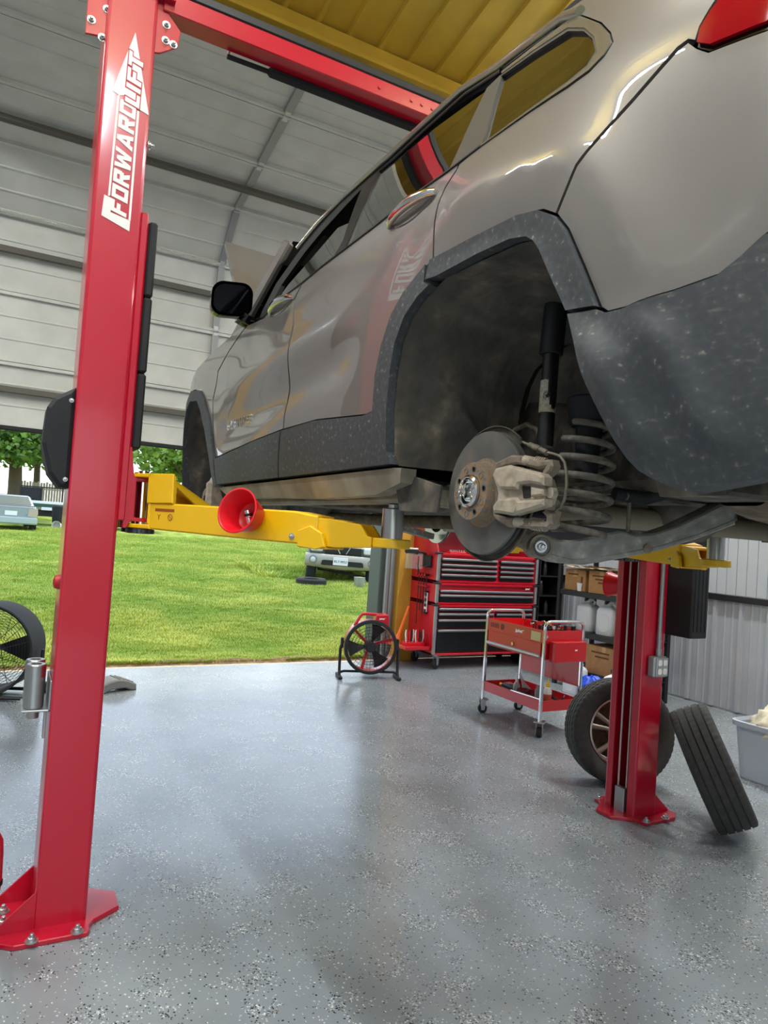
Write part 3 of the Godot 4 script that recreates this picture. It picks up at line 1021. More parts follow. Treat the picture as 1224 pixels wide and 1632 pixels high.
func make_lift() -> void:
	# ---- left post
	var t := thing("lift_post", "red steel lift post with white arrow lettering up its face", "lift post", Vector3(0.295, 0, -3.1))
	var s := nb()
	prism(s, post_poly(0.20, 0.39, -2.98, -3.225), 0.018, 3.75, Transform3D(XZ, Vector3.ZERO))
	objw("column", s, "red", t)
	s = nb()
	base_plate(s, 0.20, 0.39, -2.98, -3.225)
	var bp := objw("base_plate", s, "red", t)
	for z in [-2.986, -3.219]:
		s = nb()
		prism(s, [Vector2(0.205, 0.019), Vector2(0.205, 0.16), Vector2(0.06, 0.03), Vector2(0.06, 0.019)], z - 0.005, z + 0.005, Transform3D.IDENTITY, 0.0015)
		objw("gusset", s, "red", t)
	for p in [[0.194, -2.9], [0.351, -2.905], [0.10, -3.06], [0.10, -3.15], [0.194, -3.3], [0.351, -3.3]]:
		s = nb()
		hexbolt(s, Vector3(p[0], 0.02, p[1]), Vector3.UP, 0.016)
		objw("anchor_bolt", s, "zinc", t)
	post_sign(t)
	# carriage inside the channel with its rubber door guard and lugs
	s = nb()
	bx(s, Vector3(0.405, 2.23, -3.1), Vector3(0.035, 1.26, 0.2), 0.006)
	bx(s, Vector3(0.402, 2.23, -2.992), Vector3(0.028, 1.26, 0.014), 0.004)
	var ca := objw("carriage", s, "red", t)
	for z in [-3.04, -3.17]:
		s = nb()
		prism(s, [Vector2(0.41, 1.57), Vector2(0.41, 1.90), Vector2(0.425, 1.90), Vector2(0.44, 1.79), Vector2(0.515, 1.778), Vector2(0.525, 1.768), Vector2(0.525, 1.61), Vector2(0.515, 1.60), Vector2(0.44, 1.60), Vector2(0.425, 1.57)], z - 0.046, z - 0.034, Transform3D.IDENTITY, 0.002)
		prism(s, [Vector2(0.41, 1.57), Vector2(0.41, 1.90), Vector2(0.425, 1.90), Vector2(0.44, 1.79), Vector2(0.452, 1.778), Vector2(0.452, 1.60), Vector2(0.44, 1.60), Vector2(0.425, 1.57)], z + 0.034, z + 0.046, Transform3D.IDENTITY, 0.002)
		for y in [1.771, 1.607]:
			bx(s, Vector3(0.478, y, z), Vector3(0.088, 0.016, 0.09), 0.003)
		objw("arm_lug", s, "red", ca)
	s = nb()
	for k in 3:
		bx(s, Vector3(0.4405, 2.05 + 0.315 * k, -3.07), Vector3(0.035, 0.31, 0.15), 0.008)
	objw("door_guard", s, "black_soft", ca)
	# head brackets to the crossbeam
	s = nb()
	prism(s, [Vector2(0.125, 3.9), Vector2(0.128, 3.515), Vector2(0.215, 3.53), Vector2(0.215, 3.9)], -3.02, -3.008, Transform3D.IDENTITY, 0.002)
	prism(s, [Vector2(0.38, 3.9), Vector2(0.38, 3.53), Vector2(0.413, 3.54), Vector2(0.48, 3.59), Vector2(0.488, 3.66), Vector2(0.43, 3.72), Vector2(0.43, 3.9)], -3.012, -3.0, Transform3D.IDENTITY, 0.002)
	bx(s, Vector3(0.295, 3.76, -3.1), Vector3(0.32, 0.012, 0.27), 0.002)
	objw("head_bracket", s, "red", t)
	for p in [[0.146, 3.575, -3.008], [0.2, 3.64, -3.008], [0.19, 3.52, -3.008], [0.428, 3.665, -3.0], [0.43, 3.60, -3.0], [0.462, 3.595, -3.0]]:
		s = nb()
		hexbolt(s, Vector3(p[0], p[1], p[2]), Vector3.BACK, 0.011)
		objw("bolt", s, "zinc", t)
	s = nb()
	hexbolt(s, Vector3(0.397, 3.145, -3.0), Vector3(1, 0, 0.4), 0.012)
	objw("bolt", s, "zinc", t)
	# moulded black cover of the cylinder lock on the outer face
	s = nb()
	prism(s, [Vector2(0.2, 2.11), Vector2(0.125, 2.06), Vector2(0.103, 2.02), Vector2(0.095, 1.88), Vector2(0.125, 1.765), Vector2(0.165, 1.715), Vector2(0.2, 1.712)], -3.2, -2.99, Transform3D.IDENTITY, 0.014)
	var cv := objw("lock_cover", s, "black_soft", t)
	for y in [2.055, 1.745]:
		s = nb()
		hexbolt(s, Vector3(0.186, y, -2.99), Vector3.BACK, 0.006)
		objw("screw", s, "zinc", cv)
	# holder for spare adapters
	s = nb()
	bx(s, Vector3(0.15, 0.845, -3.1), Vector3(0.1, 0.008, 0.2), 0.002)
	bx(s, Vector3(0.196, 0.9, -3.1), Vector3(0.008, 0.12, 0.2), 0.002)
	bx(s, Vector3(0.185, 0.79, -3.03), Vector3(0.01, 0.11, 0.03), 0.002)
	objw("adapter_holder", s, "galv", t)
	lift_adapter("lift_adapter", "bright steel lift adapter standing in the left post's holder", Vector3(0.142, 0.85, -3.045), 0.17, 0.0, "spare adapters in the holder")
	lift_adapter("lift_adapter", "bright steel lift adapter standing in the left post's holder", Vector3(0.142, 0.85, -3.14), 0.17, 0.0, "spare adapters in the holder")
	s = nb()
	lathe(s, [Vector2(0, 0), Vector2(0.03, 0), Vector2(0.025, 0.018), Vector2(0.01, 0.024), Vector2(0, 0.024)], Transform3D(frame(Vector3.LEFT), Vector3(0.2, 1.34, -3.05)), 18)
	objw("lock_knob", s, "red_matte", t)
	var left := t
	# ---- right post
	t = thing("lift_post", "red steel lift post with grey outlet box and conduit", "lift post", Vector3(3.53, 0, -3.1))
	s = nb()
	prism(s, post_poly(3.63, 3.435, -2.985, -3.222), 0.018, 3.75, Transform3D(XZ, Vector3.ZERO))
	objw("column", s, "red", t)
	s = nb()
	base_plate(s, 3.63, 3.435, -2.985, -3.222)
	objw("base_plate", s, "red", t)
	for z in [-2.991, -3.216]:
		s = nb()
		prism(s, [Vector2(3.625, 0.019), Vector2(3.625, 0.13), Vector2(3.74, 0.03), Vector2(3.74, 0.019)], z - 0.005, z + 0.005, Transform3D.IDENTITY, 0.0015)
		objw("gusset", s, "red", t)
	for p in [[3.461, -3.29], [3.456, -2.905], [3.62, -2.906], [3.62, -3.3]]:
		s = nb()
		hexbolt(s, Vector3(p[0], 0.02, p[1]), Vector3.UP, 0.016)
		objw("anchor_bolt", s, "zinc", t)
	for p in [[3.465, -3.075, 0.13], [3.465, -3.14, 0.05]]:
		s = nb()
		tube(s, [Vector3(p[0], p[2], p[1]), Vector3(p[0], 3.7, p[1])], 0.006, 6)
		objw("lift_cable", s, "cable", t)
	s = nb()
	bx(s, Vector3(3.452, 0.085, -3.10), Vector3(0.04, 0.15, 0.075), 0.003)
	objw("sheave_bracket", s, "galv", t)
	s = nb()
	bx(s, Vector3(3.42, 2.23, -3.1), Vector3(0.035, 1.26, 0.17), 0.006)
	ca = objw("carriage", s, "red", t)
	for z in [-3.04, -3.17]:
		s = nb()
		for zo in [-0.04, 0.04]:
			prism(s, [Vector2(3.42, 1.60), Vector2(3.42, 1.86), Vector2(3.40, 1.86), Vector2(3.385, 1.78), Vector2(3.31, 1.775), Vector2(3.30, 1.765), Vector2(3.30, 1.65), Vector2(3.31, 1.64), Vector2(3.385, 1.64), Vector2(3.40, 1.60)], z + zo - 0.006, z + zo + 0.006, Transform3D.IDENTITY, 0.002)
		objw("arm_lug", s, "red", ca)
	s = nb()
	prism(s, [Vector2(3.44, 3.9), Vector2(3.44, 3.53), Vector2(3.41, 3.54), Vector2(3.34, 3.59), Vector2(3.335, 3.66), Vector2(3.39, 3.72), Vector2(3.39, 3.9)], -3.012, -3.0, Transform3D.IDENTITY, 0.002)
	objw("head_bracket", s, "red", t)
	# black power cover on the outer side
	s = nb()
	bx(s, Vector3(3.735, 1.46, -2.93), Vector3(0.15, 0.7, 0.2), 0.008)
	cv = objw("power_cover", s, "black_soft", t)
	for k in 4:
		s = nb()
		bx(s, Vector3(3.685 + 0.034 * k, 1.46, -2.828), Vector3(0.012, 0.62, 0.006), 0.002)
		objw("ridge", s, "black_soft", cv)
	s = nb()
	tube(s, [Vector3(3.552, 1.0, -2.965), Vector3(3.552, 2.9, -2.965)], 0.0135, 12)
	for y in [1.07, 1.33]:
		cyl(s, Vector3(3.552, y, -2.965), Vector3(3.552, y + 0.012, -2.965), 0.016, 12)
	cyl(s, Vector3(3.552, 0.985, -2.965), Vector3(3.552, 1.03, -2.965), 0.019, 12)
	objw("conduit", s, "galv", t)
	s = nb()
	bx(s, Vector3(3.535, 0.925, -2.955), Vector3(0.115, 0.125, 0.055), 0.008)
	var ob := objw("outlet_box", s, "galv", t)
	s = nb()
	bx(s, Vector3(3.545, 0.925, -2.926), Vector3(0.1, 0.112, 0.004), 0.0015)
	objw("cover_plate", s, "zinc", ob)
	for dx in [-0.022, 0.022]:
		for dy in [-0.026, 0.026]:
			s = nb()
			prism(s, rrect(0.034, 0.036, 0.011), -2.9245, -2.921, Transform3D(Basis.IDENTITY, Vector3(3.545 + dx, 0.925 + dy, 0)), 0.001)
			objw("socket", s, "white", ob)
	var right := t
	# ---- crossbeam with shutoff bar
	t = thing("lift_crossbeam", "red overhead crossbeam joining the two lift posts", "beam", Vector3(1.9, 3.72, -3.04))
	s = nb()
	bx(s, Vector3(1.91, 3.76, -3.04), Vector3(3.0, 0.085, 0.1), 0.004)
	objw("beam", s, "red", t)
	s = nb()
	bx(s, Vector3(1.91, 3.824, -3.03), Vector3(3.0, 0.042, 0.085), 0.006)
	objw("hose_cover", s, "black", t)
	s = nb()
	tube(s, [Vector3(0.71, 3.70, -3.1), Vector3(0.9, 3.703, -3.1)], 0.011, 8)
	bx(s, Vector3(2.0, 3.704, -3.1), Vector3(2.2, 0.042, 0.04), 0.012)
	objw("shutoff_bar", s, "black_soft", t)
	s = nb()
	bx(s, Vector3(0.718, 3.725, -3.1), Vector3(0.014, 0.06, 0.014), 0.003)
	objw("hanger_pin", s, "zinc", t)
	for x in [1.42, 1.6, 1.66, 1.72]:
		s = nb()
		cyl(s, Vector3(x, 3.76, -2.992), Vector3(x, 3.76, -2.984), 0.008, 10)
		objw("rivet", s, "red", t)
	# ---- arms and adapters
	var b1 := Vector3(1.12, 0, -2.025)
	swing_arm(left, "yellow lift arm holding the red magnetic bowl, left post", Vector3(0.487, 1.71, -3.04), b1, true)
	var b2 := Vector3(1.12, 0, -3.62)
	swing_arm(left, "yellow lift arm of the left post reaching towards the front wheel", Vector3(0.487, 1.71, -3.17), b2)
	var b3 := Vector3(2.70, 0, -1.985)
	swing_arm(right, "yellow lift arm of the right post reaching under the rear sill", Vector3(3.34, 1.71, -3.04), b3)
	var b4 := Vector3(2.66, 0, -3.62)
	swing_arm(right, "yellow lift arm of the right post reaching under the front sill", Vector3(3.34, 1.71, -3.17), b4)
	lift_adapter("arm_adapter", "steel lift adapter with grey pad under the near rear sill", b1 + Vector3(0, 1.572, 0), 0.132, 0.05)
	lift_adapter("arm_adapter", "steel lift adapter with grey pad under the near front sill", b2 + Vector3(0, 1.572, 0), 0.132, 0.05)
	lift_adapter("arm_adapter", "steel lift adapter in the arm ring beside the grey wall", b3 + Vector3(0, 1.572, 0), 0.132, 0.05)
	lift_adapter("arm_adapter", "steel lift adapter with grey pad under the far front sill", b4 + Vector3(0, 1.572, 0), 0.132, 0.05)
	# ---- red magnetic bowls
	var n := Vector3(-0.80, 0.22, 0.56).normalized()
	var bowl := func(label: String, at: Vector3, dir: Vector3) -> Node3D:
		var o := thing("magnetic_bowl", label, "bowl", at)
		o.basis = frame(dir)
		var q := nb()
		var pr := [Vector2(0, 0), Vector2(0.045, 0), Vector2(0.055, 0.008), Vector2(0.078, 0.09), Vector2(0.083, 0.093), Vector2(0.083, 0.096), Vector2(0.078, 0.097), Vector2(0.073, 0.092), Vector2(0.052, 0.012), Vector2(0.043, 0.006), Vector2(0, 0.006)]
		lathe(q, pr, Transform3D.IDENTITY, 40)
		obj("bowl", q, "bowl_red", o)
		return o
	var bw = bowl.call("red plastic magnetic bowl stuck on the yellow lift arm", on_plane(403, 825, Vector3(0.487, 1.71, -3.04) + Vector3(-0.8485, 0, 0.529) * 0.063, Vector3(-0.8485, 0, 0.529)), n)
	var at: Vector3 = bw.position
	t = thing("socket_tool", "chrome socket lying in the red magnetic bowl", "socket", at + n * 0.014)
	s = nb()
	var ax := Vector3(-0.42, 0.9, 0.1)
	ax = (ax - n * ax.dot(n) + n * 0.3).normalized()
	lathe(s, [Vector2(0, 0), Vector2(0.012, 0), Vector2(0.012, 0.022), Vector2(0.015, 0.026), Vector2(0.015, 0.05), Vector2(0.01, 0.052), Vector2(0.009, 0.04), Vector2(0, 0.04)], Transform3D(frame(ax), -ax * 0.03 + n * 0.012), 16)
	obj("socket_body", s, "chrome", t)
	s = nb()
	lathe(s, [Vector2(0.0155, 0.028), Vector2(0.0155, 0.038)], Transform3D(frame(ax), -ax * 0.03 + n * 0.012), 16)
	obj("knurl_band", s, "black", t)
	bowl.call("red plastic magnetic bowl stuck behind the right lift post", Vector3(3.50, 1.39, -3.228), Vector3(-0.3, 0, -1))

# ---------------------------------------------------------------- the car on the lift
# Its side is a surface X = xs(y, z); panels are outlines in (z, y) draped over it with real gaps between them.
const CX := 1.88
const PVY := [1.55, 1.62, 1.70, 1.77, 1.83, 1.92, 2.05, 2.20, 2.35, 2.46, 2.54, 2.60, 2.66, 2.80, 2.95, 3.06, 3.14, 3.24]
const PVX := [1.16, 1.075, 1.01, 0.976, 0.957, 0.944, 0.936, 0.932, 0.934, 0.940, 0.950, 0.966, 0.993, 1.058, 1.132, 1.192, 1.25, 1.36]
var haunch := []
var crease1 := []
var crease2 := []
var car: Node3D

func prof(y: float) -> float:
	var n := PVY.size()
	if y <= PVY[0]:
		return PVX[0]
	if y >= PVY[n - 1]:
		return PVX[n - 1]
	var i := 0
	while y > PVY[i + 1]:
		i += 1
	var h: float = PVY[i + 1] - PVY[i]
	var t: float = (y - PVY[i]) / h
	var m := []
	for k in [i, i + 1]:
		var a := maxi(k - 1, 0)
		var b := mini(k + 1, n - 1)
		m.append((PVX[b] - PVX[a]) / (PVY[b] - PVY[a]) * h)
	var t2 := t * t
	var t3 := t2 * t
	return PVX[i] * (2 * t3 - 3 * t2 + 1) + m[0] * (t3 - 2 * t2 + t) + PVX[i + 1] * (3 * t2 - 2 * t3) + m[1] * (t3 - t2)
func xs0(y: float, z: float) -> float:
	var x := prof(y)
	if z > -1.15:
		var t := z + 1.15
		x += 0.42 * t * t + (3.0 * pow(z + 0.72, 2) if z > -0.72 else 0.0)
	if z < -4.25:
		var t := -4.25 - z
		x += 0.32 * t * t + (1.2 * pow(t - 0.45, 2) if t > 0.45 else 0.0)
	if y > 2.62 and z < -3.0:
		x += 0.06 * (y - 2.62) * (-3.0 - z)
	return x
func xs(y: float, z: float) -> float:
	var x := xs0(y, z)
	if z > -2.1 and z < -0.6 and y < 2.62 and haunch.size():
		var p := Vector2(z, y)
		var best := 9.0
		for i in haunch.size() - 1:
			var q := Geometry2D.get_closest_point_to_segment(p, haunch[i], haunch[i + 1])
			best = minf(best, p.distance_to(q))
		var ins := Geometry2D.is_point_in_polygon(p, PackedVector2Array(haunch))
		var fade := 0.02 * smoothstep(-1.72, -1.35, z)
		if ins:
			x -= fade * maxf(0.0, 1.0 - 7.0 * best)
		else:
			x -= fade * exp(-pow(best / 0.085, 2))
	# two moulded ridges run down the rear bumper cladding
	if z > -1.1 and y < 2.1 and crease1.size():
		var p := Vector2(z, y)
		for cr in [crease1, crease2]:
			var best := 9.0
			for i in cr.size() - 1:
				best = minf(best, p.distance_to(Geometry2D.get_closest_point_to_segment(p, cr[i], cr[i + 1])))
			x -= 0.016 * exp(-pow(best / 0.03, 2)) * smoothstep(1.76, 1.84, y) * (1.0 - smoothstep(1.97, 2.05, y))
	# scalloped lower doors
	if z < -1.95 and z > -3.7:
		var w := smoothstep(-1.95, -2.2, z) * smoothstep(-3.7, -3.5, z)
		x += w * (0.014 * exp(-pow((y - 2.13 - 0.06 * sin((z + 3.0) * 1.4)) / 0.075, 2)) - 0.008 * exp(-pow((y - 2.31) / 0.07, 2)))
	return x
func hit(px: float, py: float) -> Vector2:
	var d := ray(px, py)
	var X := 0.98
	var P := Vector3.ZERO
	for i in 40:
		P = EYE + d * (X / d.x)
		X += 0.5 * (clampf(xs0(P.y, P.z), 0.9, 1.6) - X)
	return Vector2(P.z, P.y)
func hits(l: Array) -> Array:
	var r := []
	for p in l:
		r.append(hit(p[0], p[1]) if p[0] is int or p[0] > 20.0 else Vector2(p[0], p[1]))
	return r
func surf(p: Vector2, off: float, mir: bool) -> Vector3:
	var x := xs(p.y, p.x) + off
	return Vector3(2.0 * CX - x if mir else x, p.y, p.x)
func surf_n(p: Vector2, mir: bool) -> Vector3:
	var e := 0.004
	var dy := (xs(p.y + e, p.x) - xs(p.y - e, p.x)) / (2.0 * e)
	var dz := (xs(p.y, p.x + e) - xs(p.y, p.x - e)) / (2.0 * e)
	var n := Vector3(-1, dy, dz).normalized()
	if mir:
		n.x = -n.x
	return n
func vn(s: SurfaceTool, a: Array, b: Array, c: Array) -> void:
	if (a[0] - c[0]).cross(a[0] - b[0]).dot(a[1]) < 0.0:
		var t := b
		b = c
		c = t
	for q in [a, b, c]:
		s.set_normal(q[1])
		s.add_vertex(q[0])
func drape(s: SurfaceTool, poly: Array, off := 0.0, thick := 0.02, mir := false, cell := 0.025) -> void:
	var pl := PackedVector2Array(poly)
	var lo: Vector2 = poly[0]
	var hi: Vector2 = poly[0]
	for p in poly:
		lo = lo.min(p)
		hi = hi.max(p)
	var i0 := int(floor(lo.x / cell))
	var i1 := int(ceil(hi.x / cell))
	var j0 := int(floor(lo.y / cell))
	var j1 := int(ceil(hi.y / cell))
	var memo := {}
	var vert := func(p: Vector2) -> Array:
		var k := Vector2i(roundi(p.x * 20000.0), roundi(p.y * 20000.0))
		if not memo.has(k):
			memo[k] = [surf(p, off, mir), surf_n(p, mir)]
		return memo[k]
	for i in range(i0, i1):
		for j in range(j0, j1):
			var q := PackedVector2Array([Vector2(i, j) * cell, Vector2(i + 1, j) * cell, Vector2(i + 1, j + 1) * cell, Vector2(i, j + 1) * cell])
			for r in Geometry2D.intersect_polygons(pl, q):
				var idx := Geometry2D.triangulate_polygon(r)
				for k in range(0, idx.size(), 3):
					vn(s, vert.call(r[idx[k]]), vert.call(r[idx[k + 1]]), vert.call(r[idx[k + 2]]))
	if thick > 0.0:
		var n := poly.size()
		var area := 0.0
		for i in n:
			area += poly[i].cross(poly[(i + 1) % n])
		var sg := 1.0 if area > 0.0 else -1.0
		for i in n:
			var a: Vector2 = poly[i]
			var b: Vector2 = poly[(i + 1) % n]
			var m := maxi(1, int((b - a).length() / 0.04))
			var out := Vector3(0, -(b - a).x * sg, (b - a).y * sg).normalized()
			for k in m:
				var p := a.lerp(b, float(k) / m)
				var q := a.lerp(b, float(k + 1) / m)
				var P0 := surf(p, off, mir)
				var Q0 := surf(q, off, mir)
				var dx := Vector3(-thick if mir else thick, 0, 0)
				# a rolled edge: the outermost millimetres turn in
				var P1 := P0 + dx
				var Q1 := Q0 + dx
				vn(s, [P0, out], [Q0, out], [Q1, out])
				vn(s, [P0, out], [Q1, out], [P1, out])
func shrink(poly: Array, d := 0.0025) -> Array:
	var best := []
	for r in Geometry2D.offset_polygon(PackedVector2Array(poly), -d):
		if r.size() > best.size():
			best = Array(r)
	return best
# one body panel on both sides of the car
func panel(nm: String, poly: Array, mat: String, off := 0.0, thick := 0.02, gap := 0.0025, label := "") -> MeshInstance3D:
	var pl := shrink(poly, gap) if gap > 0.0 else poly
	var first: MeshInstance3D
	for mir in [false, true]:
		var s := nb()
		drape(s, pl, off, thick, mir)
		var o := objw(nm, s, mat, car, false)
		if label:
			o.set_meta("label", label)
		if not mir:
			first = o
	return first

func make_car() -> void:
	car = thing("car", "grey SUV raised on the lift, left rear wheel removed and hood open", "car", Vector3(CX, 1.55, -2.8))
	haunch = hits([[700, 345], [760, 306], [824, 275], [896, 257], [926, 265], [957, 296], [988, 347], [1018, 408], [1044, 469], [1000, 620], [640, 620], [618, 560], [640, 420]])
	for pass_ in 2:                       # round the ridge's corners off
		var sm := []
		for i in haunch.size():
			var a: Vector2 = haunch[i]
			var b: Vector2 = haunch[(i + 1) % haunch.size()]
			sm.append(a.lerp(b, 0.25))
			sm.append(a.lerp(b, 0.75))
		haunch = sm
	crease1 = hits([[948, 505], [962, 550], [980, 600], [1000, 650], [1022, 695], [1040, 730]])
	crease2 = hits([[1052, 488], [1075, 550], [1100, 615], [1125, 670], [1150, 710], [1170, 745]])
	# ---- painted panels
	var belt := [[418, 507], [447, 477], [481, 453]]
	panel("front_door", hits([[344, 729], [340, 690], [340, 637], [345, 614], [348, 592], [364, 562], [394, 519], [418, 508], [447, 478], [480, 455], [468, 478], [467, 518], [462, 558], [456, 620], [452, 661], [451, 684], [407, 701]]), "paint")
	panel("rear_door", hits([[452, 684], [453, 661], [457, 620], [463, 558], [468, 518], [469, 478], [482, 453], [512, 426], [548, 399], [598, 361], [665, 308], [715, 273], [731, 262], [729, 270], [712, 298], [701, 326], [695, 362], [691, 414], [685, 420], [648, 465], [628, 501], [611, 550], [601, 599], [597, 655], [583, 661], [505, 669]]), "paint")
	panel("quarter_panel", hits([[692, 414], [696, 362], [702, 326], [713, 298], [730, 270], [733, 261], [768, 233], [845, 179], [906, 139], [940, 114], [964, 88], [976, 68], [972, 53], [957, 37], [926, 25], [870, 52], [838, 74], [834, 66], [930, -2], [-1.28, 3.0], [-1.1, 3.0], [-0.95, 3.0], [-0.80, 2.99], [-0.77, 2.9], [-0.70, 2.76], [-0.66, 2.69], [-0.72, 2.66], [1153, -17], [1132, 14], [1116, 42], [1109, 66], [1096, 64], [1080, 76], [980, 195], [930, 268], [890, 343], [870, 336], [834, 344], [768, 375]]), "paint")
	panel("rear_bumper", hits([[1082, 78], [1098, 66], [1112, 76], [1130, 82], [1224, 47], [-0.62, 2.50], [-0.57, 2.50], [-0.57, 2.15], [-0.62, 2.15], [1224, 372], [1186, 408], [1150, 438], [1084, 466], [1008, 493], [975, 499], [963, 492], [937, 428], [911, 367], [892, 343], [932, 268], [982, 196]]), "paint")
	panel("front_fender", hits([[339, 690], [339, 637], [344, 614], [347, 592], [363, 562], [393, 519], [-3.3, 2.615], [-3.6, 2.61], [-3.9, 2.595], [-4.3, 2.55], [-4.6, 2.47], [-4.75, 2.38], [-4.72, 2.1], [-4.66, 2.1], [-4.6, 2.22], [-4.47, 2.36], [-4.31, 2.41], [-4.10, 2.385], [-3.97, 2.315], [-3.8, 2.17], [-3.69, 1.99], [343, 729]]), "paint")
	panel("front_bumper", [Vector2(-4.67, 2.09), Vector2(-4.72, 2.09), Vector2(-4.75, 2.37), Vector2(-5.05, 2.3), Vector2(-5.12, 2.1), Vector2(-5.1, 1.72), Vector2(-4.69, 1.72)], "paint")
	# ---- dark cladding
	panel("arch_cladding", hits([[692, 415], [768, 376], [834, 345], [870, 337], [891, 344], [911, 368], [936, 428], [962, 492], [909, 499], [886, 449], [866, 402], [857, 388], [845, 381], [819, 385], [768, 408], [702, 443], [683, 449]]), "cladding", -0.014, 0.05)
	panel("door_cladding", hits([[685, 421], [648, 466], [628, 502], [612, 551], [602, 600], [598, 656], [583, 662], [505, 670], [452, 686], [449, 762], [628, 741], [622, 720], [622, 654], [627, 595], [635, 548], [650, 507], [671, 475], [691, 455], [682, 450]]), "cladding", -0.012, 0.05)
	panel("door_cladding", hits([[451, 686], [407, 703], [345, 731], [348, 773], [448, 762]]), "cladding", -0.012, 0.04)
	panel("bumper_cladding", hits([[910, 501], [962, 494], [975, 501], [1008, 495], [1084, 468], [1150, 440], [1186, 410], [1224, 374], [-0.62, 2.13], [-0.57, 2.13], [-0.57, 1.72], [-0.66, 1.715], [1224, 764], [1181, 772], [1143, 779], [1101, 786], [1075, 779], [1048, 767], [1024, 753], [1006, 734], [987, 705], [969, 665], [953, 618], [929, 554]]), "cladding", -0.012, 0.05)
	panel("sill", hits([[347, 777], [628, 745], [640, 745], [638, 770], [600, 789], [510, 795], [430, 793], [368, 795]]), "sill", 0.0, 0.05, 0.001)
	var fo := [Vector2(-3.645, 1.813), Vector2(-3.685, 1.98), Vector2(-3.80, 2.165), Vector2(-3.97, 2.31), Vector2(-4.10, 2.38), Vector2(-4.31, 2.405), Vector2(-4.47, 2.355), Vector2(-4.6, 2.215), Vector2(-4.66, 2.05), Vector2(-4.69, 1.8)]
	var fi := [Vector2(-4.62, 1.8), Vector2(-4.60, 2.02), Vector2(-4.55, 2.16), Vector2(-4.44, 2.29), Vector2(-4.30, 2.335), Vector2(-4.12, 2.315), Vector2(-4.02, 2.25), Vector2(-3.88, 2.12), Vector2(-3.76, 1.95), Vector2(-3.70, 1.80)]
	panel("front_arch_cladding", fo + fi, "cladding", -0.014, 0.05)
	# ---- glass and pillars
	panel("pillar_trim", hits([[531, 411], [547, 382], [580, 293], [590, 283], [602, 272], [604, 273], [572, 340], [549, 397]]), "black_trim", 0.0, 0.02, 0.0)
	panel("pillar_trim", hits([[776, 140], [797, 120], [801, 118], [769, 232], [740, 252], [716, 272]]), "pillar_grey", 0.0, 0.02, 0.0)
	panel("rear_door_glass", hits([[549, 397], [572, 340], [604, 273], [640, 246], [690, 203], [776, 140], [716, 272], [665, 307], [598, 360]]), "tint", 0.008, 0.0, 0.0)
	panel("quarter_glass", hits([[771, 229], [799, 122], [850, 86], [906, 50], [931, 50], [945, 62], [950, 82], [937, 104], [906, 130], [845, 174]]), "tint", 0.008, 0.0, 0.0)
	panel("quarter_trim", hits([[801, 118], [850, 82], [906, 45], [933, 45], [949, 59], [954, 84], [939, 107], [906, 134], [845, 178], [768, 233], [771, 229], [845, 174], [906, 130], [937, 104], [950, 82], [945, 62], [931, 50], [906, 50], [850, 86], [799, 122]]), "pillar_grey", -0.002, 0.015, 0.0)
	panel("quarter_frame", hits([[801, 114], [850, 76], [906, 34], [926, 26], [957, 38], [972, 54], [976, 69], [964, 88], [940, 113], [906, 138], [845, 179], [768, 234], [768, 232], [845, 177], [906, 133], [939, 107], [954, 84], [949, 59], [933, 45], [906, 45], [850, 82], [801, 118]]), "trim_silver", -0.004, 0.02, 0.0)
	panel("front_door_glass", hits([[420, 505], [447, 476], [481, 451], [531, 411], [546, 384], [556, 352], [534, 362], [500, 402], [456, 452]]), "tint", 0.012, 0.0, 0.0)
	panel("window_frame", hits([[414, 507], [440, 452], [480, 396], [509, 361], [539, 329], [580, 293], [578, 299], [545, 334], [514, 368], [486, 402], [448, 455], [424, 503]]), "black_trim", 0.0, 0.02, 0.0)
	# drip moulding along the roof, and belt moulding
	for mir in [false, true]:
		var s := nb()
		var pts := []
		for p in hits([[476, 397], [509, 356], [539, 324], [586, 282], [627, 246], [671, 205], [739, 144], [800, 105], [838, 75], [900, 30], [928, 20]]):
			pts.append(surf(p, -0.006, mir))
		tube(s, pts, 0.013, 8)
		objw("roof_moulding", s, "trim_silver", car)
		s = nb()
		pts = []
		for p in hits([[420, 507], [447, 477], [481, 452], [512, 426], [548, 399], [598, 361], [665, 308], [715, 273], [768, 233]]):
			pts.append(surf(p, -0.002, mir))
		tube(s, pts, 0.0035, 6)
		objw("belt_moulding", s, "black_trim", car)
		# black upper frame of the doors, under the roof moulding
		s = nb()
		pts = []
		for p in hits([[480, 397], [511, 360], [541, 328], [588, 286], [629, 251], [673, 210], [741, 149], [797, 112]]):
			pts.append(surf(p, 0.004, mir))
		tube(s, pts, 0.007, 6)
		objw("door_frame", s, "black_trim", car)
	# ---- tail lamp
	var lens := hits([[1114, 69], [1119, 46], [1136, 18], [1160, -12], [1224, -40], [-0.62, 2.66], [-0.58, 2.62], [-0.58, 2.52], [-0.62, 2.52], [1224, 36], [1135, 72]])
	var tl := panel("tail_lamp", lens, "lamp_red", -0.006, 0.03, 0.0)
	panel("tail_lamp_bezel", hits([[1111, 75], [1112, 66], [1118, 43], [1135, 15], [1158, -15], [1224, -48], [-0.62, 2.68], [-0.57, 2.68], [-0.57, 2.505], [-0.62, 2.505], [1224, 46], [1130, 81]]), "black_gloss", 0.002, 0.02, 0.0)
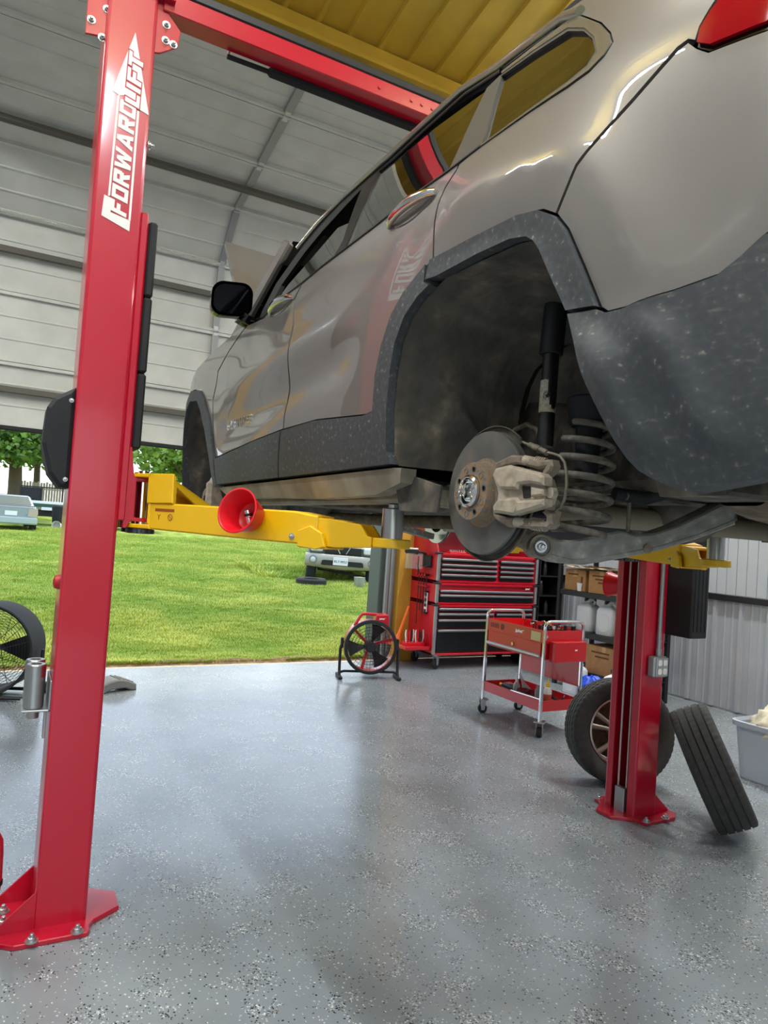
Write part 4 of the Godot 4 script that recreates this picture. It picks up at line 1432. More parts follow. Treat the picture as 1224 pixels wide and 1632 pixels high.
	# ---- handles
	for h in [[[622, 362], [640, 346], [662, 330], [697, 306]], [[432, 500], [442, 491], [454, 482], [469, 473]]]:
		for mir in [false, true]:
			var ps := hits(h)
			var pts := []
			for k in 13:
				var t := k / 12.0
				var q: Vector2 = ps[0].lerp(ps[3], t)
				q.y += 0.012 * sin(PI * t)
				pts.append(surf(q, -0.004 - 0.022 * pow(sin(PI * t), 0.5), mir))
			var s := nb()
			var rr := []
			for k in 13:
				rr.append(0.010 + 0.006 * sin(PI * k / 12.0))
			tube(s, pts, rr, 10)
			var hd := objw("door_handle", s, "chrome", car)
			s = nb()
			var mid: Vector2 = (ps[0] + ps[3]) * 0.5
			var c := surf(mid, 0.0, mir)
			var nn := surf_n(mid, mir)
			var ov := []
			for k in 20:
				ov.append(Vector2(cos(TAU * k / 20.0) * (ps[3] - ps[0]).length() * 0.42, sin(TAU * k / 20.0) * 0.034))
			var zx := Vector3(0, 0, 1)
			var yx := nn.cross(zx).normalized()
			zx = yx.cross(nn).normalized()
			prism(s, ov, -0.002, 0.0025, Transform3D(Basis(zx, yx, nn), c), 0.002)
			objw("handle_cup", s, "paint", hd)
	# ---- name badge on the front door
	var bp := hits([[359, 679], [397, 667]])
	var tm := text("CHEROKEE", 0.06, 0.004)
	var bo := MeshInstance3D.new()
	bo.name = "door_badge"
	bo.mesh = tm
	bo.material_override = M["chrome"]
	car.add_child(bo)
	var bw := tm.get_aabb().size.x
	var ax := Vector3(0, bp[1].y - bp[0].y, bp[1].x - bp[0].x)
	var bc: Vector2 = (bp[0] + bp[1]) * 0.5
	var bn := surf_n(bc, false)
	var bs := Basis(ax / bw, bn.cross(ax.normalized()).normalized() * 1.0, bn)
	bo.transform = car.global_transform.affine_inverse() * Transform3D(bs, surf(bc, -0.003, false) - bs * Vector3(tm.get_aabb().get_center().x, tm.get_aabb().get_center().y, 0))
	# ---- mirror
	for mir in [false, true]:
		var fx := func(v: Vector3) -> Vector3: return Vector3(2 * CX - v.x, v.y, v.z) if mir else v
		var s := nb()
		var P := []
		for i in 9:
			var t := i / 8.0
			var row := []
			var zc := -3.30 - 0.13 * t
			var sc := sqrt(maxf(0.0, 1.0 - pow(t, 2.6))) if i < 8 else 0.02
			for q in rrect(0.20, 0.165, 0.055, 5):
				row.append(fx.call(Vector3(0.868 + q.x * sc, 2.69 + q.y * sc - 0.01 * t + 0.12 * q.x * sc, zc)))
			P.append(row)
		sheet(s, P, 1, true)
		bar(s, fx.call(Vector3(0.92, 2.63, -3.36)), fx.call(Vector3(1.0, 2.60, -3.36)), 0.07, 0.045)
		var mo := objw("side_mirror", s, "black_gloss", car)
		s = nb()
		var pl := []
		for q in rrect(0.175, 0.14, 0.05, 5):
			pl.append(Vector2(q.x, q.y + 0.12 * q.x))
		prism(s, pl, -0.004, 0.002, Transform3D(Basis.IDENTITY, fx.call(Vector3(0.868, 2.69, -3.305))))
		objw("mirror_glass", s, "mirror", mo)
	make_car_shell()
	make_car_wells()
	make_rear_suspension()
	make_front_brakes()

# roof, glass, hood, tail, floor pan, cabin
func make_car_shell() -> void:
	var s := nb()
	# roof: crowned sheet between the drip mouldings
	var zr := [-3.55, -3.3, -3.0, -2.6, -2.2, -1.8, -1.5, -1.3, -1.1, -0.95, -0.78]
	var yl := []
	var drip := hits([[480, 390], [509, 355], [539, 323], [586, 281], [627, 245], [671, 204], [739, 143], [838, 74], [926, 20]])
	var P := []
	for z in zr:
		var y: float = drip[0].y
		for i in drip.size() - 1:
			if (drip[i].x <= z and drip[i + 1].x >= z):
				y = lerpf(drip[i].y, drip[i + 1].y, (z - drip[i].x) / (drip[i + 1].x - drip[i].x))
		if z > drip[8].x:
			y = lerpf(drip[8].y, 3.0, clampf((z - drip[8].x) * 5.0, 0.0, 1.0))
		var x := xs0(y, z)
		var row := []
		for k in 17:
			var t := k / 16.0 * 2.0 - 1.0
			row.append(Vector3(CX + (CX - x) * t, y + 0.085 * (1.0 - pow(absf(t), 2.6)), z))
		P.append(row)
	sheet(s, P)
	objw("roof", s, "paint", car)
	# windscreen and A pillars
	s = nb()
	var W := []
	for i in 7:
		var t := i / 6.0
		var row := []
		for k in 13:
			var u := k / 12.0 * 2.0 - 1.0
			var hw := lerpf(0.66, 0.84, t)
			row.append(Vector3(CX + hw * u, lerpf(3.13, 2.63, t) + 0.05 * (1 - u * u) * (1 - t), lerpf(-3.5, -3.75, t) - 0.35 * (1 - u * u) * t - 0.03 * (1 - u * u)))
		W.append(row)
	sheet(s, W)
	objw("windscreen", s, "tint", car)
	for sg in [-1.0, 1.0]:
		s = nb()
		bar(s, Vector3(CX + sg * 0.68, 3.12, -3.5), Vector3(CX + sg * 0.87, 2.61, -3.72), 0.05, 0.05, Vector3.UP, 0.01)
		objw("windscreen_pillar", s, "paint", car)
	# hood standing open on its hinges
	s = nb()
	var Hd := []
	for i in 7:
		var t := i / 6.0
		var row := []
		for k in 13:
			var u := k / 12.0 * 2.0 - 1.0
			var zz := lerpf(-3.72, -4.62, t) - 0.12 * (1 - u * u) * t + 0.02 * sin(PI * t)
			var yy := 2.63 + 0.86 * pow(t, 1.1) + 0.03 * (1 - u * u)
			row.append(Vector3(CX + (0.80 - 0.06 * t) * u, yy, zz))
		Hd.append(row)
	sheet(s, Hd)
	var low := []
	for r in Hd:
		var rr := []
		for p in r:
			rr.append(p + Vector3(0, -0.02, -0.025))
		low.append(rr)
	sheet(s, low)
	for r in 6:
		for k in [0, 12]:
			quad(s, Hd[r][k], Hd[r + 1][k], low[r + 1][k], low[r][k])
	for k in 12:
		quad(s, Hd[6][k], Hd[6][k + 1], low[6][k + 1], low[6][k])
	objw("hood", s, "paint", car)
	# tailgate, rear glass and bumper across the back
	s = nb()
	var T := []
	var ys := [2.13, 2.25, 2.4, 2.55, 2.68, 2.8, 2.95, 3.07]
	for y in ys:
		var row := []
		var zt: float = -0.56 - maxf(0.0, y - 2.55) * 0.55
		var x := minf(xs0(y, zt), 1.5)
		for k in 13:
			var u := k / 12.0 * 2.0 - 1.0
			row.append(Vector3(CX + (CX - x) * u, y, zt + 0.09 * (1 - u * u)))
		T.append(row)
	sheet(s, T.slice(0, 5))
	objw("tailgate", s, "paint", car)
	s = nb()
	sheet(s, T.slice(4, 8))
	objw("rear_glass", s, "tint", car)
	s = nb()
	var Bq := []
	for y in [1.70, 1.76, 1.9, 2.05, 2.135]:
		var row := []
		var zt := -0.57 - (0.05 if y < 1.72 else 0.0)
		var x := xs0(y, zt)
		for k in 13:
			var u := k / 12.0 * 2.0 - 1.0
			row.append(Vector3(CX + (CX - x) * u, y, zt + 0.12 * (1 - u * u)))
		Bq.append(row)
	sheet(s, Bq)
	objw("rear_valance", s, "cladding", car)
	s = nb()
	var Fq := []
	for y in [1.72, 1.9, 2.1, 2.3, 2.45]:
		var row := []
		var x := xs0(y, -5.08)
		for k in 13:
			var u := k / 12.0 * 2.0 - 1.0
			row.append(Vector3(CX + (CX - x) * u, y, -5.08 - 0.2 * (1 - u * u)))
		Fq.append(row)
	sheet(s, Fq)
	objw("front_valance", s, "cladding", car)
	# dark inner structure behind the door gaps, headlining, cabin floor and seats
	for mir in [false, true]:
		s = nb()
		drape(s, hits([[352, 760], [347, 640], [352, 600], [396, 524], [448, 484], [482, 460], [512, 433], [548, 406], [598, 368], [665, 315], [715, 281], [700, 330], [684, 425], [650, 462], [625, 505], [612, 560], [606, 730]]), 0.03, 0.0, mir, 0.08)
		objw("door_structure", s, "black_trim", car, false)
		s = nb()
		drape(s, hits([[720, 300], [768, 250], [906, 155], [975, 90], [1075, 90], [985, 205], [900, 340], [870, 330], [700, 405]]), 0.03, 0.0, mir, 0.08)
		objw("quarter_structure", s, "black_trim", car, false)
	s = nb()
	bx(s, Vector3(CX, 3.09, -2.2), Vector3(1.26, 0.02, 2.5))
	objw("headlining", s, "cabin", car)
	s = nb()
	bx(s, Vector3(CX, 1.86, -2.85), Vector3(1.68, 0.03, 1.7))
	bx(s, Vector3(CX, 2.3, -3.72), Vector3(1.6, 0.7, 0.1))
	objw("cabin_floor", s, "cabin", car)
	for sx in [CX - 0.38, CX + 0.38]:
		s = nb()
		bx(s, Vector3(sx, 2.25, -2.75), Vector3(0.5, 0.18, 0.5), 0.05)
		bx(s, Vector3(sx, 2.6, -2.5), Vector3(0.5, 0.6, 0.14), 0.05, Basis(Vector3.RIGHT, -0.2))
		bx(s, Vector3(sx, 2.97, -2.42), Vector3(0.26, 0.17, 0.1), 0.04)
		objw("seat", s, "cabin", car)
	s = nb()
	bx(s, Vector3(CX, 2.25, -1.85), Vector3(1.25, 0.18, 0.5), 0.05)
	bx(s, Vector3(CX, 2.6, -1.6), Vector3(1.25, 0.6, 0.14), 0.05, Basis(Vector3.RIGHT, -0.2))
	objw("rear_seat", s, "cabin", car)
	s = nb()
	for k in 24:
		var a := TAU * k / 24.0
		var b := TAU * (k + 1) / 24.0
		tube(s, [Vector3(CX - 0.38 + 0.18 * cos(a), 2.62 + 0.17 * sin(a), -3.25 - 0.07 * sin(a)), Vector3(CX - 0.38 + 0.18 * cos(b), 2.62 + 0.17 * sin(b), -3.25 - 0.07 * sin(b))], 0.014, 6, false)
	bx(s, Vector3(CX - 0.38, 2.62, -3.27), Vector3(0.12, 0.1, 0.05), 0.02)
	objw("steering_wheel", s, "cabin", car)
	# underside
	s = nb()
	bx(s, Vector3(CX, 1.765, -2.75), Vector3(1.62, 0.05, 1.9), 0.01)
	bx(s, Vector3(CX, 1.80, -1.55), Vector3(0.9, 0.05, 0.9), 0.01)
	bx(s, Vector3(CX, 1.87, -0.95), Vector3(0.75, 0.05, 0.7), 0.01)
	bx(s, Vector3(CX, 1.80, -4.4), Vector3(1.0, 0.06, 1.3), 0.01)
	objw("floor_pan", s, "underbody", car)
	for sx in [1.12, 2 * CX - 1.12]:
		s = nb()
		bx(s, Vector3(sx, 1.745, -2.7), Vector3(0.1, 0.05, 1.9), 0.01)
		objw("chassis_rail", s, "sill", car)
		s = nb()
		prism(s, [Vector2(-2.9, 1.735), Vector2(-2.75, 1.715), Vector2(-2.2, 1.705), Vector2(-2.05, 1.73), Vector2(-2.05, 1.76), Vector2(-2.9, 1.76)], sx + 0.06, sx + 0.3 if sx < CX else sx - 0.3, Transform3D(Basis(Vector3.BACK, Vector3.UP, Vector3.RIGHT), Vector3.ZERO), 0.005)
		objw("belly_shield", s, "underbody", car)
	s = nb()
	blob(s, Vector3(CX + 0.1, 1.73, -2.15), Vector3(0.42, 0.09, 0.35), 0.1, 4)
	objw("fuel_tank", s, "black_soft", car)
	s = nb()
	tube(s, [Vector3(CX - 0.05, 1.70, -4.3), Vector3(CX - 0.05, 1.69, -3.2), Vector3(CX - 0.1, 1.69, -2.4), Vector3(CX - 0.12, 1.70, -1.9)], 0.032, 10)
	objw("exhaust_pipe", s, "rusty", car)
	s = nb()
	blob(s, Vector3(CX, 1.88, -4.35), Vector3(0.38, 0.2, 0.45), 0.25, 9)
	objw("engine_block", s, "underbody", car)

# inner wheel houses
func make_car_wells() -> void:
	var arch := hits([[628, 742], [622, 720], [622, 654], [627, 595], [635, 548], [650, 507], [671, 475], [702, 443], [768, 408], [819, 385], [845, 381], [857, 388], [866, 402], [886, 449], [909, 500], [929, 554], [953, 618], [969, 665], [987, 705], [1006, 734], [1024, 753]])
	var ctr := Vector2(-1.40, 1.80)
	for mir in [false, true]:
		var s := nb()
		var P := []
		var fnz := noise(3, 6.0, 3)
		for r in 9:
			var t := r / 8.0
			var row := []
			for i in arch.size():
				var a: Vector2 = arch[i]
				var k := 1.0 - 0.10 * t - 0.10 * t * t
				var q := ctr + (a - ctr) * k
				var bulge := 0.0
				if a.x < -1.45:
					bulge = 0.03 * sin(t * PI * 1.3)
				var X := lerpf(xs0(a.y, a.x) + 0.015, 1.36, 1.0 - pow(1.0 - t, 1.5))
				var dd := 0.008 * fnz.get_noise_3d(q.x * 3.0, q.y * 3.0, t * 2.0)
				row.append(Vector3(2 * CX - X if mir else X, q.y + dd, q.x + bulge + dd))
			P.append(row)
		sheet(s, P)
		# inner wall down to the ragged cut-out above the hub
		var top := []
		for i in arch.size():
			top.append(ctr + (arch[i] - ctr) * 0.80)
		var cut := []
		for c in [[691, 722], [708, 686], [735, 678], [797, 672], [812, 637], [856, 636], [900, 640], [960, 650]]:
			var p := on_x(c[0], c[1], 1.30)
			cut.append(Vector2(p.z, p.y))
		for i in arch.size():
			var o: Vector2 = top[i]
			if i + 1 < arch.size():
				var o2: Vector2 = top[i + 1]
				var f := func(v: Vector2) -> float:
					var y: float = cut[0].y - 0.12
					for k in cut.size() - 1:
						if v.x >= cut[k].x and v.x <= cut[k + 1].x:
							y = lerpf(cut[k].y, cut[k + 1].y, (v.x - cut[k].x) / (cut[k + 1].x - cut[k].x))
					if v.x > cut[cut.size() - 1].x:
						y = cut[cut.size() - 1].y
					return minf(y, v.y)
				var X := 2 * CX - 1.36 if mir else 1.36
				for e in 4:
					var y1a := lerpf(o.y, f.call(o), e / 4.0)
					var y1b := lerpf(o.y, f.call(o), (e + 1) / 4.0)
					var y2a := lerpf(o2.y, f.call(o2), e / 4.0)
					var y2b := lerpf(o2.y, f.call(o2), (e + 1) / 4.0)
					quad(s, Vector3(X, y1a, o.x), Vector3(X, y2a, o2.x), Vector3(X, y2b, o2.x), Vector3(X, y1b, o.x), 1)
		objw("wheel_liner", s, "liner", car)
		# body metal behind the cut-out
		s = nb()
		var X2 := 2 * CX - 1.46 if mir else 1.46
		bx(s, Vector3(X2, 2.02, -1.40), Vector3(0.1, 0.5, 1.0), 0.03)
		bx(s, Vector3(X2 + (0.1 if mir else -0.1), 2.0, -1.16), Vector3(0.24, 0.12, 0.3), 0.04)
		objw("inner_wheelhouse", s, "underbody", car)
		# flap hanging in front of the wheel
		s = nb()
		var fp := []
		for c in [[628, 745], [640, 752], [704, 774], [697, 818], [638, 815]]:
			var p := on_x(c[0], c[1], 1.02)
			fp.append(Vector2(p.z, p.y))
		prism(s, fp, 1.016, 1.026, Transform3D(Basis(Vector3.BACK, Vector3.UP, Vector3.LEFT if mir else Vector3.RIGHT), Vector3(2 * CX if mir else 0.0, 0, 0)), 0.002)
		objw("mud_flap", s, "liner", car)
		# fixing clips of the liner
		for c in [[764, 487]]:
			s = nb()
			var p := on_x(c[0], c[1], 1.325)
			cyl(s, Vector3(2 * CX - p.x if mir else p.x, p.y, p.z), Vector3(2 * CX - p.x + 0.01 if mir else p.x - 0.01, p.y, p.z), 0.014, 12)
			objw("clip", s, "black", car)
		# front wheel house
		s = nb()
		var FA := [Vector2(-3.70, 1.74), Vector2(-3.72, 1.85), Vector2(-3.76, 1.95), Vector2(-3.88, 2.12), Vector2(-4.02, 2.25), Vector2(-4.12, 2.315), Vector2(-4.30, 2.335), Vector2(-4.44, 2.29), Vector2(-4.55, 2.16), Vector2(-4.60, 2.02), Vector2(-4.63, 1.72)]
		P = []
		for r in 5:
			var t := r / 4.0
			var row := []
			for a in FA:
				var X := lerpf(xs0(a.y, a.x) + 0.015, 1.38, t)
				var q: Vector2 = Vector2(-4.16, 1.8) + (a - Vector2(-4.16, 1.8)) * (1.0 - 0.08 * t * t)
				row.append(Vector3(2 * CX - X if mir else X, q.y, q.x))
			P.append(row)
		sheet(s, P)
		var X3 := 2 * CX - 1.38 if mir else 1.38
		bx(s, Vector3(X3, 2.0, -4.16), Vector3(0.02, 0.6, 0.9))
		objw("front_wheel_liner", s, "liner", car)

func rotor_mesh(s: SurfaceTool, c: Vector3, r: float, sg: float) -> void:
	# axis along X, outer face towards -X when sg = 1
	var xf := Transform3D(Basis(Vector3.UP, Vector3.LEFT * sg, Vector3.BACK), c)
	lathe(s, [Vector2(0.088, 0.0), Vector2(r - 0.002, 0.0), Vector2(r, -0.003), Vector2(r, -0.008), Vector2(r - 0.012, -0.009), Vector2(r - 0.012, -0.015), Vector2(r, -0.016), Vector2(r, -0.024), Vector2(0.088, -0.024)], xf, 56)

func make_rear_suspension() -> void:
	var C := Vector3(1.06, 1.74, -1.452)
	for mir in [false, true]:
		var fx := func(v: Vector3) -> Vector3: return Vector3(2 * CX - v.x, v.y, v.z) if mir else v
		var sg := -1.0 if mir else 1.0
		var xf := Transform3D(Basis(Vector3.UP, Vector3.LEFT * sg, Vector3.BACK), fx.call(C))
		# rotor, hat, hub
		var s := nb()
		rotor_mesh(s, fx.call(C), 0.158, sg)
		var ro := objw("brake_rotor", s, "rotor", car)
		s = nb()
		lathe(s, [Vector2(0.089, -0.002), Vector2(0.088, 0.001), Vector2(0.080, 0.002), Vector2(0.077, 0.006), Vector2(0.075, 0.034), Vector2(0.071, 0.040), Vector2(0.042, 0.040), Vector2(0.041, 0.037)], xf, 48)
		objw("rotor_hat", s, "rust", ro)
		s = nb()
		lathe(s, [Vector2(0.041, 0.034), Vector2(0.041, 0.048), Vector2(0.036, 0.052), Vector2(0.033, 0.052), Vector2(0.031, 0.047), Vector2(0.031, 0.020), Vector2(0.02, 0.018), Vector2(0.017, 0.03), Vector2(0.008, 0.036), Vector2(0, 0.036)], xf, 36)
		objw("hub_bore", s, "chrome", ro)
		for k in 10:
			s = nb()
			var a := TAU * (k + 0.3) / 10.0
			var p := Vector3(cos(a) * 0.057, 0.040, sin(a) * 0.057)
			if k % 2 == 0:
				lathe(s, [Vector2(0.0075, -0.001), Vector2(0.0075, 0.0015), Vector2(0.006, 0.002), Vector2(0.005, -0.0), Vector2(0, -0.0)], xf * Transform3D(Basis.IDENTITY, p), 12)
				objw("stud_hole", s, "zinc_dark", ro)
			else:
				lathe(s, [Vector2(0.0085, -0.001), Vector2(0.0085, 0.0012), Vector2(0.006, 0.0012), Vector2(0.0055, -0.0005), Vector2(0, -0.0005)], xf * Transform3D(Basis.IDENTITY, p), 12)
				objw("bolt_hole", s, "rust", ro)
		# dust shield
		s = nb()
		lathe(s, [Vector2(0.06, -0.034), Vector2(0.155, -0.034), Vector2(0.172, -0.028), Vector2(0.174, -0.020), Vector2(0.172, -0.020), Vector2(0.168, -0.030), Vector2(0.06, -0.037)], xf, 40, deg_to_rad(95), deg_to_rad(400))
		objw("dust_shield", s, "shield", car)
		# caliper: outlines taken in the plane of the wheel, pushed in depth
		var yz := Transform3D(Basis(Vector3.BACK, Vector3.UP, Vector3.RIGHT * sg), Vector3(0 if not mir else 2 * CX, 0, 0))
		var ol := func(l: Array, X: float) -> Array:
			var r := []
			for c in l:
				var p := on_x(c[0], c[1], X)
				r.append(Vector2(p.z, p.y))
			return r
		s = nb()
		prism(s, ol.call([[786, 758], [791, 746], [813, 741], [862, 753], [869, 758], [870, 782], [869, 807], [847, 814], [818, 822], [788, 817], [786, 807], [794, 796], [795, 787], [793, 778]], 1.04), 1.034, 1.055, yz, 0.006)
		prism(s, ol.call([[788, 758], [792, 747], [813, 742], [862, 754], [868, 760], [868, 774], [846, 770], [828, 772], [826, 780], [798, 779], [794, 772]], 1.022), 1.016, 1.05, yz, 0.006)
		prism(s, ol.call([[796, 795], [826, 793], [829, 798], [846, 797], [868, 795], [868, 806], [847, 813], [818, 821], [790, 816], [788, 807]], 1.022), 1.016, 1.05, yz, 0.006)
		prism(s, ol.call([[848, 776], [868, 780], [868, 790], [848, 792]], 1.03), 1.024, 1.05, yz, 0.004)
		prism(s, ol.call([[806, 746], [848, 752], [866, 762], [872, 783], [866, 803], [850, 808], [812, 816]], 1.06), 1.04, 1.105, yz, 0.012)
		var cal := objw("brake_caliper", s, "caliper", car)
		s = nb()
		prism(s, ol.call([[832, 774], [844, 775], [845, 793], [834, 794]], 1.032), 1.031, 1.036, yz, 0.001)
		objw("caliper_window", s, "black", cal)
		s = nb()
		cyl(s, fx.call(on_x(820, 811, 1.018)), fx.call(on_x(820, 811, 1.018) + Vector3(-0.006, 0, 0)), 0.009, 12)
		cyl(s, fx.call(on_x(883, 786, 1.05)), fx.call(on_x(883, 786, 1.05) + Vector3(-0.012, 0, 0)), 0.012, 12)
		objw("caliper_boss", s, "caliper", cal)
		# bracket arms above and below
		s = nb()
		prism(s, ol.call([[784, 744], [789, 737], [813, 725], [837, 726], [857, 733], [877, 732], [880, 742], [876, 752], [867, 760], [862, 752], [866, 745], [857, 747], [822, 739], [805, 743], [792, 748], [790, 818], [806, 825], [850, 827], [868, 831], [869, 824], [862, 816], [868, 812], [877, 820], [879, 836], [872, 843], [838, 842], [808, 840], [786, 827], [783, 815]], 1.04), 1.04, 1.07, yz, 0.005)
		objw("caliper_bracket", s, "caliper_dark", cal)
		for c in [[[836, 733], [868, 740]], [[822, 832], [868, 837]]]:
			s = nb()
			var a: Vector3 = on_x(c[0][0], c[0][1], 1.045)
			var b: Vector3 = on_x(c[1][0], c[1][1], 1.06)
			cyl(s, fx.call(a), fx.call(b), 0.0115, 12)
			for k in 5:
				var t := 0.6 + 0.1 * k
				cyl(s, fx.call(a.lerp(b, t)), fx.call(a.lerp(b, t + 0.05)), 0.015, 12)
			objw("slide_pin", s, "caliper", cal)
		# brake lines
		s = nb()
		var ln := []
		for c in [[816, 701], [834, 705], [847, 711], [867, 720], [881, 723], [893, 727], [900, 737], [903, 753], [903, 775], [900, 795], [893, 808], [879, 819]]:
			ln.append(fx.call(on_x(c[0], c[1], 1.14)))
		tube(s, ln, 0.0035, 8)
		cyl(s, fx.call(on_x(844, 709, 1.14)), fx.call(on_x(872, 722, 1.14)), 0.0075, 10)
		cyl(s, fx.call(on_x(852, 713, 1.14)), fx.call(on_x(860, 717, 1.14)), 0.010, 6)
		objw("brake_line", s, "caliper_dark", car)
		s = nb()
		var ln2 := []
		for c in [[808, 700], [822, 684], [840, 676], [856, 684], [862, 702]]:
			ln2.append(fx.call(on_x(c[0], c[1], 1.22)))
		tube(s, ln2, 0.007, 8)
		objw("brake_hose", s, "underbody", car)
		# knuckle and trailing arm
		s = nb()
		var kn := [C + Vector3(0.06, 0.10, 0.0), C + Vector3(0.07, 0.0, 0.02), C + Vector3(0.09, -0.09, 0.02), Vector3(1.16, 1.625, -1.36)]
		tube(s, [fx.call(kn[0]), fx.call(kn[1]), fx.call(kn[2]), fx.call(kn[3])], [0.04, 0.065, 0.045, 0.03], 12)
		tube(s, [fx.call(C + Vector3(0.08, 0.02, -0.05)), fx.call(C + Vector3(0.12, 0.0, -0.3)), fx.call(C + Vector3(0.14, 0.03, -0.55))], [0.05, 0.035, 0.045], 10)
		objw("knuckle", s, "caliper_dark", car)
		for c in [[706, 708, 1.2, 0.035], [726, 700, 1.25, 0.02]]:
			s = nb()
			var p := on_x(c[0], c[1], c[2])
			lathe(s, [Vector2(0, 0), Vector2(c[3] * 0.5, 0), Vector2(c[3] * 0.55, -0.004), Vector2(c[3] * 0.8, -0.004), Vector2(c[3] * 0.85, 0.004), Vector2(c[3], 0.004), Vector2(c[3], -0.06), Vector2(0, -0.06)], Transform3D(Basis(Vector3.UP, Vector3.LEFT * sg, Vector3.BACK), fx.call(p)), 24)
			objw("bushing", s, "black_soft", car)
		# lower control arm: a stamped channel from the knuckle to the subframe
		var A0 := Vector3(1.165, 0, -1.35)
		var A1 := Vector3(1.62, 0, -1.165)
		var d := (A1 - A0).normalized()
		var nrm := Vector3(-d.z, 0, d.x)
		if nrm.z < 0:
			nrm = -nrm
		var up := func(l: Array) -> Array:
			var r := []
			for c in l:
				var p := on_plane(c[0], c[1], A0, nrm)
				r.append(Vector2((p - A0).dot(d), p.y))
			return r
		var aw := func(lo: float, hi: float) -> Transform3D:
			return Transform3D(Basis(Vector3(d.x * sg, 0, d.z), Vector3.UP, Vector3(nrm.x * sg, 0, nrm.z)), fx.call(A0))
		var oa: Array = up.call([[848, 868], [858, 855], [872, 854], [888, 860], [910, 861], [935, 857], [957, 852], [985, 846], [1010, 852], [1040, 850], [1075, 838], [1110, 822], [1140, 806], [1160, 797], [1170, 812], [1167, 834], [1140, 846], [1110, 857], [1080, 867], [1048, 876], [1015, 884], [987, 889], [955, 896], [926, 899], [905, 899], [885, 896], [866, 889], [852, 882]])
		s = nb()
		prism(s, oa, -0.012, 0.012, aw.call(0, 0), 0.005)
		var lo: Array = up.call([[866, 878], [905, 889], [926, 889], [987, 880], [1048, 868], [1110, 849], [1167, 826], [1168, 836], [1110, 858], [1048, 877], [987, 890], [926, 900], [885, 897], [860, 887]])
		prism(s, lo, -0.075, 0.014, aw.call(0, 0), 0.004)
		var ro2: Array = up.call([[1043, 850], [1075, 839], [1110, 823], [1160, 798], [1162, 806], [1110, 832], [1075, 848], [1046, 858]])
		prism(s, ro2, -0.075, 0.014, aw.call(0, 0), 0.003)
		var la := objw("control_arm", s, "arm_grey", car)
		for c in [[859, 871, 0.030, 0.05], [1028, 874, 0.012, 0.012]]:
			s = nb()
			var p: Vector3 = on_plane(c[0], c[1], A0, nrm)
			var R: float = c[2]
			var xfb := Transform3D(frame(Vector3(nrm.x * sg, 0, nrm.z)), fx.call(p))
			if R > 0.02:
				lathe(s, [Vector2(0, 0.020), Vector2(R * 0.3, 0.020), Vector2(R * 0.32, 0.006), Vector2(R * 0.75, 0.006), Vector2(R * 0.8, 0.018), Vector2(R, 0.018), Vector2(R, -0.04), Vector2(0, -0.04)], xfb, 28)
			else:
				lathe(s, [Vector2(0, 0.018), Vector2(R, 0.018), Vector2(R, 0.012)], xfb, 20)
			objw("arm_bushing", s, "caliper_dark", la)
			if R > 0.02:
				s = nb()
				hexbolt(s, fx.call(p) + xfb.basis.y * 0.014, xfb.basis.y, 0.010)
				objw("bolt", s, "zinc", la)
		# coil spring with its seat
		s = nb()
		var sp := []
		var turns := 6.4
		for k in 161:
			var t := k / 160.0
			var a := t * turns * TAU + 0.6
			var rr := 0.064 * (1.0 - 0.18 * pow(absf(t - 0.5) * 2.0, 3.0))
			sp.append(fx.call(Vector3(1.285 + rr * cos(a), 1.648 + 0.285 * t, -1.325 + rr * sin(a))))
		tube(s, sp, 0.0088, 8)
		objw("coil_spring", s, "spring", car)
		s = nb()
		cyl(s, fx.call(Vector3(1.285, 1.925, -1.325)), fx.call(Vector3(1.285, 2.0, -1.325)), 0.05, 20, 0.06, 0.006)
		cyl(s, fx.call(Vector3(1.285, 1.80, -1.325)), fx.call(Vector3(1.285, 1.94, -1.325)), 0.028, 16, 0.034, 0.006)
		objw("bump_stop", s, "black_soft", car)
		# damper
		var top := on_x(892, 432, 1.235)
		var mid := on_x(878, 566, 1.225)
		var bot := on_x(868, 712, 1.215)
		s = nb()
		cyl(s, fx.call(mid), fx.call(top), 0.031, 24, 0.031, 0.003)
		var da := objw("damper", s, "black", car)
		s = nb()
		cyl(s, fx.call(bot), fx.call(mid + (top - mid) * 0.1), 0.0215, 24)
		objw("damper_body", s, "damper_black", da)
		s = nb()
		var l0 := bot.lerp(mid, 0.36)
		var l1 := bot.lerp(mid, 0.71)
		var lx := Transform3D(frame(fx.call(l1) - fx.call(l0)), fx.call(l0))
		lathe(s, [Vector2(0.0219, 0), Vector2(0.0219, (l1 - l0).length())], lx, 24)
		var lb := objw("damper_label", s, "label_paper", da)
		s = nb()
		var st := []
		for k in 10:
			var a := TAU * k / 10.0 + PI / 2
			st.append(Vector2.from_angle(a) * (0.0085 if k % 2 == 0 else 0.0035))
		var lm: Vector3 = (fx.call(l0) + fx.call(l1)) * 0.5
		var toward := Vector3(-0.72 * sg, 0, 0.69).normalized()
		prism(s, st, 0.0, 0.0008, Transform3D(Basis(Vector3.UP.cross(toward), Vector3.UP, toward), lm + toward * 0.0216))
		tube(s, range(17).map(func(k): return lm + toward * 0.0218 + (Vector3.UP.cross(toward) * cos(TAU * k / 16.0) + Vector3.UP * sin(TAU * k / 16.0)) * 0.0105), 0.0007, 4)
		objw("star_print", s, "black", lb)
		# stabiliser link and heat shield
		s = nb()
		tube(s, [fx.call(Vector3(1.40, 1.745, -1.285)), fx.call(Vector3(1.39, 1.665, -1.275))], 0.005, 8)
		cyl(s, fx.call(Vector3(1.38, 1.757, -1.285)), fx.call(Vector3(1.42, 1.757, -1.285)), 0.013, 14)
		objw("stabiliser_link", s, "caliper_dark", car)
		s = nb()
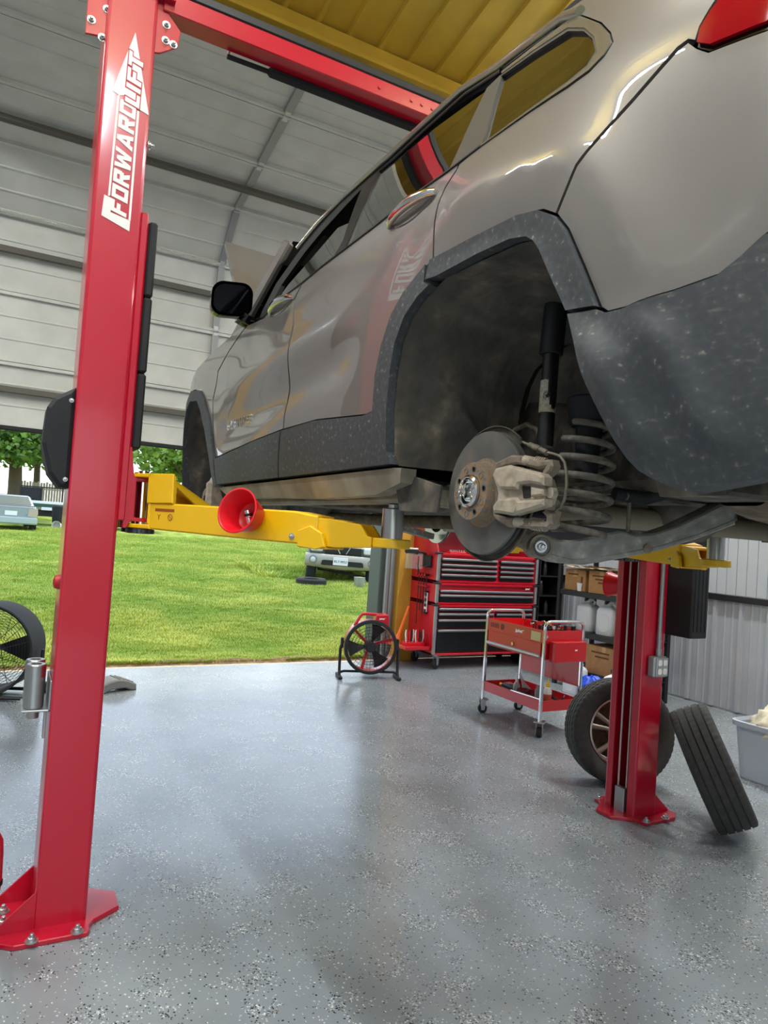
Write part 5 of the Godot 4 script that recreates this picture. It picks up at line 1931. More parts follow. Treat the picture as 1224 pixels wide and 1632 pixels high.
		tube(s, [fx.call(Vector3(1.36, 1.76, -1.30)), fx.call(Vector3(1.44, 1.755, -1.27)), fx.call(Vector3(1.5, 1.79, -1.19)), fx.call(Vector3(1.56, 1.83, -1.15))], 0.018, 10)
		objw("stabiliser_bar", s, "black_soft", car)
		s = nb()
		var hp := []
		for i in 5:
			var row := []
			for k in 9:
				row.append(fx.call(Vector3(1.43 + 0.07 * k / 8.0 , 1.735 + 0.085 * i / 4.0, -1.36 + 0.05 * cos(PI * (i / 4.0)) + 0.002 * (k % 2))))
			hp.append(row)
		sheet(s, hp)
		objw("heat_shield", s, "perforated", car)
	# subframe, axle tube, muffler, spare pan
	var s := nb()
	bx(s, Vector3(CX, 1.80, -1.28), Vector3(0.72, 0.09, 0.16), 0.02)
	bx(s, Vector3(CX, 1.80, -1.75), Vector3(0.8, 0.09, 0.16), 0.02)
	for x in [CX - 0.3, CX + 0.3]:
		bx(s, Vector3(x, 1.80, -1.5), Vector3(0.1, 0.1, 0.5), 0.02)
	objw("subframe", s, "underbody", car)
	s = nb()
	tube(s, [Vector3(1.34, 1.715, -1.50), Vector3(2.42, 1.715, -1.50)], 0.034, 16)
	objw("axle_tube", s, "axle_tan", car)
	s = nb()
	blob(s, Vector3(CX, 1.77, -1.55), Vector3(0.17, 0.12, 0.2), 0.2, 21)
	objw("differential", s, "underbody", car)
	s = nb()
	var P := []
	for i in 13:
		var t := i / 12.0
		var row := []
		var k := pow(sin(PI * clampf(t, 0.02, 0.98)), 0.25)
		for q in rrect(0.26, 0.14, 0.06, 5):
			row.append(Vector3(lerpf(1.44, 2.3, t), 1.77 + q.y * k, -1.0 + q.x * k))
		P.append(row)
	sheet(s, P, 1, true)
	objw("muffler", s, "rusty", car)
	s = nb()
	prism(s, [Vector2(1.17, 1.78), Vector2(1.19, 1.735), Vector2(1.34, 1.735), Vector2(1.36, 1.78)], -1.02, -0.85, Transform3D.IDENTITY, 0.008)
	objw("bumper_bracket", s, "underbody", car)

func make_front_brakes() -> void:
	var C := Vector3(1.07, 1.74, -4.18)
	for mir in [false, true]:
		var fx := func(v: Vector3) -> Vector3: return Vector3(2 * CX - v.x, v.y, v.z) if mir else v
		var sg := -1.0 if mir else 1.0
		var xf := Transform3D(Basis(Vector3.UP, Vector3.LEFT * sg, Vector3.BACK), fx.call(C))
		var s := nb()
		rotor_mesh(s, fx.call(C), 0.165, sg)
		var ro := objw("brake_rotor", s, "steel", car)
		s = nb()
		lathe(s, [Vector2(0.089, -0.002), Vector2(0.075, 0.006), Vector2(0.075, 0.045), Vector2(0.035, 0.047), Vector2(0.035, 0.03), Vector2(0, 0.03)], xf, 32)
		objw("rotor_hat", s, "rust", ro)
		s = nb()
		bx(s, fx.call(C + Vector3(-0.01, 0.02, 0.13)), Vector3(0.12, 0.2, 0.08), 0.02)
		objw("brake_caliper", s, "caliper", car)
		s = nb()
		cyl(s, fx.call(C + Vector3(0.09, 0.05, 0)), fx.call(C + Vector3(0.2, 0.55, 0)), 0.03, 14)
		objw("strut", s, "black", car)
		s = nb()
		bar(s, fx.call(C + Vector3(0.07, -0.12, 0)), fx.call(C + Vector3(0.5, -0.05, 0.1)), 0.08, 0.04)
		objw("control_arm", s, "arm_grey", car)

# ---------------------------------------------------------------- shop furniture and tools
func caster(t: Node3D, at: Vector3, r := 0.06, turn := 0.0) -> void:
	# at: top of the fork, wheel touches y = at.y - (2r + 0.05)
	var b := Basis(Vector3.UP, turn)
	var s := nb()
	bx(s, at + Vector3(0, -0.006, 0), Vector3(0.09, 0.012, 0.09), 0.002, b)
	for k in [-1.0, 1.0]:
		prism(s, [Vector2(-0.03, 0), Vector2(0.03, 0), Vector2(0.016, -0.05 - r - 0.012), Vector2(-0.016, -0.05 - r - 0.012)], -0.002, 0.002, Transform3D(b, at + b * Vector3(0, 0, 0.026 * k)))
	var f := obj("caster_fork", s, "zinc", t)
	s = nb()
	var c := at + Vector3(0, -0.05 - r, 0)
	lathe(s, [Vector2(0, -0.014), Vector2(r * 0.6, -0.016), Vector2(r * 0.62, -0.02), Vector2(r * 0.92, -0.02), Vector2(r, -0.012), Vector2(r, 0.012), Vector2(r * 0.92, 0.02), Vector2(r * 0.62, 0.02), Vector2(r * 0.6, 0.016), Vector2(0, 0.014)], Transform3D(b * Basis(Vector3.RIGHT, PI / 2), c), 22)
	obj("caster_wheel", s, "rubber", f)

func drawer(t: Node3D, x0: float, x1: float, y0: float, y1: float, z: float) -> void:
	var s := nb()
	bx(s, Vector3((x0 + x1) * 0.5, (y0 + y1) * 0.5 - 0.004, z - 0.01), Vector3(x1 - x0, y1 - y0 - 0.012, 0.028), 0.003)
	var d := objw("drawer", s, "drawer_black", t)
	s = nb()
	bx(s, Vector3((x0 + x1) * 0.5, y1 - 0.022, z + 0.014), Vector3(x1 - x0 - 0.006, 0.026, 0.024), 0.006)
	objw("handle", s, "alu", d)

func chest_body(t: Node3D, y0: float, y1: float, open_top := false) -> void:
	var s := nb()
	var x0 := 4.66
	var x1 := 6.2
	bx(s, Vector3(x0 + 0.01, (y0 + y1) * 0.5, -7.525), Vector3(0.02, y1 - y0, 0.65), 0.004)
	bx(s, Vector3(x1 - 0.01, (y0 + y1) * 0.5, -7.525), Vector3(0.02, y1 - y0, 0.65), 0.004)
	bx(s, Vector3((x0 + x1) * 0.5, (y0 + y1) * 0.5, -7.84), Vector3(x1 - x0, y1 - y0, 0.02), 0.004)
	bx(s, Vector3((x0 + x1) * 0.5, y0 + 0.012, -7.525), Vector3(x1 - x0, 0.024, 0.65), 0.004)
	if not open_top:
		bx(s, Vector3((x0 + x1) * 0.5, y1 - 0.012, -7.525), Vector3(x1 - x0, 0.024, 0.65), 0.004)
	bx(s, Vector3((x0 + x1) * 0.5, (y0 + y1) * 0.5, -7.24), Vector3(x1 - x0 - 0.04, y1 - y0, 0.02))
	# front rims around the drawers
	bx(s, Vector3((x0 + x1) * 0.5, y1 - 0.016, -7.205), Vector3(x1 - x0, 0.03, 0.02), 0.004)
	bx(s, Vector3((x0 + x1) * 0.5, y0 + 0.012, -7.205), Vector3(x1 - x0, 0.022, 0.02), 0.004)
	objw("body", s, "chest_red", t)
	for x in [x0 + 0.0, x1 - 0.0]:
		s = nb()
		bx(s, Vector3(x, (y0 + y1) * 0.5, -7.19), Vector3(0.04, y1 - y0 - 0.02, 0.04), 0.01)
		objw("corner_strip", s, "alu", t)
	for x in [x0, x1]:
		for y in [y1]:
			s = nb()
			bx(s, Vector3(x, y - 0.006, -7.2), Vector3(0.09, 0.022, 0.07), 0.006)
			objw("corner_bumper", s, "black", t)

func make_tool_chests() -> void:
	# rolling cabinet
	var t := thing("rolling_tool_cabinet", "red and black rolling tool cabinet on casters, base of the chest stack", "tool cabinet", Vector3(5.43, 0, -7.52))
	chest_body(t, 0.175, 0.795)
	for c in [[0.705, 0.765, 0], [0.63, 0.70, 0], [0.505, 0.625, 1], [0.215, 0.50, 1]]:
		if c[2] == 0:
			drawer(t, 4.70, 5.54, c[0], c[1], -7.2)
			drawer(t, 5.58, 6.16, c[0], c[1], -7.2)
		else:
			drawer(t, 4.70, 6.16, c[0], c[1], -7.2)
	for x in [-0.68, 0.68]:
		for z in [-0.24, 0.26]:
			caster(t, Vector3(x, 0.175, z), 0.062, 0.4)
	var s := nb()
	bx(s, Vector3(4.48, 0.245, -7.52), Vector3(0.36, 0.014, 0.56), 0.003)
	bx(s, Vector3(4.302, 0.262, -7.52), Vector3(0.012, 0.04, 0.56), 0.003)
	bx(s, Vector3(4.48, 0.262, -7.245), Vector3(0.36, 0.04, 0.012), 0.003)
	objw("side_shelf", s, "chest_red", t)
	# middle chest
	t = thing("middle_tool_chest", "red tool chest with two long drawers between cabinet and top chest", "tool chest", Vector3(5.43, 0.8, -7.52))
	chest_body(t, 0.80, 1.065)
	drawer(t, 4.70, 6.16, 0.935, 0.985, -7.2)
	drawer(t, 4.70, 6.16, 0.825, 0.93, -7.2)
	s = nb()
	bx(s, Vector3(6.06, 1.012, -7.193), Vector3(0.09, 0.022, 0.002))
	objw("maker_plate", s, "chest_red", t)
	logo(t, Vector3(6.07, 1.012, -7.191), 0.085)
	# top chest with its lid thrown up
	t = thing("top_tool_chest", "red top tool chest with eight drawers and raised lid", "tool chest", Vector3(5.43, 1.07, -7.52))
	chest_body(t, 1.07, 1.43, true)
	for k in 4:
		var y1: float = [1.375, 1.305, 1.245, 1.182][k]
		var y0: float = [1.31, 1.25, 1.187, 1.105][k]
		drawer(t, 4.70, 5.55, y0, y1, -7.2)
		drawer(t, 5.60, 6.15, y0, y1, -7.2)
	s = nb()
	bx(s, Vector3(5.43, 1.40, -7.52), Vector3(1.48, 0.02, 0.56))
	objw("top_tray", s, "black", t)
	s = nb()
	for x in [4.67, 6.19]:
		prism(s, [Vector2(-7.22, 1.43), Vector2(-7.3, 1.62), Vector2(-7.45, 1.80), Vector2(-7.83, 1.80), Vector2(-7.83, 1.43)], x - 0.008, x + 0.008, Transform3D(Basis(Vector3.BACK, Vector3.UP, Vector3.RIGHT), Vector3.ZERO), 0.002)
	bx(s, Vector3(5.43, 1.795, -7.64), Vector3(1.53, 0.014, 0.38), 0.003)
	bx(s, Vector3(5.43, 1.61, -7.835), Vector3(1.53, 0.37, 0.012), 0.003)
	objw("hood", s, "chest_red", t)
	for p in [[4.92, 1.41, -7.3], [5.08, 1.41, -7.36]]:
		var o := thing("red_socket_tray", "red socket tray lying in the open top chest", "tool tray", Vector3(p[0], p[1], p[2]), 0.3 if p[0] < 5.0 else -0.2, "red trays in the top chest")
		s = nb()
		bx(s, Vector3(0, 0.02, 0), Vector3(0.15, 0.04, 0.07), 0.008)
		obj("tray_body", s, "bowl_red", o)
		for k in 4:
			s = nb()
			cyl(s, Vector3(-0.05 + 0.033 * k, 0.04, 0), Vector3(-0.05 + 0.033 * k, 0.062, 0), 0.011, 10)
			obj("socket", s, "chrome", o)
	# things on the cabinet's left side
	t = thing("magnetic_holder", "black magnetic holder on the tool chest's red side", "holder", Vector3(4.65, 1.24, -7.44))
	s = nb()
	bx(s, Vector3(-0.005, 0.07, 0), Vector3(0.03, 0.15, 0.2), 0.006)
	bx(s, Vector3(-0.05, 0.008, 0), Vector3(0.08, 0.012, 0.2), 0.003)
	obj("body", s, "black", t)
	t = thing("face_shield", "clear face shield with black band hanging off the tool chest", "face shield", Vector3(4.50, 1.17, -7.48), 0.5)
	s = nb()
	var P := []
	for i in 7:
		var row := []
		for k in 13:
			var a := lerpf(-1.5, 1.5, k / 12.0)
			row.append(Vector3(-0.11 * cos(a) - 0.02, 0.23 - 0.19 * i / 6.0, 0.12 * sin(a)))
		P.append(row)
	sheet(s, P)
	obj("visor", s, "clear", t)
	s = nb()
	var bnd := []
	for k in 25:
		var a := TAU * k / 24.0
		bnd.append(Vector3(-0.115 * cos(a), 0.24 + 0.02 * cos(a), 0.125 * sin(a)))
	tube(s, bnd, 0.012, 6)
	bx(s, Vector3(-0.105, 0.255, 0), Vector3(0.05, 0.07, 0.2), 0.02)
	obj("head_band", s, "black", t)
	s = nb()
	bx(s, Vector3(-0.12, 0.285, 0), Vector3(0.07, 0.02, 0.17), 0.008)
	obj("brow_guard", s, "white", t)
	s = nb()
	tube(s, [Vector3(-0.1, 0.2, 0.1), Vector3(-0.14, 0.08, 0.12), Vector3(-0.08, 0.0, 0.1), Vector3(0.0, -0.02, 0.05), Vector3(0.04, 0.1, 0.0)], 0.006, 6)
	obj("strap", s, "black", t)
	# T-handle keys in a rack
	t = thing("key_rack", "slim red rack for long T-handle keys on chest side", "rack", Vector3(4.655, 1.0, -7.5))
	s = nb()
	bx(s, Vector3(-0.02, 0, 0), Vector3(0.05, 0.014, 0.26), 0.003)
	obj("rail", s, "chest_red", t)
	var lens := [0.62, 0.44, 0.5, 0.36]
	for k in 4:
		var o := thing("hex_key", ["longest black T-handle hex key hanging in the rack", "short black T-handle hex key second in the rack", "long black T-handle hex key third in the rack", "shortest black T-handle hex key in the rack"][k], "hex key", Vector3(4.625, 1.13, -7.58 + 0.062 * k), 0.0, "T-handle keys in the rack")
		s = nb()
		tube(s, [Vector3(0, 0, 0), Vector3(0, -lens[k], 0)], 0.006, 6)
		obj("shaft", s, "black", o)
		s = nb()
		bx(s, Vector3(0, 0.01, 0), Vector3(0.07, 0.026, 0.026), 0.008)
		obj("grip", s, "black", o)
		s = nb()
		bx(s, Vector3(-0.035, 0.01, 0), Vector3(0.012, 0.028, 0.028), 0.004)
		obj("grip_end", s, "bowl_red", o)
	t = thing("magnetic_bar", "black and white magnetic tool bar on chest side", "tool bar", Vector3(4.652, 0.67, -7.4))
	s = nb()
	bx(s, Vector3(-0.012, 0.13, 0), Vector3(0.022, 0.27, 0.05), 0.004)
	obj("bar", s, "white", t)
	for k in 4:
		s = nb()
		bx(s, Vector3(-0.026, 0.03 + 0.066 * k, 0.008), Vector3(0.008, 0.036, 0.036), 0.002)
		obj("magnet", s, "black", t)
	for y in [0.0, 0.262]:
		s = nb()
		bx(s, Vector3(-0.014, y, 0), Vector3(0.03, 0.024, 0.056), 0.004)
		obj("end_cap", s, "black", t)
	# pliers standing in a rack, orange funnel
	t = thing("plier_rack", "red plier rack on the tool cabinet's side shelf", "rack", Vector3(4.5, 0.252, -7.4))
	s = nb()
	bx(s, Vector3(0, 0.03, 0), Vector3(0.26, 0.06, 0.12), 0.006)
	bx(s, Vector3(0, 0.065, -0.03), Vector3(0.26, 0.02, 0.02), 0.004)
	obj("base", s, "bowl_red", t)
	for k in 6:
		var o := thing("pliers", "pliers with red, white and black grips standing in the red rack", "pliers", Vector3(4.395 + 0.042 * k, 0.312, -7.4 + 0.02 * (k % 2)), 0.25, "pliers in the rack")
		for sg in [-1.0, 1.0]:
			s = nb()
			tube(s, [Vector3(0.004 * sg, 0, 0), Vector3(0.016 * sg, 0.05, 0.004), Vector3(0.02 * sg, 0.10, 0.0), Vector3(0.013 * sg, 0.15, 0.0)], [0.008, 0.009, 0.009, 0.006], 6)
			obj("grip", s, ["white", "bowl_red", "black"][(k + int(sg > 0)) % 3], o)
		s = nb()
		bx(s, Vector3(0, -0.005, 0), Vector3(0.03, 0.04, 0.012), 0.004)
		obj("jaw", s, "zinc", o)
	t = thing("orange_funnel", "tall orange funnel with long neck leaning on tool cabinet", "funnel", Vector3(4.36, 0.252, -7.6))
	t.basis = frame(Vector3(0.30, 1.0, 0.05))
	s = nb()
	lathe(s, [Vector2(0.062, 0.0), Vector2(0.06, 0.05), Vector2(0.03, 0.11), Vector2(0.02, 0.14), Vector2(0.015, 0.5), Vector2(0.013, 0.5), Vector2(0.017, 0.14), Vector2(0.055, 0.05), Vector2(0.058, 0.0)], Transform3D.IDENTITY, 24)
	obj("cone", s, "orange", t)

# the flash-shaped script mark printed on red tools
func logo(t: Node3D, at: Vector3, w: float, b := Basis.IDENTITY) -> void:
	var s := nb()
	var q := w / 10.0
	prism(s, [Vector2(-5, -1.4) * q, Vector2(-4.2, 1.5) * q, Vector2(-2.6, 0.3) * q, Vector2(-1.6, 1.5) * q, Vector2(0.2, 0.7) * q, Vector2(4.8, 1.6) * q, Vector2(2.0, 0.3) * q, Vector2(2.8, -0.8) * q, Vector2(-1.0, -0.5) * q, Vector2(-3.0, -0.9) * q], 0.0, 0.0012, Transform3D(b, at))
	objw("logo_print", s, "white_print", t)

func make_cart() -> void:
	# axis: long side along Z (drawer side faces -X); local frame = world axes
	var t := thing("tool_cart", "red two-tray service cart with chrome legs and drawer", "cart", Vector3(4.27, 0, -4.95))
	var L := 0.40
	var W := 0.215
	var s: SurfaceTool
	for x in [-W, W]:
		for z in [-L, L]:
			s = nb()
			bx(s, Vector3(x, 0.505, z), Vector3(0.028, 0.77, 0.028), 0.006)
			obj("leg", s, "chrome", t)
			caster(t, Vector3(x, 0.135, z), 0.043, 0.7 if z > 0 else -0.4)
	# push handles at both ends
	for z in [-L, L]:
		s = nb()
		tube(s, [Vector3(-W, 0.88, z), Vector3(-W, 0.93, z), Vector3(-W + 0.015, 0.955, z), Vector3(-W + 0.05, 0.965, z), Vector3(W - 0.05, 0.965, z), Vector3(W - 0.015, 0.955, z), Vector3(W, 0.93, z), Vector3(W, 0.88, z)], 0.014, 10)
		obj("handle", s, "chrome", t)
	# upper tray
	s = nb()
	for p in [[-W, 0.0, 0.004, 2 * L], [W, 0.0, 0.004, 2 * L]]:
		bx(s, Vector3(p[0], 0.835, 0), Vector3(0.006, 0.11, 2 * L + 0.03), 0.001)
	for z in [-L, L]:
		bx(s, Vector3(0, 0.835, z), Vector3(2 * W + 0.03, 0.11, 0.006), 0.001)
	bx(s, Vector3(0, 0.785, 0), Vector3(2 * W, 0.008, 2 * L))
	obj("upper_tray", s, "cart_red", t)
	s = nb()
	bx(s, Vector3(-0.01, 0.71, 0), Vector3(2 * W - 0.03, 0.14, 2 * L - 0.03), 0.004)
	obj("drawer_case", s, "cart_red", t)
	s = nb()
	bx(s, Vector3(-W - 0.004, 0.73, 0), Vector3(0.012, 0.10, 2 * L - 0.07), 0.002)
	var d := obj("drawer", s, "cart_red", t)
	s = nb()
	bx(s, Vector3(-W - 0.02, 0.672, 0), Vector3(0.03, 0.022, 2 * L - 0.05), 0.005)
	obj("pull", s, "alu", d)
	s = nb()
	cyl(s, Vector3(-W - 0.01, 0.715, 0.0), Vector3(-W - 0.02, 0.715, 0.0), 0.014, 14)
	obj("lock", s, "chrome", d)
	# bracing skirt at the far side
	s = nb()
	bx(s, Vector3(W - 0.005, 0.56, 0), Vector3(0.006, 0.32, 2 * L - 0.03))
	obj("side_skirt", s, "cart_red", t)
	# hanging box on the near end
	s = nb()
	bx(s, Vector3(0.01, 0.72, L + 0.045), Vector3(0.36, 0.17, 0.07), 0.004)
	obj("hanging_box", s, "cart_red", t)
	# lower tray
	s = nb()
	for x in [-W, W]:
		bx(s, Vector3(x, 0.255, 0), Vector3(0.006, 0.09, 2 * L + 0.03), 0.001)
	for z in [-L, L]:
		bx(s, Vector3(0, 0.255, z), Vector3(2 * W + 0.03, 0.09, 0.006), 0.001)
	bx(s, Vector3(0, 0.215, 0), Vector3(2 * W, 0.008, 2 * L))
	obj("lower_tray", s, "cart_red", t)
	for p in [[-W - 0.004, 0.275, L], [-W - 0.004, 0.84, L], [W, 0.84, L + 0.004], [-W + 0.02, 0.84, L + 0.004]]:
		s = nb()
		cyl(s, Vector3(p[0] + 0.01, p[1], p[2] - 0.01), Vector3(p[0] - 0.006, p[1], p[2] + 0.006), 0.011, 10)
		obj("rivet", s, "zinc", t)
	# prints and labels on the tray side
	var sd := Basis(Vector3.BACK, Vector3.UP, Vector3.LEFT)
	var at := t.position
	logo(t, at + Vector3(-W - 0.004, 0.835, 0.08), 0.13, sd)
	s = nb()
	bx(s, Vector3(-W - 0.004, 0.83, 0.29), Vector3(0.002, 0.075, 0.12))
	obj("paper_label", s, "label_cream", t)
	for k in 5:                       # worn dark stencil, too faded to read
		s = nb()
		bx(s, Vector3(-W - 0.0035, 0.838, -0.335 + 0.026 * k), Vector3(0.001, 0.042, 0.015 + 0.004 * (k % 2)))
		obj("print", s, "print_dark", t)
	s = nb()
	lathe(s, [Vector2(0.028, 0), Vector2(0.028, 0.0015), Vector2(0.0, 0.0015)], Transform3D(frame(Vector3.LEFT), Vector3(-W - 0.003, 0.838, -0.17)), 20)
	obj("print", s, "print_dark", t)
	s = nb()
	bx(s, Vector3(0.07, 0.735, L + 0.081), Vector3(0.026, 0.012, 0.001))
	obj("print", s, "white_print", t)
	# contents of the upper tray: a row of sockets and tools
	rng.seed = 5
	for k in 22:
		var p := Vector3(4.27 + rng.randf_range(-0.17, 0.17), 0.789, -4.95 + rng.randf_range(-0.05, 0.36))
		var h := rng.randf_range(0.095, 0.135)
		var q := thing("tray_socket", "loose socket standing in the cart's upper tray", "socket", p, 0.0, "sockets in the cart's upper tray")
		s = nb()
		var r := rng.randf_range(0.013, 0.02)
		lathe(s, [Vector2(0, 0), Vector2(r, 0), Vector2(r, h - 0.002), Vector2(r - 0.002, h), Vector2(r * 0.6, h), Vector2(r * 0.6, h - 0.015), Vector2(0, h - 0.015)], Transform3D.IDENTITY, 12)
		obj("socket_body", s, "black" if rng.randf() < 0.65 else "chrome", q)
	# contents of the lower tray
	var b := thing("spray_bottle", "small clear oiler bottle with white tip in cart's lower tray", "bottle", Vector3(4.20, 0.219, -5.05))
	s = nb()
	lathe(s, [Vector2(0, 0), Vector2(0.03, 0), Vector2(0.032, 0.005), Vector2(0.032, 0.10), Vector2(0.02, 0.125), Vector2(0.012, 0.13)], Transform3D.IDENTITY, 20)
	obj("bottle", s, "plastic_clear", b)
	s = nb()
	lathe(s, [Vector2(0.014, 0.128), Vector2(0.014, 0.15), Vector2(0.006, 0.155), Vector2(0.004, 0.21), Vector2(0, 0.21)], Transform3D.IDENTITY, 14)
	obj("cap", s, "white", b)
	b = thing("glue_bottle", "white bottle with yellow cap and red label in cart's lower tray", "bottle", Vector3(4.22, 0.219, -4.66))
	s = nb()
	lathe(s, [Vector2(0, 0), Vector2(0.034, 0), Vector2(0.036, 0.005), Vector2(0.036, 0.14), Vector2(0.026, 0.165), Vector2(0.016, 0.17)], Transform3D.IDENTITY, 20)
	obj("bottle", s, "white", b)
	s = nb()
	lathe(s, [Vector2(0.0365, 0.025), Vector2(0.0365, 0.11)], Transform3D.IDENTITY, 20)
	obj("label", s, "label_red", b)
	s = nb()
	lathe(s, [Vector2(0.019, 0.165), Vector2(0.019, 0.185), Vector2(0.009, 0.195), Vector2(0.006, 0.23), Vector2(0, 0.23)], Transform3D.IDENTITY, 14)
	obj("cap", s, "yellow", b)
	b = thing("oil_can", "grey bottle beside the yellow-capped bottle in cart's lower tray", "bottle", Vector3(4.17, 0.219, -4.73))
	s = nb()
	lathe(s, [Vector2(0, 0), Vector2(0.024, 0), Vector2(0.025, 0.12), Vector2(0.012, 0.15), Vector2(0.012, 0.17), Vector2(0, 0.17)], Transform3D.IDENTITY, 18)
	obj("bottle", s, "grey_plastic", b)
	b = thing("clear_funnel", "small clear plastic funnel lying in cart's lower tray", "funnel", Vector3(4.30, 0.235, -5.0))
	b.basis = frame(Vector3(-0.25, 0.9, -0.4))
	s = nb()
	lathe(s, [Vector2(0.06, 0.0), Vector2(0.012, 0.13), Vector2(0.008, 0.2), Vector2(0.006, 0.2), Vector2(0.01, 0.13), Vector2(0.057, 0.0)], Transform3D.IDENTITY, 20)
	obj("cone", s, "plastic_clear", b)
	b = thing("breaker_bar", "long chrome breaker bar lying across cart's lower tray", "tool", Vector3(4.10, 0.30, -4.9))
	s = nb()
	tube(s, [Vector3(0.0, -0.02, -0.2), Vector3(-0.01, 0.0, 0.3)], 0.011, 10)
	obj("bar", s, "chrome", b)
	s = nb()
	tube(s, [Vector3(0.002, -0.021, -0.24), Vector3(0.0, -0.02, -0.1)], 0.016, 10)
	obj("grip", s, "black", b)
	b = thing("impact_wrench", "red and black impact wrench lying in cart's lower tray", "power tool", Vector3(4.22, 0.219, -5.14))
	s = nb()
	tube(s, [Vector3(0, 0.05, -0.13), Vector3(0, 0.055, -0.08), Vector3(0, 0.055, 0.06), Vector3(0, 0.05, 0.13)], [0.022, 0.04, 0.045, 0.025], 12)
	tube(s, [Vector3(0, 0.04, 0.0), Vector3(0.12, 0.03, 0.06)], 0.024, 10)
	obj("body", s, "black", b)
	s = nb()
	bx(s, Vector3(0, 0.085, 0.0), Vector3(0.05, 0.03, 0.12), 0.012)
	obj("motor_cover", s, "cart_red", b)
	s = nb()
	cyl(s, Vector3(0, 0.05, -0.13), Vector3(0, 0.05, -0.17), 0.016, 12)
	obj("anvil", s, "yellow", b)
	b = thing("shop_rag", "crumpled dark red shop rag in cart's lower tray", "rag", Vector3(4.24, 0.235, -4.93))
	s = nb()
	blob(s, Vector3(0, 0.02, 0), Vector3(0.1, 0.045, 0.12), 0.5, 12, 14)
	obj("cloth", s, "rag_red", b)
	for k in 3:
		b = thing("hand_tool", ["black pry bar leaning over cart's lower tray edge", "black-handled ratchet lying in cart's lower tray", "black screwdriver lying in cart's lower tray corner"][k], "tool", Vector3(4.33 + 0.035 * k, 0.23, -4.62 - 0.07 * k), 0.5 + 0.9 * k)
		s = nb()
		tube(s, [Vector3(-0.08, 0, 0), Vector3(0.0, 0.02, 0), Vector3(0.09, 0.055, 0.0)], [0.012, 0.01, 0.007], 8)
		obj("grip", s, "black", b)
		s = nb()
		tube(s, [Vector3(0.09, 0.055, 0), Vector3(0.12, 0.07, 0)], 0.005, 8)
		obj("tip", s, "zinc", b)

func jug(label: String, at: Vector3, turn: float) -> void:
	var t := thing("plastic_jug", label, "jug", at, turn, "white plastic jugs on the rack")
	var s := nb()
	var P := []
	var hs := [0.0, 0.01, 0.1, 0.2, 0.265, 0.29, 0.315, 0.325, 0.345]
	var ws := [0.93, 1.0, 1.0, 1.0, 0.97, 0.85, 0.5, 0.25, 0.25]
	for i in hs.size():
		var row := []
		for q in rrect(0.24 * maxf(ws[i], 0.3), 0.17 * ws[i], 0.03 * ws[i] + 0.004, 4):
			row.append(Vector3(q.x, hs[i], q.y))
		P.append(row)
	sheet(s, P, 1, true)
	obj("body", s, "jug_white", t)
	s = nb()
	prism(s, rrect(0.15, 0.2, 0.06, 5), 0.08, 0.088, Transform3D(Basis.IDENTITY, Vector3(0, 0.13, 0)), 0.004)
	obj("panel", s, "jug_white", t)
	s = nb()
	tube(s, [Vector3(0.06, 0.29, 0), Vector3(0.10, 0.335, 0), Vector3(0.06, 0.36, 0), Vector3(0.0, 0.35, 0)], 0.014, 8)
	obj("handle", s, "jug_white", t)
	s = nb()
	cyl(s, Vector3(-0.03, 0.335, 0), Vector3(-0.03, 0.372, 0), 0.03, 16, 0.028, 0.003)
	obj("cap", s, "black", t)

func carton(label: String, at: Vector3, sz: Vector3, turn: float, marks: int) -> void:
	var t := thing("cardboard_box", label, "box", at, turn)
	var s := nb()
	bx(s, Vector3(0, sz.y * 0.5, 0), sz, 0.004)
	obj("carton", s, "cardboard", t)
	s = nb()
	bx(s, Vector3(0, sz.y + 0.0005, 0), Vector3(sz.x * 1.002, 0.0015, 0.05))
	bx(s, Vector3(-sz.x * 0.5, sz.y - 0.04, 0), Vector3(0.0015, 0.08, 0.05))
	obj("tape", s, "tape_brown", t)
	var dk := Basis(Vector3.BACK, Vector3.UP, Vector3.LEFT)
	for k in marks:
		s = nb()
		var yy := sz.y * (0.78 - 0.15 * k)
		bx(s, Vector3(-sz.x * 0.5 - 0.0006, yy, (-0.1 + 0.05 * k) * sz.z), Vector3(0.0012, 0.018, sz.z * (0.5 - 0.12 * k)))
		obj("print", s, "print_brown", t)
	s = nb()
	bx(s, Vector3(-sz.x * 0.5 - 0.0006, sz.y * 0.4, sz.z * 0.33), Vector3(0.0012, sz.y * 0.6, 0.03))
	obj("print", s, "print_brown", t)

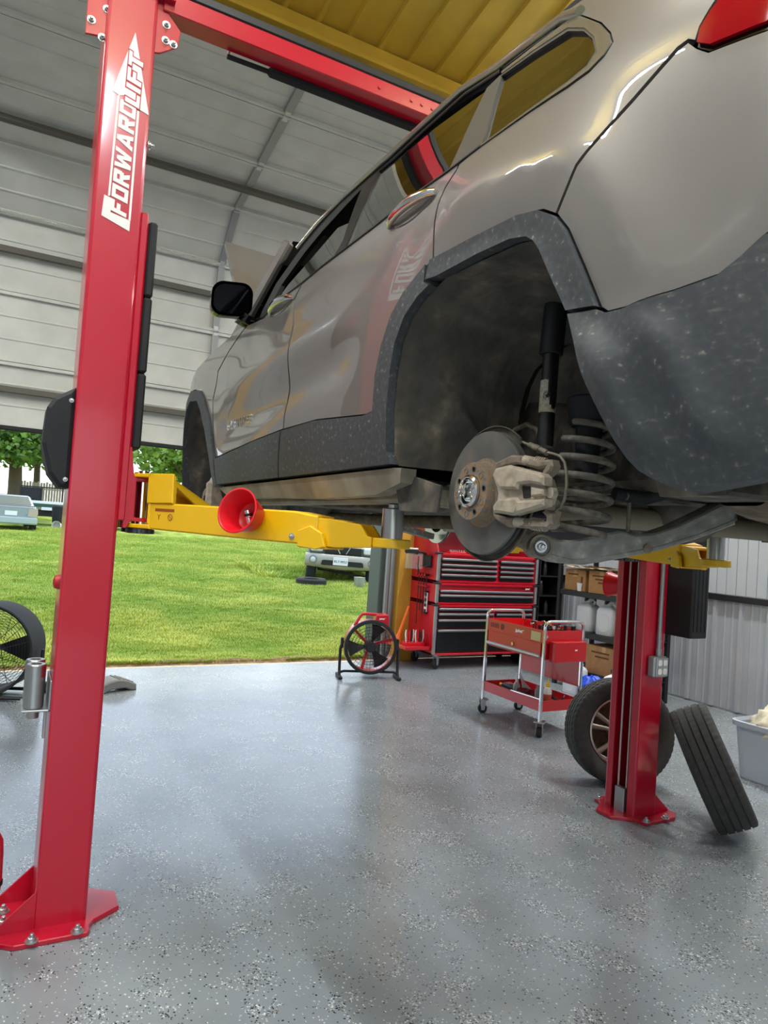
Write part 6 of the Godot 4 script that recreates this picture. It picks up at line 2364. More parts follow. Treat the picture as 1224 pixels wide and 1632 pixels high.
func make_rack() -> void:
	var t := thing("storage_rack", "black steel shelving rack standing along the grey wall", "rack", Vector3(6.08, 0, -5.75))
	var x0 := 5.8
	var x1 := 6.36
	var z0 := -6.3
	var z1 := -5.2
	var s: SurfaceTool
	for x in [x0, x1]:
		for z in [z0, z1]:
			s = nb()
			bx(s, Vector3(x, 0.9, z), Vector3(0.045, 1.8, 0.045), 0.003)
			objw("upright", s, "black", t)
	for y in [0.23, 0.66, 1.11, 1.62]:
		s = nb()
		bx(s, Vector3((x0 + x1) * 0.5, y - 0.006, (z0 + z1) * 0.5), Vector3(x1 - x0, 0.012, z1 - z0 + 0.03))
		bx(s, Vector3(x0, y - 0.03, (z0 + z1) * 0.5), Vector3(0.03, 0.06, z1 - z0), 0.002)
		bx(s, Vector3(x1, y - 0.03, (z0 + z1) * 0.5), Vector3(0.03, 0.06, z1 - z0), 0.002)
		objw("shelf", s, "black", t)
	carton("brown cardboard box beside the black organizer on rack", Vector3(6.02, 1.11, -6.08), Vector3(0.40, 0.24, 0.33), 0.0, 1)
	carton("brown printed cardboard box in middle of the upper shelf", Vector3(6.02, 1.11, -5.68), Vector3(0.42, 0.25, 0.36), 0.08, 3)
	carton("brown cardboard box on upper shelf behind the lift post", Vector3(6.02, 1.11, -5.36), Vector3(0.42, 0.23, 0.24), 0.0, 2)
	carton("large brown cardboard box on the lower shelf above bottom jugs", Vector3(6.02, 0.23, -5.58), Vector3(0.42, 0.31, 0.5), 0.05, 2)
	var o := thing("paper_sack", "flattened tan paper sack draped over upper shelf boxes", "sack", Vector3(6.0, 1.362, -5.8))
	s = nb()
	var P := []
	var fn := noise(23, 3.0, 3)
	for i in 9:
		var row := []
		for k in 15:
			row.append(Vector3(-0.26 + 0.5 * i / 8.0, 0.02 + 0.025 * (fn.get_noise_2d(i * 0.8, k * 0.5) + 0.3), -0.42 + 0.85 * k / 14.0))
		P.append(row)
	sheet(s, P)
	var low := []
	for r in P:
		var rr := []
		for p in r:
			rr.append(Vector3(p.x, 0.0, p.z))
		low.append(rr)
	sheet(s, low)
	obj("sack", s, "sack_tan", o)
	jug("white plastic jug on the middle shelf beside the black organizer", Vector3(5.98, 0.66, -6.0), -PI / 2)
	jug("white plastic jug second on the middle shelf", Vector3(5.95, 0.66, -5.66), -PI / 2 + 0.1)
	jug("white plastic jug on the middle shelf behind the lift post", Vector3(5.97, 0.66, -5.36), -PI / 2 - 0.5)
	jug("white plastic jug on the floor beside the blue bag", Vector3(5.64, 0.0, -5.80), -PI / 2)
	jug("white plastic jug on the floor behind the loose wheel", Vector3(5.64, 0.0, -5.22), -PI / 2 + 0.3)
	o = thing("blue_bag", "crumpled blue plastic bag under the rack's lowest shelf", "bag", Vector3(5.6, 0.0, -5.52))
	s = nb()
	blob(s, Vector3(0, 0.12, 0), Vector3(0.13, 0.13, 0.14), 0.45, 31, 14)
	obj("bag", s, "bag_blue", o)
	o = thing("paper_cup", "white paper cup on the upper shelf's front edge", "cup", Vector3(5.83, 1.11, -6.0))
	s = nb()
	lathe(s, [Vector2(0, 0), Vector2(0.03, 0), Vector2(0.04, 0.09), Vector2(0.042, 0.09), Vector2(0.042, 0.094), Vector2(0.037, 0.092), Vector2(0.028, 0.004), Vector2(0, 0.004)], Transform3D.IDENTITY, 20)
	obj("cup", s, "white", o)
	# black parts organizer in the corner beside the chests
	t = thing("parts_organizer", "black open parts organizer between tool chests and rack", "organizer", Vector3(6.47, 0, -7.45))
	s = nb()
	for x in [6.275, 6.665]:
		bx(s, Vector3(x, 0.75, -7.45), Vector3(0.02, 1.5, 0.5), 0.003)
	bx(s, Vector3(6.47, 0.75, -7.69), Vector3(0.4, 1.5, 0.02))
	objw("case", s, "black", t)
	for k in 6:
		s = nb()
		bx(s, Vector3(6.47, 0.14 + 0.262 * k, -7.45), Vector3(0.38, 0.014, 0.48), 0.002)
		objw("shelf", s, "black", t)
	for k in 5:
		var q := thing("spray_can", ["black spray can on the organizer's lowest shelf", "dark red spray can on the organizer's second shelf", "black spray can on the organizer's middle shelf", "silver-topped black can on the organizer's fourth shelf", "black can on the organizer's top shelf"][k], "spray can", Vector3(6.38 + 0.05 * (k % 3), 0.148 + 0.262 * k, -7.3))
		s = nb()
		lathe(s, [Vector2(0, 0), Vector2(0.03, 0), Vector2(0.031, 0.004), Vector2(0.031, 0.14), Vector2(0.02, 0.16), Vector2(0, 0.16)], Transform3D.IDENTITY, 16)
		obj("can", s, "rag_red" if k == 1 else "black", q)
		s = nb()
		cyl(s, Vector3(0, 0.16, 0), Vector3(0, 0.19, 0), 0.017, 12)
		obj("cap", s, "zinc" if k == 3 else "black_soft", q)

# ---------------------------------------------------------------- fans
func make_fans() -> void:
	var c := Vector3(3.66, 0.352, -6.95)
	var t := thing("jobsite_fan", "red and black portable jobsite fan on the floor by doorway", "fan", Vector3(c.x, 0, c.z), -0.28)
	var Y := c.y
	var xf := Transform3D(Basis(Vector3.RIGHT, Vector3.BACK, Vector3.DOWN), Vector3(0, Y, 0))
	var s := nb()
	lathe(s, [Vector2(0.265, -0.1), Vector2(0.29, -0.1), Vector2(0.295, -0.09), Vector2(0.295, 0.06), Vector2(0.27, 0.075), Vector2(0.262, 0.07), Vector2(0.265, -0.1)], xf, 48)
	obj("shroud", s, "chest_red", t)
	s = nb()
	lathe(s, [Vector2(0.262, 0.06), Vector2(0.298, 0.055), Vector2(0.302, 0.065), Vector2(0.298, 0.09), Vector2(0.27, 0.095), Vector2(0.262, 0.085)], xf, 48)
	obj("front_rim", s, "black_soft", t)
	for z in [0.085, -0.09]:
		s = nb()
		for k in 5:
			var r := 0.09 + 0.034 * k
			var pts := []
			for q in 33:
				pts.append(Vector3(r * cos(TAU * q / 32.0), Y + r * sin(TAU * q / 32.0), z))
			tube(s, pts, 0.0018, 4, false)
		for k in 20:
			var a := TAU * k / 20.0
			tube(s, [Vector3(0.06 * cos(a), Y + 0.06 * sin(a), z), Vector3(0.268 * cos(a), Y + 0.268 * sin(a), z)], 0.0018, 4, false)
		tag(obj("grille", s, "black", t), "", "", "", "stuff")
	for k in 3:
		s = nb()
		var a := TAU * k / 3.0 + PI / 2 + 0.8
		bar(s, Vector3(0.05 * cos(a), Y + 0.05 * sin(a), -0.06), Vector3(0.27 * cos(a), Y + 0.27 * sin(a), -0.06), 0.03, 0.03, Vector3.BACK, 0.006)
		obj("motor_strut", s, "chest_red", t)
		s = nb()
		var P := []
		a += 0.9
		for i in 7:
			var r := lerpf(0.05, 0.25, i / 6.0)
			var row := []
			for q in 5:
				var b := a + (q / 4.0 - 0.5) * (0.5 + 0.25 * i / 6.0)
				row.append(Vector3(r * cos(b), Y + r * sin(b), 0.03 * (q / 4.0 - 0.5)))
			P.append(row)
		sheet(s, P)
		obj("blade", s, "black", t)
	s = nb()
	lathe(s, [Vector2(0.06, -0.06), Vector2(0.062, 0.06), Vector2(0.055, 0.085), Vector2(0.05, 0.09), Vector2(0, 0.09)], xf, 28)
	obj("hub", s, "black_soft", t)
	# battery housing and handle on top
	s = nb()
	prism(s, [Vector2(0.03, 0.27), Vector2(0.04, 0.345), Vector2(0.055, 0.36), Vector2(0.165, 0.365), Vector2(0.18, 0.35), Vector2(0.19, 0.22), Vector2(0.12, 0.26)], -0.09, 0.075, Transform3D(Basis.IDENTITY, Vector3(0, Y, 0)), 0.01)
	obj("battery_housing", s, "chest_red", t)
	s = nb()
	tube(s, [Vector3(-0.19, Y + 0.22, 0), Vector3(-0.13, Y + 0.33, 0), Vector3(-0.11, Y + 0.35, 0), Vector3(-0.08, Y + 0.357, 0), Vector3(0.06, Y + 0.355, 0)], 0.017, 10)
	obj("handle", s, "chest_red", t)
	logo(t, t.position + Basis(Vector3.UP, -0.28) * Vector3(0.11, Y + 0.315, 0.077), 0.08, Basis(Vector3.UP, -0.28))
	# stand
	s = nb()
	for x in [-0.33, 0.33]:
		tube(s, [Vector3(x * 0.93, Y + 0.05, 0), Vector3(x, Y - 0.04, 0.0), Vector3(x, 0.09, 0.02), Vector3(x, 0.03, 0.05)], 0.016, 8)
		bx(s, Vector3(x, 0.018, 0.02), Vector3(0.045, 0.036, 0.26), 0.01)
	tube(s, [Vector3(-0.33, 0.06, 0.03), Vector3(-0.28, 0.075, 0.03), Vector3(0.28, 0.075, 0.03), Vector3(0.33, 0.06, 0.03)], 0.014, 8)
	obj("stand", s, "black_soft", t)
	for x in [-0.315, 0.315]:
		s = nb()
		bx(s, Vector3(x, Y + 0.03, 0.0), Vector3(0.03, 0.12, 0.05), 0.01)
		obj("pivot", s, "black_soft", t)
	# big black drum fan
	t = thing("drum_fan", "large black drum fan with wire guard beside left lift post", "fan", Vector3(-0.04, 0, -6.85), -0.35)
	Y = 0.42
	xf = Transform3D(Basis(Vector3.RIGHT, Vector3.BACK, Vector3.DOWN), Vector3(0, Y, 0))
	s = nb()
	lathe(s, [Vector2(0.365, -0.2), Vector2(0.372, -0.2), Vector2(0.38, -0.19), Vector2(0.372, 0.14), Vector2(0.385, 0.16), Vector2(0.378, 0.17), Vector2(0.36, 0.16), Vector2(0.355, -0.2)], xf, 56)
	obj("drum", s, "black_soft", t)
	for z in [0.165, -0.18]:
		s = nb()
		for k in 14:
			var r := 0.06 + 0.0225 * k
			var pts := []
			for q in 41:
				pts.append(Vector3(r * cos(TAU * q / 40.0), Y + r * sin(TAU * q / 40.0), z + 0.03 * (1.0 - r / 0.37) * signf(z)))
			tube(s, pts, 0.0018, 4, false)
		for k in 12:
			var a := TAU * k / 12.0
			tube(s, [Vector3(0.04 * cos(a), Y + 0.04 * sin(a), z + 0.03 * signf(z)), Vector3(0.2 * cos(a + 0.2), Y + 0.2 * sin(a + 0.2), z + 0.015 * signf(z)), Vector3(0.368 * cos(a + 0.25), Y + 0.368 * sin(a + 0.25), z)], 0.0026, 4, false)
		tag(obj("guard", s, "black", t), "", "", "", "stuff")
	s = nb()
	lathe(s, [Vector2(0.045, 0.17), Vector2(0.045, 0.2), Vector2(0.04, 0.205), Vector2(0, 0.205)], xf, 24)
	obj("badge", s, "white", t)
	for k in 3:
		s = nb()
		var P := []
		var a := TAU * k / 3.0
		for i in 7:
			var r := lerpf(0.05, 0.34, i / 6.0)
			var row := []
			for q in 5:
				var b := a + (q / 4.0 - 0.5) * 0.8
				row.append(Vector3(r * cos(b), Y + r * sin(b), 0.1 * (q / 4.0 - 0.5)))
			P.append(row)
		sheet(s, P)
		obj("blade", s, "black", t)
	s = nb()
	tube(s, [Vector3(-0.42, Y, 0), Vector3(-0.42, 0.12, 0.0), Vector3(-0.40, 0.03, 0.15)], 0.016, 8)
	tube(s, [Vector3(0.42, Y, 0), Vector3(0.42, 0.12, 0.0), Vector3(0.40, 0.03, 0.15)], 0.016, 8)
	tube(s, [Vector3(-0.40, 0.03, 0.15), Vector3(0.40, 0.03, 0.15)], 0.016, 8)
	tube(s, [Vector3(-0.42, 0.12, 0), Vector3(-0.40, 0.03, -0.2), Vector3(0.40, 0.03, -0.2), Vector3(0.42, 0.12, 0)], 0.016, 8)
	obj("stand", s, "black", t)
	for x in [-0.4, 0.4]:
		s = nb()
		cyl(s, Vector3(x - 0.02, 0.05, -0.2), Vector3(x + 0.02, 0.05, -0.2), 0.05, 16)
		obj("wheel", s, "rubber", t)

# ---------------------------------------------------------------- loose wheels
func tyre(t: Node3D, R := 0.36, W := 0.225) -> void:
	var s := nb()
	var h := W * 0.5
	var prof := [[-0.6, 0.235], [-0.78, 0.245], [-0.9, 0.275], [-1.0, 0.305], [-0.985, 0.335], [-0.93, 0.349], [-0.86, 0.3555], [-0.62, 0.3585], [-0.61, 0.351], [-0.55, 0.351], [-0.54, 0.3595], [-0.23, 0.36], [-0.22, 0.351], [-0.15, 0.351], [-0.14, 0.36], [0.14, 0.36], [0.15, 0.351], [0.22, 0.351], [0.23, 0.36], [0.54, 0.3595], [0.55, 0.351], [0.61, 0.351], [0.62, 0.3585], [0.86, 0.3555], [0.93, 0.349], [0.985, 0.335], [1.0, 0.305], [0.9, 0.275], [0.78, 0.245], [0.6, 0.235]]
	var n := 216
	var P := []
	for i in n:
		var a := TAU * i / n
		var row := []
		for j in prof.size():
			var r: float = prof[j][1] * R / 0.36
			if i % 4 == 0 and (j in [5, 6, 7, 22, 23, 24]):
				r -= 0.004
			if i % 4 == 2 and (j in [10, 14, 15, 19]):
				r -= 0.003
			row.append(Vector3(r * cos(a), prof[j][0] * h, r * sin(a)))
		P.append(row)
	P.append(P[0])
	for i in n:
		for j in prof.size() - 1:
			var sharp: bool = j in [7, 8, 9, 11, 12, 13, 15, 16, 17, 19, 20, 21]
			quad(s, P[i][j], P[i][j + 1], P[i + 1][j + 1], P[i + 1][j], -1 if sharp else 1)
	obj("tyre", s, "tyre", t)

func make_wheels() -> void:
	# wheel standing behind the right post, face turned to the bay
	var t := thing("alloy_wheel", "loose car wheel with silver alloy rim behind right lift post", "wheel", Vector3(3.86, 0.355, -3.52))
	var n := Vector3(-0.42, 0.14, 0.90).normalized()
	t.basis = frame(n, Vector3.UP)
	tyre(t)
	var s := nb()
	lathe(s, [Vector2(0.24, 0.07), Vector2(0.236, 0.085), Vector2(0.226, 0.088), Vector2(0.218, 0.075), Vector2(0.212, 0.03), Vector2(0.205, -0.06), Vector2(0.225, -0.085), Vector2(0.236, -0.085), Vector2(0.24, -0.07)], Transform3D.IDENTITY, 48)
	var rim := obj("rim", s, "alloy", t)
	for k in 5:
		s = nb()
		var a := TAU * k / 5.0 + 0.35
		var d := Vector3(cos(a), 0, sin(a))
		var sd := Vector3(-sin(a), 0, cos(a))
		for m in [-1.0, 1.0]:
			tube(s, [d * 0.05 + sd * 0.012 * m + Vector3(0, 0.05, 0), d * 0.13 + sd * 0.024 * m + Vector3(0, 0.065, 0), d * 0.216 + sd * 0.046 * m + Vector3(0, 0.055, 0)], [0.02, 0.016, 0.02], 8)
		obj("spoke", s, "alloy", rim)
	s = nb()
	lathe(s, [Vector2(0.09, 0.0), Vector2(0.085, 0.045), Vector2(0.07, 0.055), Vector2(0.035, 0.055), Vector2(0.032, 0.062), Vector2(0, 0.064)], Transform3D.IDENTITY, 32)
	obj("hub_cap", s, "alloy", rim)
	s = nb()
	lathe(s, [Vector2(0.0, -0.05), Vector2(0.2, -0.05)], Transform3D.IDENTITY, 32)
	obj("barrel_back", s, "rusty", rim)
	# second wheel leaning on the first, tread to the camera
	var p := on_y(1135, 1222, 0.375)
	t = thing("leaning_wheel", "loose car wheel leaning sideways, tread outward, beside right post", "wheel", p)
	var view := Vector3(p.x, 0, p.z).normalized()
	var right := view.cross(Vector3.UP).normalized()
	var ax := (right * cos(deg_to_rad(26)) + Vector3.UP * sin(deg_to_rad(26)) + view * 0.1).normalized()
	t.basis = frame(ax, Vector3.BACK)
	tyre(t)
	s = nb()
	lathe(s, [Vector2(0.24, 0.07), Vector2(0.236, 0.085), Vector2(0.226, 0.088), Vector2(0.205, 0.06), Vector2(0.205, -0.06), Vector2(0.225, -0.085), Vector2(0.236, -0.085), Vector2(0.24, -0.07)], Transform3D.IDENTITY, 40)
	rim = obj("rim", s, "alloy", t)
	for k in 5:
		s = nb()
		var a := TAU * k / 5.0
		bar(s, Vector3(cos(a) * 0.03, 0.05, sin(a) * 0.03), Vector3(cos(a) * 0.215, 0.055, sin(a) * 0.215), 0.05, 0.03, Vector3.UP, 0.008)
		obj("spoke", s, "alloy", rim)

# ---------------------------------------------------------------- things on the floor
func make_floor_things() -> void:
	# grey storage bin with cloth and black plastic
	var t := thing("storage_bin", "light grey plastic storage bin by the ribbed wall", "bin", Vector3(5.22, 0, -3.12), 0.06)
	var s := nb()
	var P := []
	for q in [[0.0, 0.88, 0.0], [0.012, 0.9, 0.0], [0.38, 1.0, 0.0], [0.385, 1.06, 0.0], [0.42, 1.07, 0.0], [0.425, 1.03, 0.0], [0.40, 0.97, 0.0], [0.03, 0.87, 0.0]]:
		var row := []
		for v in rrect(0.72 * q[1], 0.5 * q[1], 0.07, 5):
			row.append(Vector3(v.x, q[0], v.y))
		P.append(row)
	sheet(s, P, -1, true)
	prism(s, rrect(0.62, 0.43, 0.06, 5), 0.004, 0.02, Transform3D(XZ, Vector3.ZERO))
	obj("tub", s, "bin_grey", t)
	t = thing("canvas_bag", "cream canvas bag heaped in the grey storage bin", "bag", Vector3(5.05, 0.40, -3.12))
	s = nb()
	blob(s, Vector3(0, 0.0, 0), Vector3(0.19, 0.15, 0.17), 0.35, 41, 16)
	blob(s, Vector3(0, -0.15, 0), Vector3(0.14, 0.16, 0.14), 0.2, 43, 10)
	obj("cloth", s, "canvas", t)
	t = thing("plastic_scraps", "black plastic sheeting stuffed in the grey storage bin", "plastic", Vector3(5.33, 0.37, -3.0))
	s = nb()
	blob(s, Vector3(0, 0, 0), Vector3(0.16, 0.08, 0.14), 0.7, 47, 16)
	blob(s, Vector3(-0.05, -0.15, 0.0), Vector3(0.12, 0.18, 0.1), 0.3, 48, 10)
	obj("sheeting", s, "black_gloss", t)
	t = thing("black_canister", "black canister standing in the grey storage bin", "canister", Vector3(5.42, 0.03, -3.24))
	s = nb()
	lathe(s, [Vector2(0, 0), Vector2(0.09, 0), Vector2(0.1, 0.01), Vector2(0.1, 0.46), Vector2(0.11, 0.47), Vector2(0.11, 0.5), Vector2(0.09, 0.51), Vector2(0, 0.51)], Transform3D.IDENTITY, 24)
	obj("can", s, "black", t)
	# grey rubber wheel chock near the slab edge
	t = thing("wheel_chock", "grey moulded wheel chock on the floor behind left post", "chock", Vector3(0.99, 0, -6.9), 0.35)
	s = nb()
	var top := []
	for k in 12:
		var u := k / 11.0
		top.append(Vector2(-0.2 + 0.36 * u, 0.03 + 0.085 * sin(PI * (0.12 + 0.78 * u))))
	var pl := top.duplicate()
	pl.append_array([Vector2(0.165, 0.0), Vector2(0.12, 0.0), Vector2(0.05, 0.03), Vector2(-0.08, 0.03), Vector2(-0.15, 0.0), Vector2(-0.2, 0.0)])
	prism(s, pl, -0.11, 0.11, Transform3D.IDENTITY, 0.012)
	obj("body", s, "chock_grey", t)
	for k in 4:
		s = nb()
		var u := 0.55 + 0.12 * k
		var y := 0.03 + 0.085 * sin(PI * (0.12 + 0.78 * u))
		bx(s, Vector3(-0.2 + 0.36 * u, y + 0.003, 0), Vector3(0.014, 0.01, 0.19), 0.003)
		obj("grip_ridge", s, "chock_grey", t)
	# red floor jack, only its pump housing reaches into view
	t = thing("pump_jack", "red hydraulic pump jack standing beside left post's base", "jack", Vector3(0.035, 0, -2.93))
	s = nb()
	lathe(s, [Vector2(0, 0.012), Vector2(0.03, 0.012), Vector2(0.03, 0.2), Vector2(0.042, 0.205), Vector2(0.046, 0.26), Vector2(0.044, 0.35), Vector2(0.04, 0.4), Vector2(0.025, 0.43), Vector2(0, 0.435)], Transform3D.IDENTITY, 28)
	obj("cylinder", s, "red", t)
	s = nb()
	lathe(s, [Vector2(0.0465, 0.235), Vector2(0.049, 0.238), Vector2(0.049, 0.252), Vector2(0.0465, 0.255)], Transform3D.IDENTITY, 24)
	obj("seal_band", s, "black", t)
	s = nb()
	bx(s, Vector3(-0.05, 0.006, 0), Vector3(0.2, 0.012, 0.12), 0.003)
	obj("foot", s, "red", t)
	s = nb()
	tube(s, [Vector3(-0.05, 0.3, 0), Vector3(-0.2, 0.7, 0.0)], 0.014, 10)
	obj("lever", s, "red", t)

# ---------------------------------------------------------------- outside: lawn, parked cars, trees
func lawn_y(x: float, z: float) -> float:
	return -0.1 + 0.037 * (-z - 8.0) + (0.03 * sin(x * 0.9 + z * 0.4) + 0.02 * sin(z * 1.3 - x * 0.5)) * clampf((-z - 8.2) * 0.5, 0.0, 1.0)

func make_lawn() -> void:
	var s := nb()
	var P := []
	var zs := []
	var z := -8.28
	while z > -75.0:
		zs.append(z)
		z -= 0.4 + 0.035 * (-z - 8.0)
	for zz in zs:
		var row := []
		for k in 61:
			var x := -28.0 + 76.0 * k / 60.0
			row.append(Vector3(x, lawn_y(x, zz), zz))
		P.append(row)
	sheet(s, P)
	var lw := struct("lawn_ground", s, "lawn")
	tag(lw, "green mown lawn rising beyond the bay door", "lawn")
	s = nb()
	var fn := noise(12, 2.0, 3)
	P = []
	for i in 6:
		var row := []
		for k in 121:
			var x := -6.0 + 16.0 * k / 120.0
			var q := i / 5.0
			var zz := -7.945 - 0.42 * q - (0.12 * fn.get_noise_1d(x * 3.0) if i == 5 else 0.0)
			row.append(Vector3(x, -0.075 + 0.05 * q - 0.03 * sin(PI * q) + 0.02 * fn.get_noise_2d(x * 6.0, zz * 6.0), zz))
		P.append(row)
	sheet(s, P)
	var dt := struct("soil_strip", s, "soil")
	tag(dt, "bare brown soil strip between slab and lawn", "soil")
	# grass blades
	rng.seed = 77
	s = nb()
	for k in 9:
		var a := TAU * k / 9.0 + rng.randf() * 0.5
		var d := Vector3(cos(a), 0, sin(a))
		var r := rng.randf_range(0.0, 0.03)
		var b := d * r
		var ln := rng.randf_range(0.6, 1.0)
		var w := Vector3(-sin(a), 0, cos(a)) * 0.0045
		var tip := b + d * 0.045 * ln + Vector3(0, 0.075 * ln, 0)
		var m := b + d * 0.012 + Vector3(0, 0.045 * ln, 0)
		quad(s, b - w, b + w, m + w * 0.7, m - w * 0.7, 1)
		tri(s, m - w * 0.7, m + w * 0.7, tip, 1)
	s.generate_normals()
	var mesh := s.commit()
	var mm := MultiMesh.new()
	mm.transform_format = MultiMesh.TRANSFORM_3D
	mm.use_colors = true
	mm.mesh = mesh
	var xs_ := []
	var cl := noise(55, 0.5, 3)
	for i in 90000:
		var u := rng.randf()
		var zz := -8.33 - 24.0 * u * u
		var wd := 1.4 - zz * 0.62
		var x := -0.9 + rng.randf() * wd
		var n := cl.get_noise_2d(x, zz)
		var sc := (0.75 + 0.5 * rng.randf()) * (1.0 + 0.5 * n) * (1.0 + 0.02 * (-zz - 8.0))
		if zz > -8.55 and rng.randf() < 0.5:
			continue
		if zz < -17.5 and zz > -20.0 and x > 6.0 and rng.randf() < 0.5:
			sc *= 2.2
		xs_.append([Transform3D(Basis(Vector3.UP, rng.randf() * TAU).scaled(Vector3(1.2, 1, 1.2) * sc), Vector3(x, lawn_y(x, zz) - 0.004, zz)), Color(0.27, 0.40, 0.05).lerp(Color(0.52, 0.56, 0.12), clampf(0.5 + n + rng.randf_range(-0.25, 0.25), 0, 1))])
	mm.instance_count = xs_.size()
	for i in xs_.size():
		mm.set_instance_transform(i, xs_[i][0])
		mm.set_instance_color(i, xs_[i][1])
	var o := MultiMeshInstance3D.new()
	o.name = "grass"
	o.multimesh = mm
	o.material_override = M["blade"]
	add_child(o)
	tag(o, "short green grass blades covering the lawn", "grass", "", "stuff")

func leaves(t: Node3D, nm: String, blobs: Array, n: int, size: float, c0: Color, c1: Color, seed_: int) -> void:
	rng.seed = seed_
	var s := nb()
	quad(s, Vector3(-0.5, 0, 0), Vector3(0, 0.12, 0.4), Vector3(0.6, 0, 0), Vector3(0, 0.12, -0.4), 1)
	s.generate_normals()
	var mm := MultiMesh.new()
	mm.transform_format = MultiMesh.TRANSFORM_3D
	mm.use_colors = true
	mm.mesh = s.commit()
	mm.instance_count = n
	for i in n:
		var b: Array = blobs[rng.randi() % blobs.size()]
		var d := Vector3(rng.randfn(), rng.randfn(), rng.randfn()).normalized() * pow(rng.randf(), 0.45)
		var p: Vector3 = b[0] + d * b[1]
		var q := Basis(Vector3(rng.randfn(), rng.randfn(), rng.randfn()).normalized(), rng.randf() * TAU)
		mm.set_instance_transform(i, Transform3D(q.scaled(Vector3.ONE * size * rng.randf_range(0.6, 1.3)), p))
		mm.set_instance_color(i, c0.lerp(c1, rng.randf()))
	var o := MultiMeshInstance3D.new()
	o.name = nm
	o.multimesh = mm
	o.material_override = M["leaf"]
	t.add_child(o)
	o.set_meta("kind", "stuff")

func tree(label: String, at: Vector3, h: float, cr: float, trunk: float, n: int, size: float, c0: Color, c1: Color, seed_: int, group := "") -> void:
	var t := thing("tree", label, "tree", at, 0.0, group)
	var s := nb()
	tube(s, [Vector3(0, -0.1, 0), Vector3(0.03, h * 0.2, 0), Vector3(-0.05, h * 0.45, 0.02), Vector3(0.05, h * 0.75, 0)], [trunk * 1.25, trunk, trunk * 0.85, trunk * 0.3], 12)
	obj("trunk", s, "bark", t)
	rng.seed = seed_ + 1
	var blobs := []
	for k in 7:
		var a := TAU * k / 7.0 + rng.randf()
		var e := Vector3(cos(a) * cr * 0.62, h * rng.randf_range(0.5, 0.86), sin(a) * cr * 0.62)
		blobs.append([e, Vector3(cr, cr * 0.7, cr) * rng.randf_range(0.4, 0.6)])
		s = nb()
		tube(s, [Vector3(0, h * 0.38, 0), e * Vector3(0.5, 1, 0.5) * 0.9, e], [trunk * 0.4, trunk * 0.25, trunk * 0.08], 6)
		obj("branch", s, "bark", t)
	blobs.append([Vector3(0, h * 0.85, 0), Vector3(cr, cr * 0.6, cr) * 0.6])
	leaves(t, "foliage", blobs, n, size, c0, c1, seed_)

func make_outside() -> void:
	make_lawn()
	# trees: one over the sedan, a bright hedge line far behind
	tree("large leafy tree standing behind the silver sedan", Vector3(0.2, 1.1, -41.0), 7.0, 3.6, 0.34, 9000, 0.26, Color(0.05, 0.12, 0.02), Color(0.20, 0.34, 0.06), 101)
	var k := 0
	for p in [[-9.0, -52.0, 8.0], [6.0, -56.0, 8.5], [10.8, -50.0, 8.0], [16.0, -56.0, 9.0], [22.0, -48.0, 7.5], [28.0, -52.0, 8.5], [34.0, -46.0, 8.0], [40.0, -44.0, 8.0], [-3.5, -60.0, 9.0], [1.8, -62.0, 8.0]]:
		tree("bright green tree in the row at the lawn's far end", Vector3(p[0], lawn_y(p[0], p[1]) - 0.05, p[1]), p[2], 4.0, 0.25, 4200, 0.42, Color(0.16, 0.30, 0.05), Color(0.42, 0.56, 0.16), 200 + k * 7, "trees at the lawn's end")
		k += 1
	# board fence
	for q in [[-4.6, -46.5, 3.6], [0.6, -47.0, 2.4]]:
		var t := thing("board_fence", "weathered board fence section left of the big tree" if q[0] < 0 else "weathered board fence section right of the big tree", "fence", Vector3(q[0], lawn_y(q[0], q[1]), q[1]))
		var x := 0.0
		var b := 0
		while x < q[2]:
			var s := nb()
			bx(s, Vector3(x, 0.95 + 0.04 * sin(b * 2.3), 0), Vector3(0.13, 1.9, 0.02), 0.004)
			obj("board", s, "fence_wood", t)
			x += 0.15
			b += 1
		var s := nb()
		for y in [0.4, 1.5]:
			bx(s, Vector3(q[2] * 0.5, y, -0.03), Vector3(q[2], 0.08, 0.04))
		obj("rail", s, "fence_wood", t)
	make_sedan()
	make_truck()
	make_trailer()

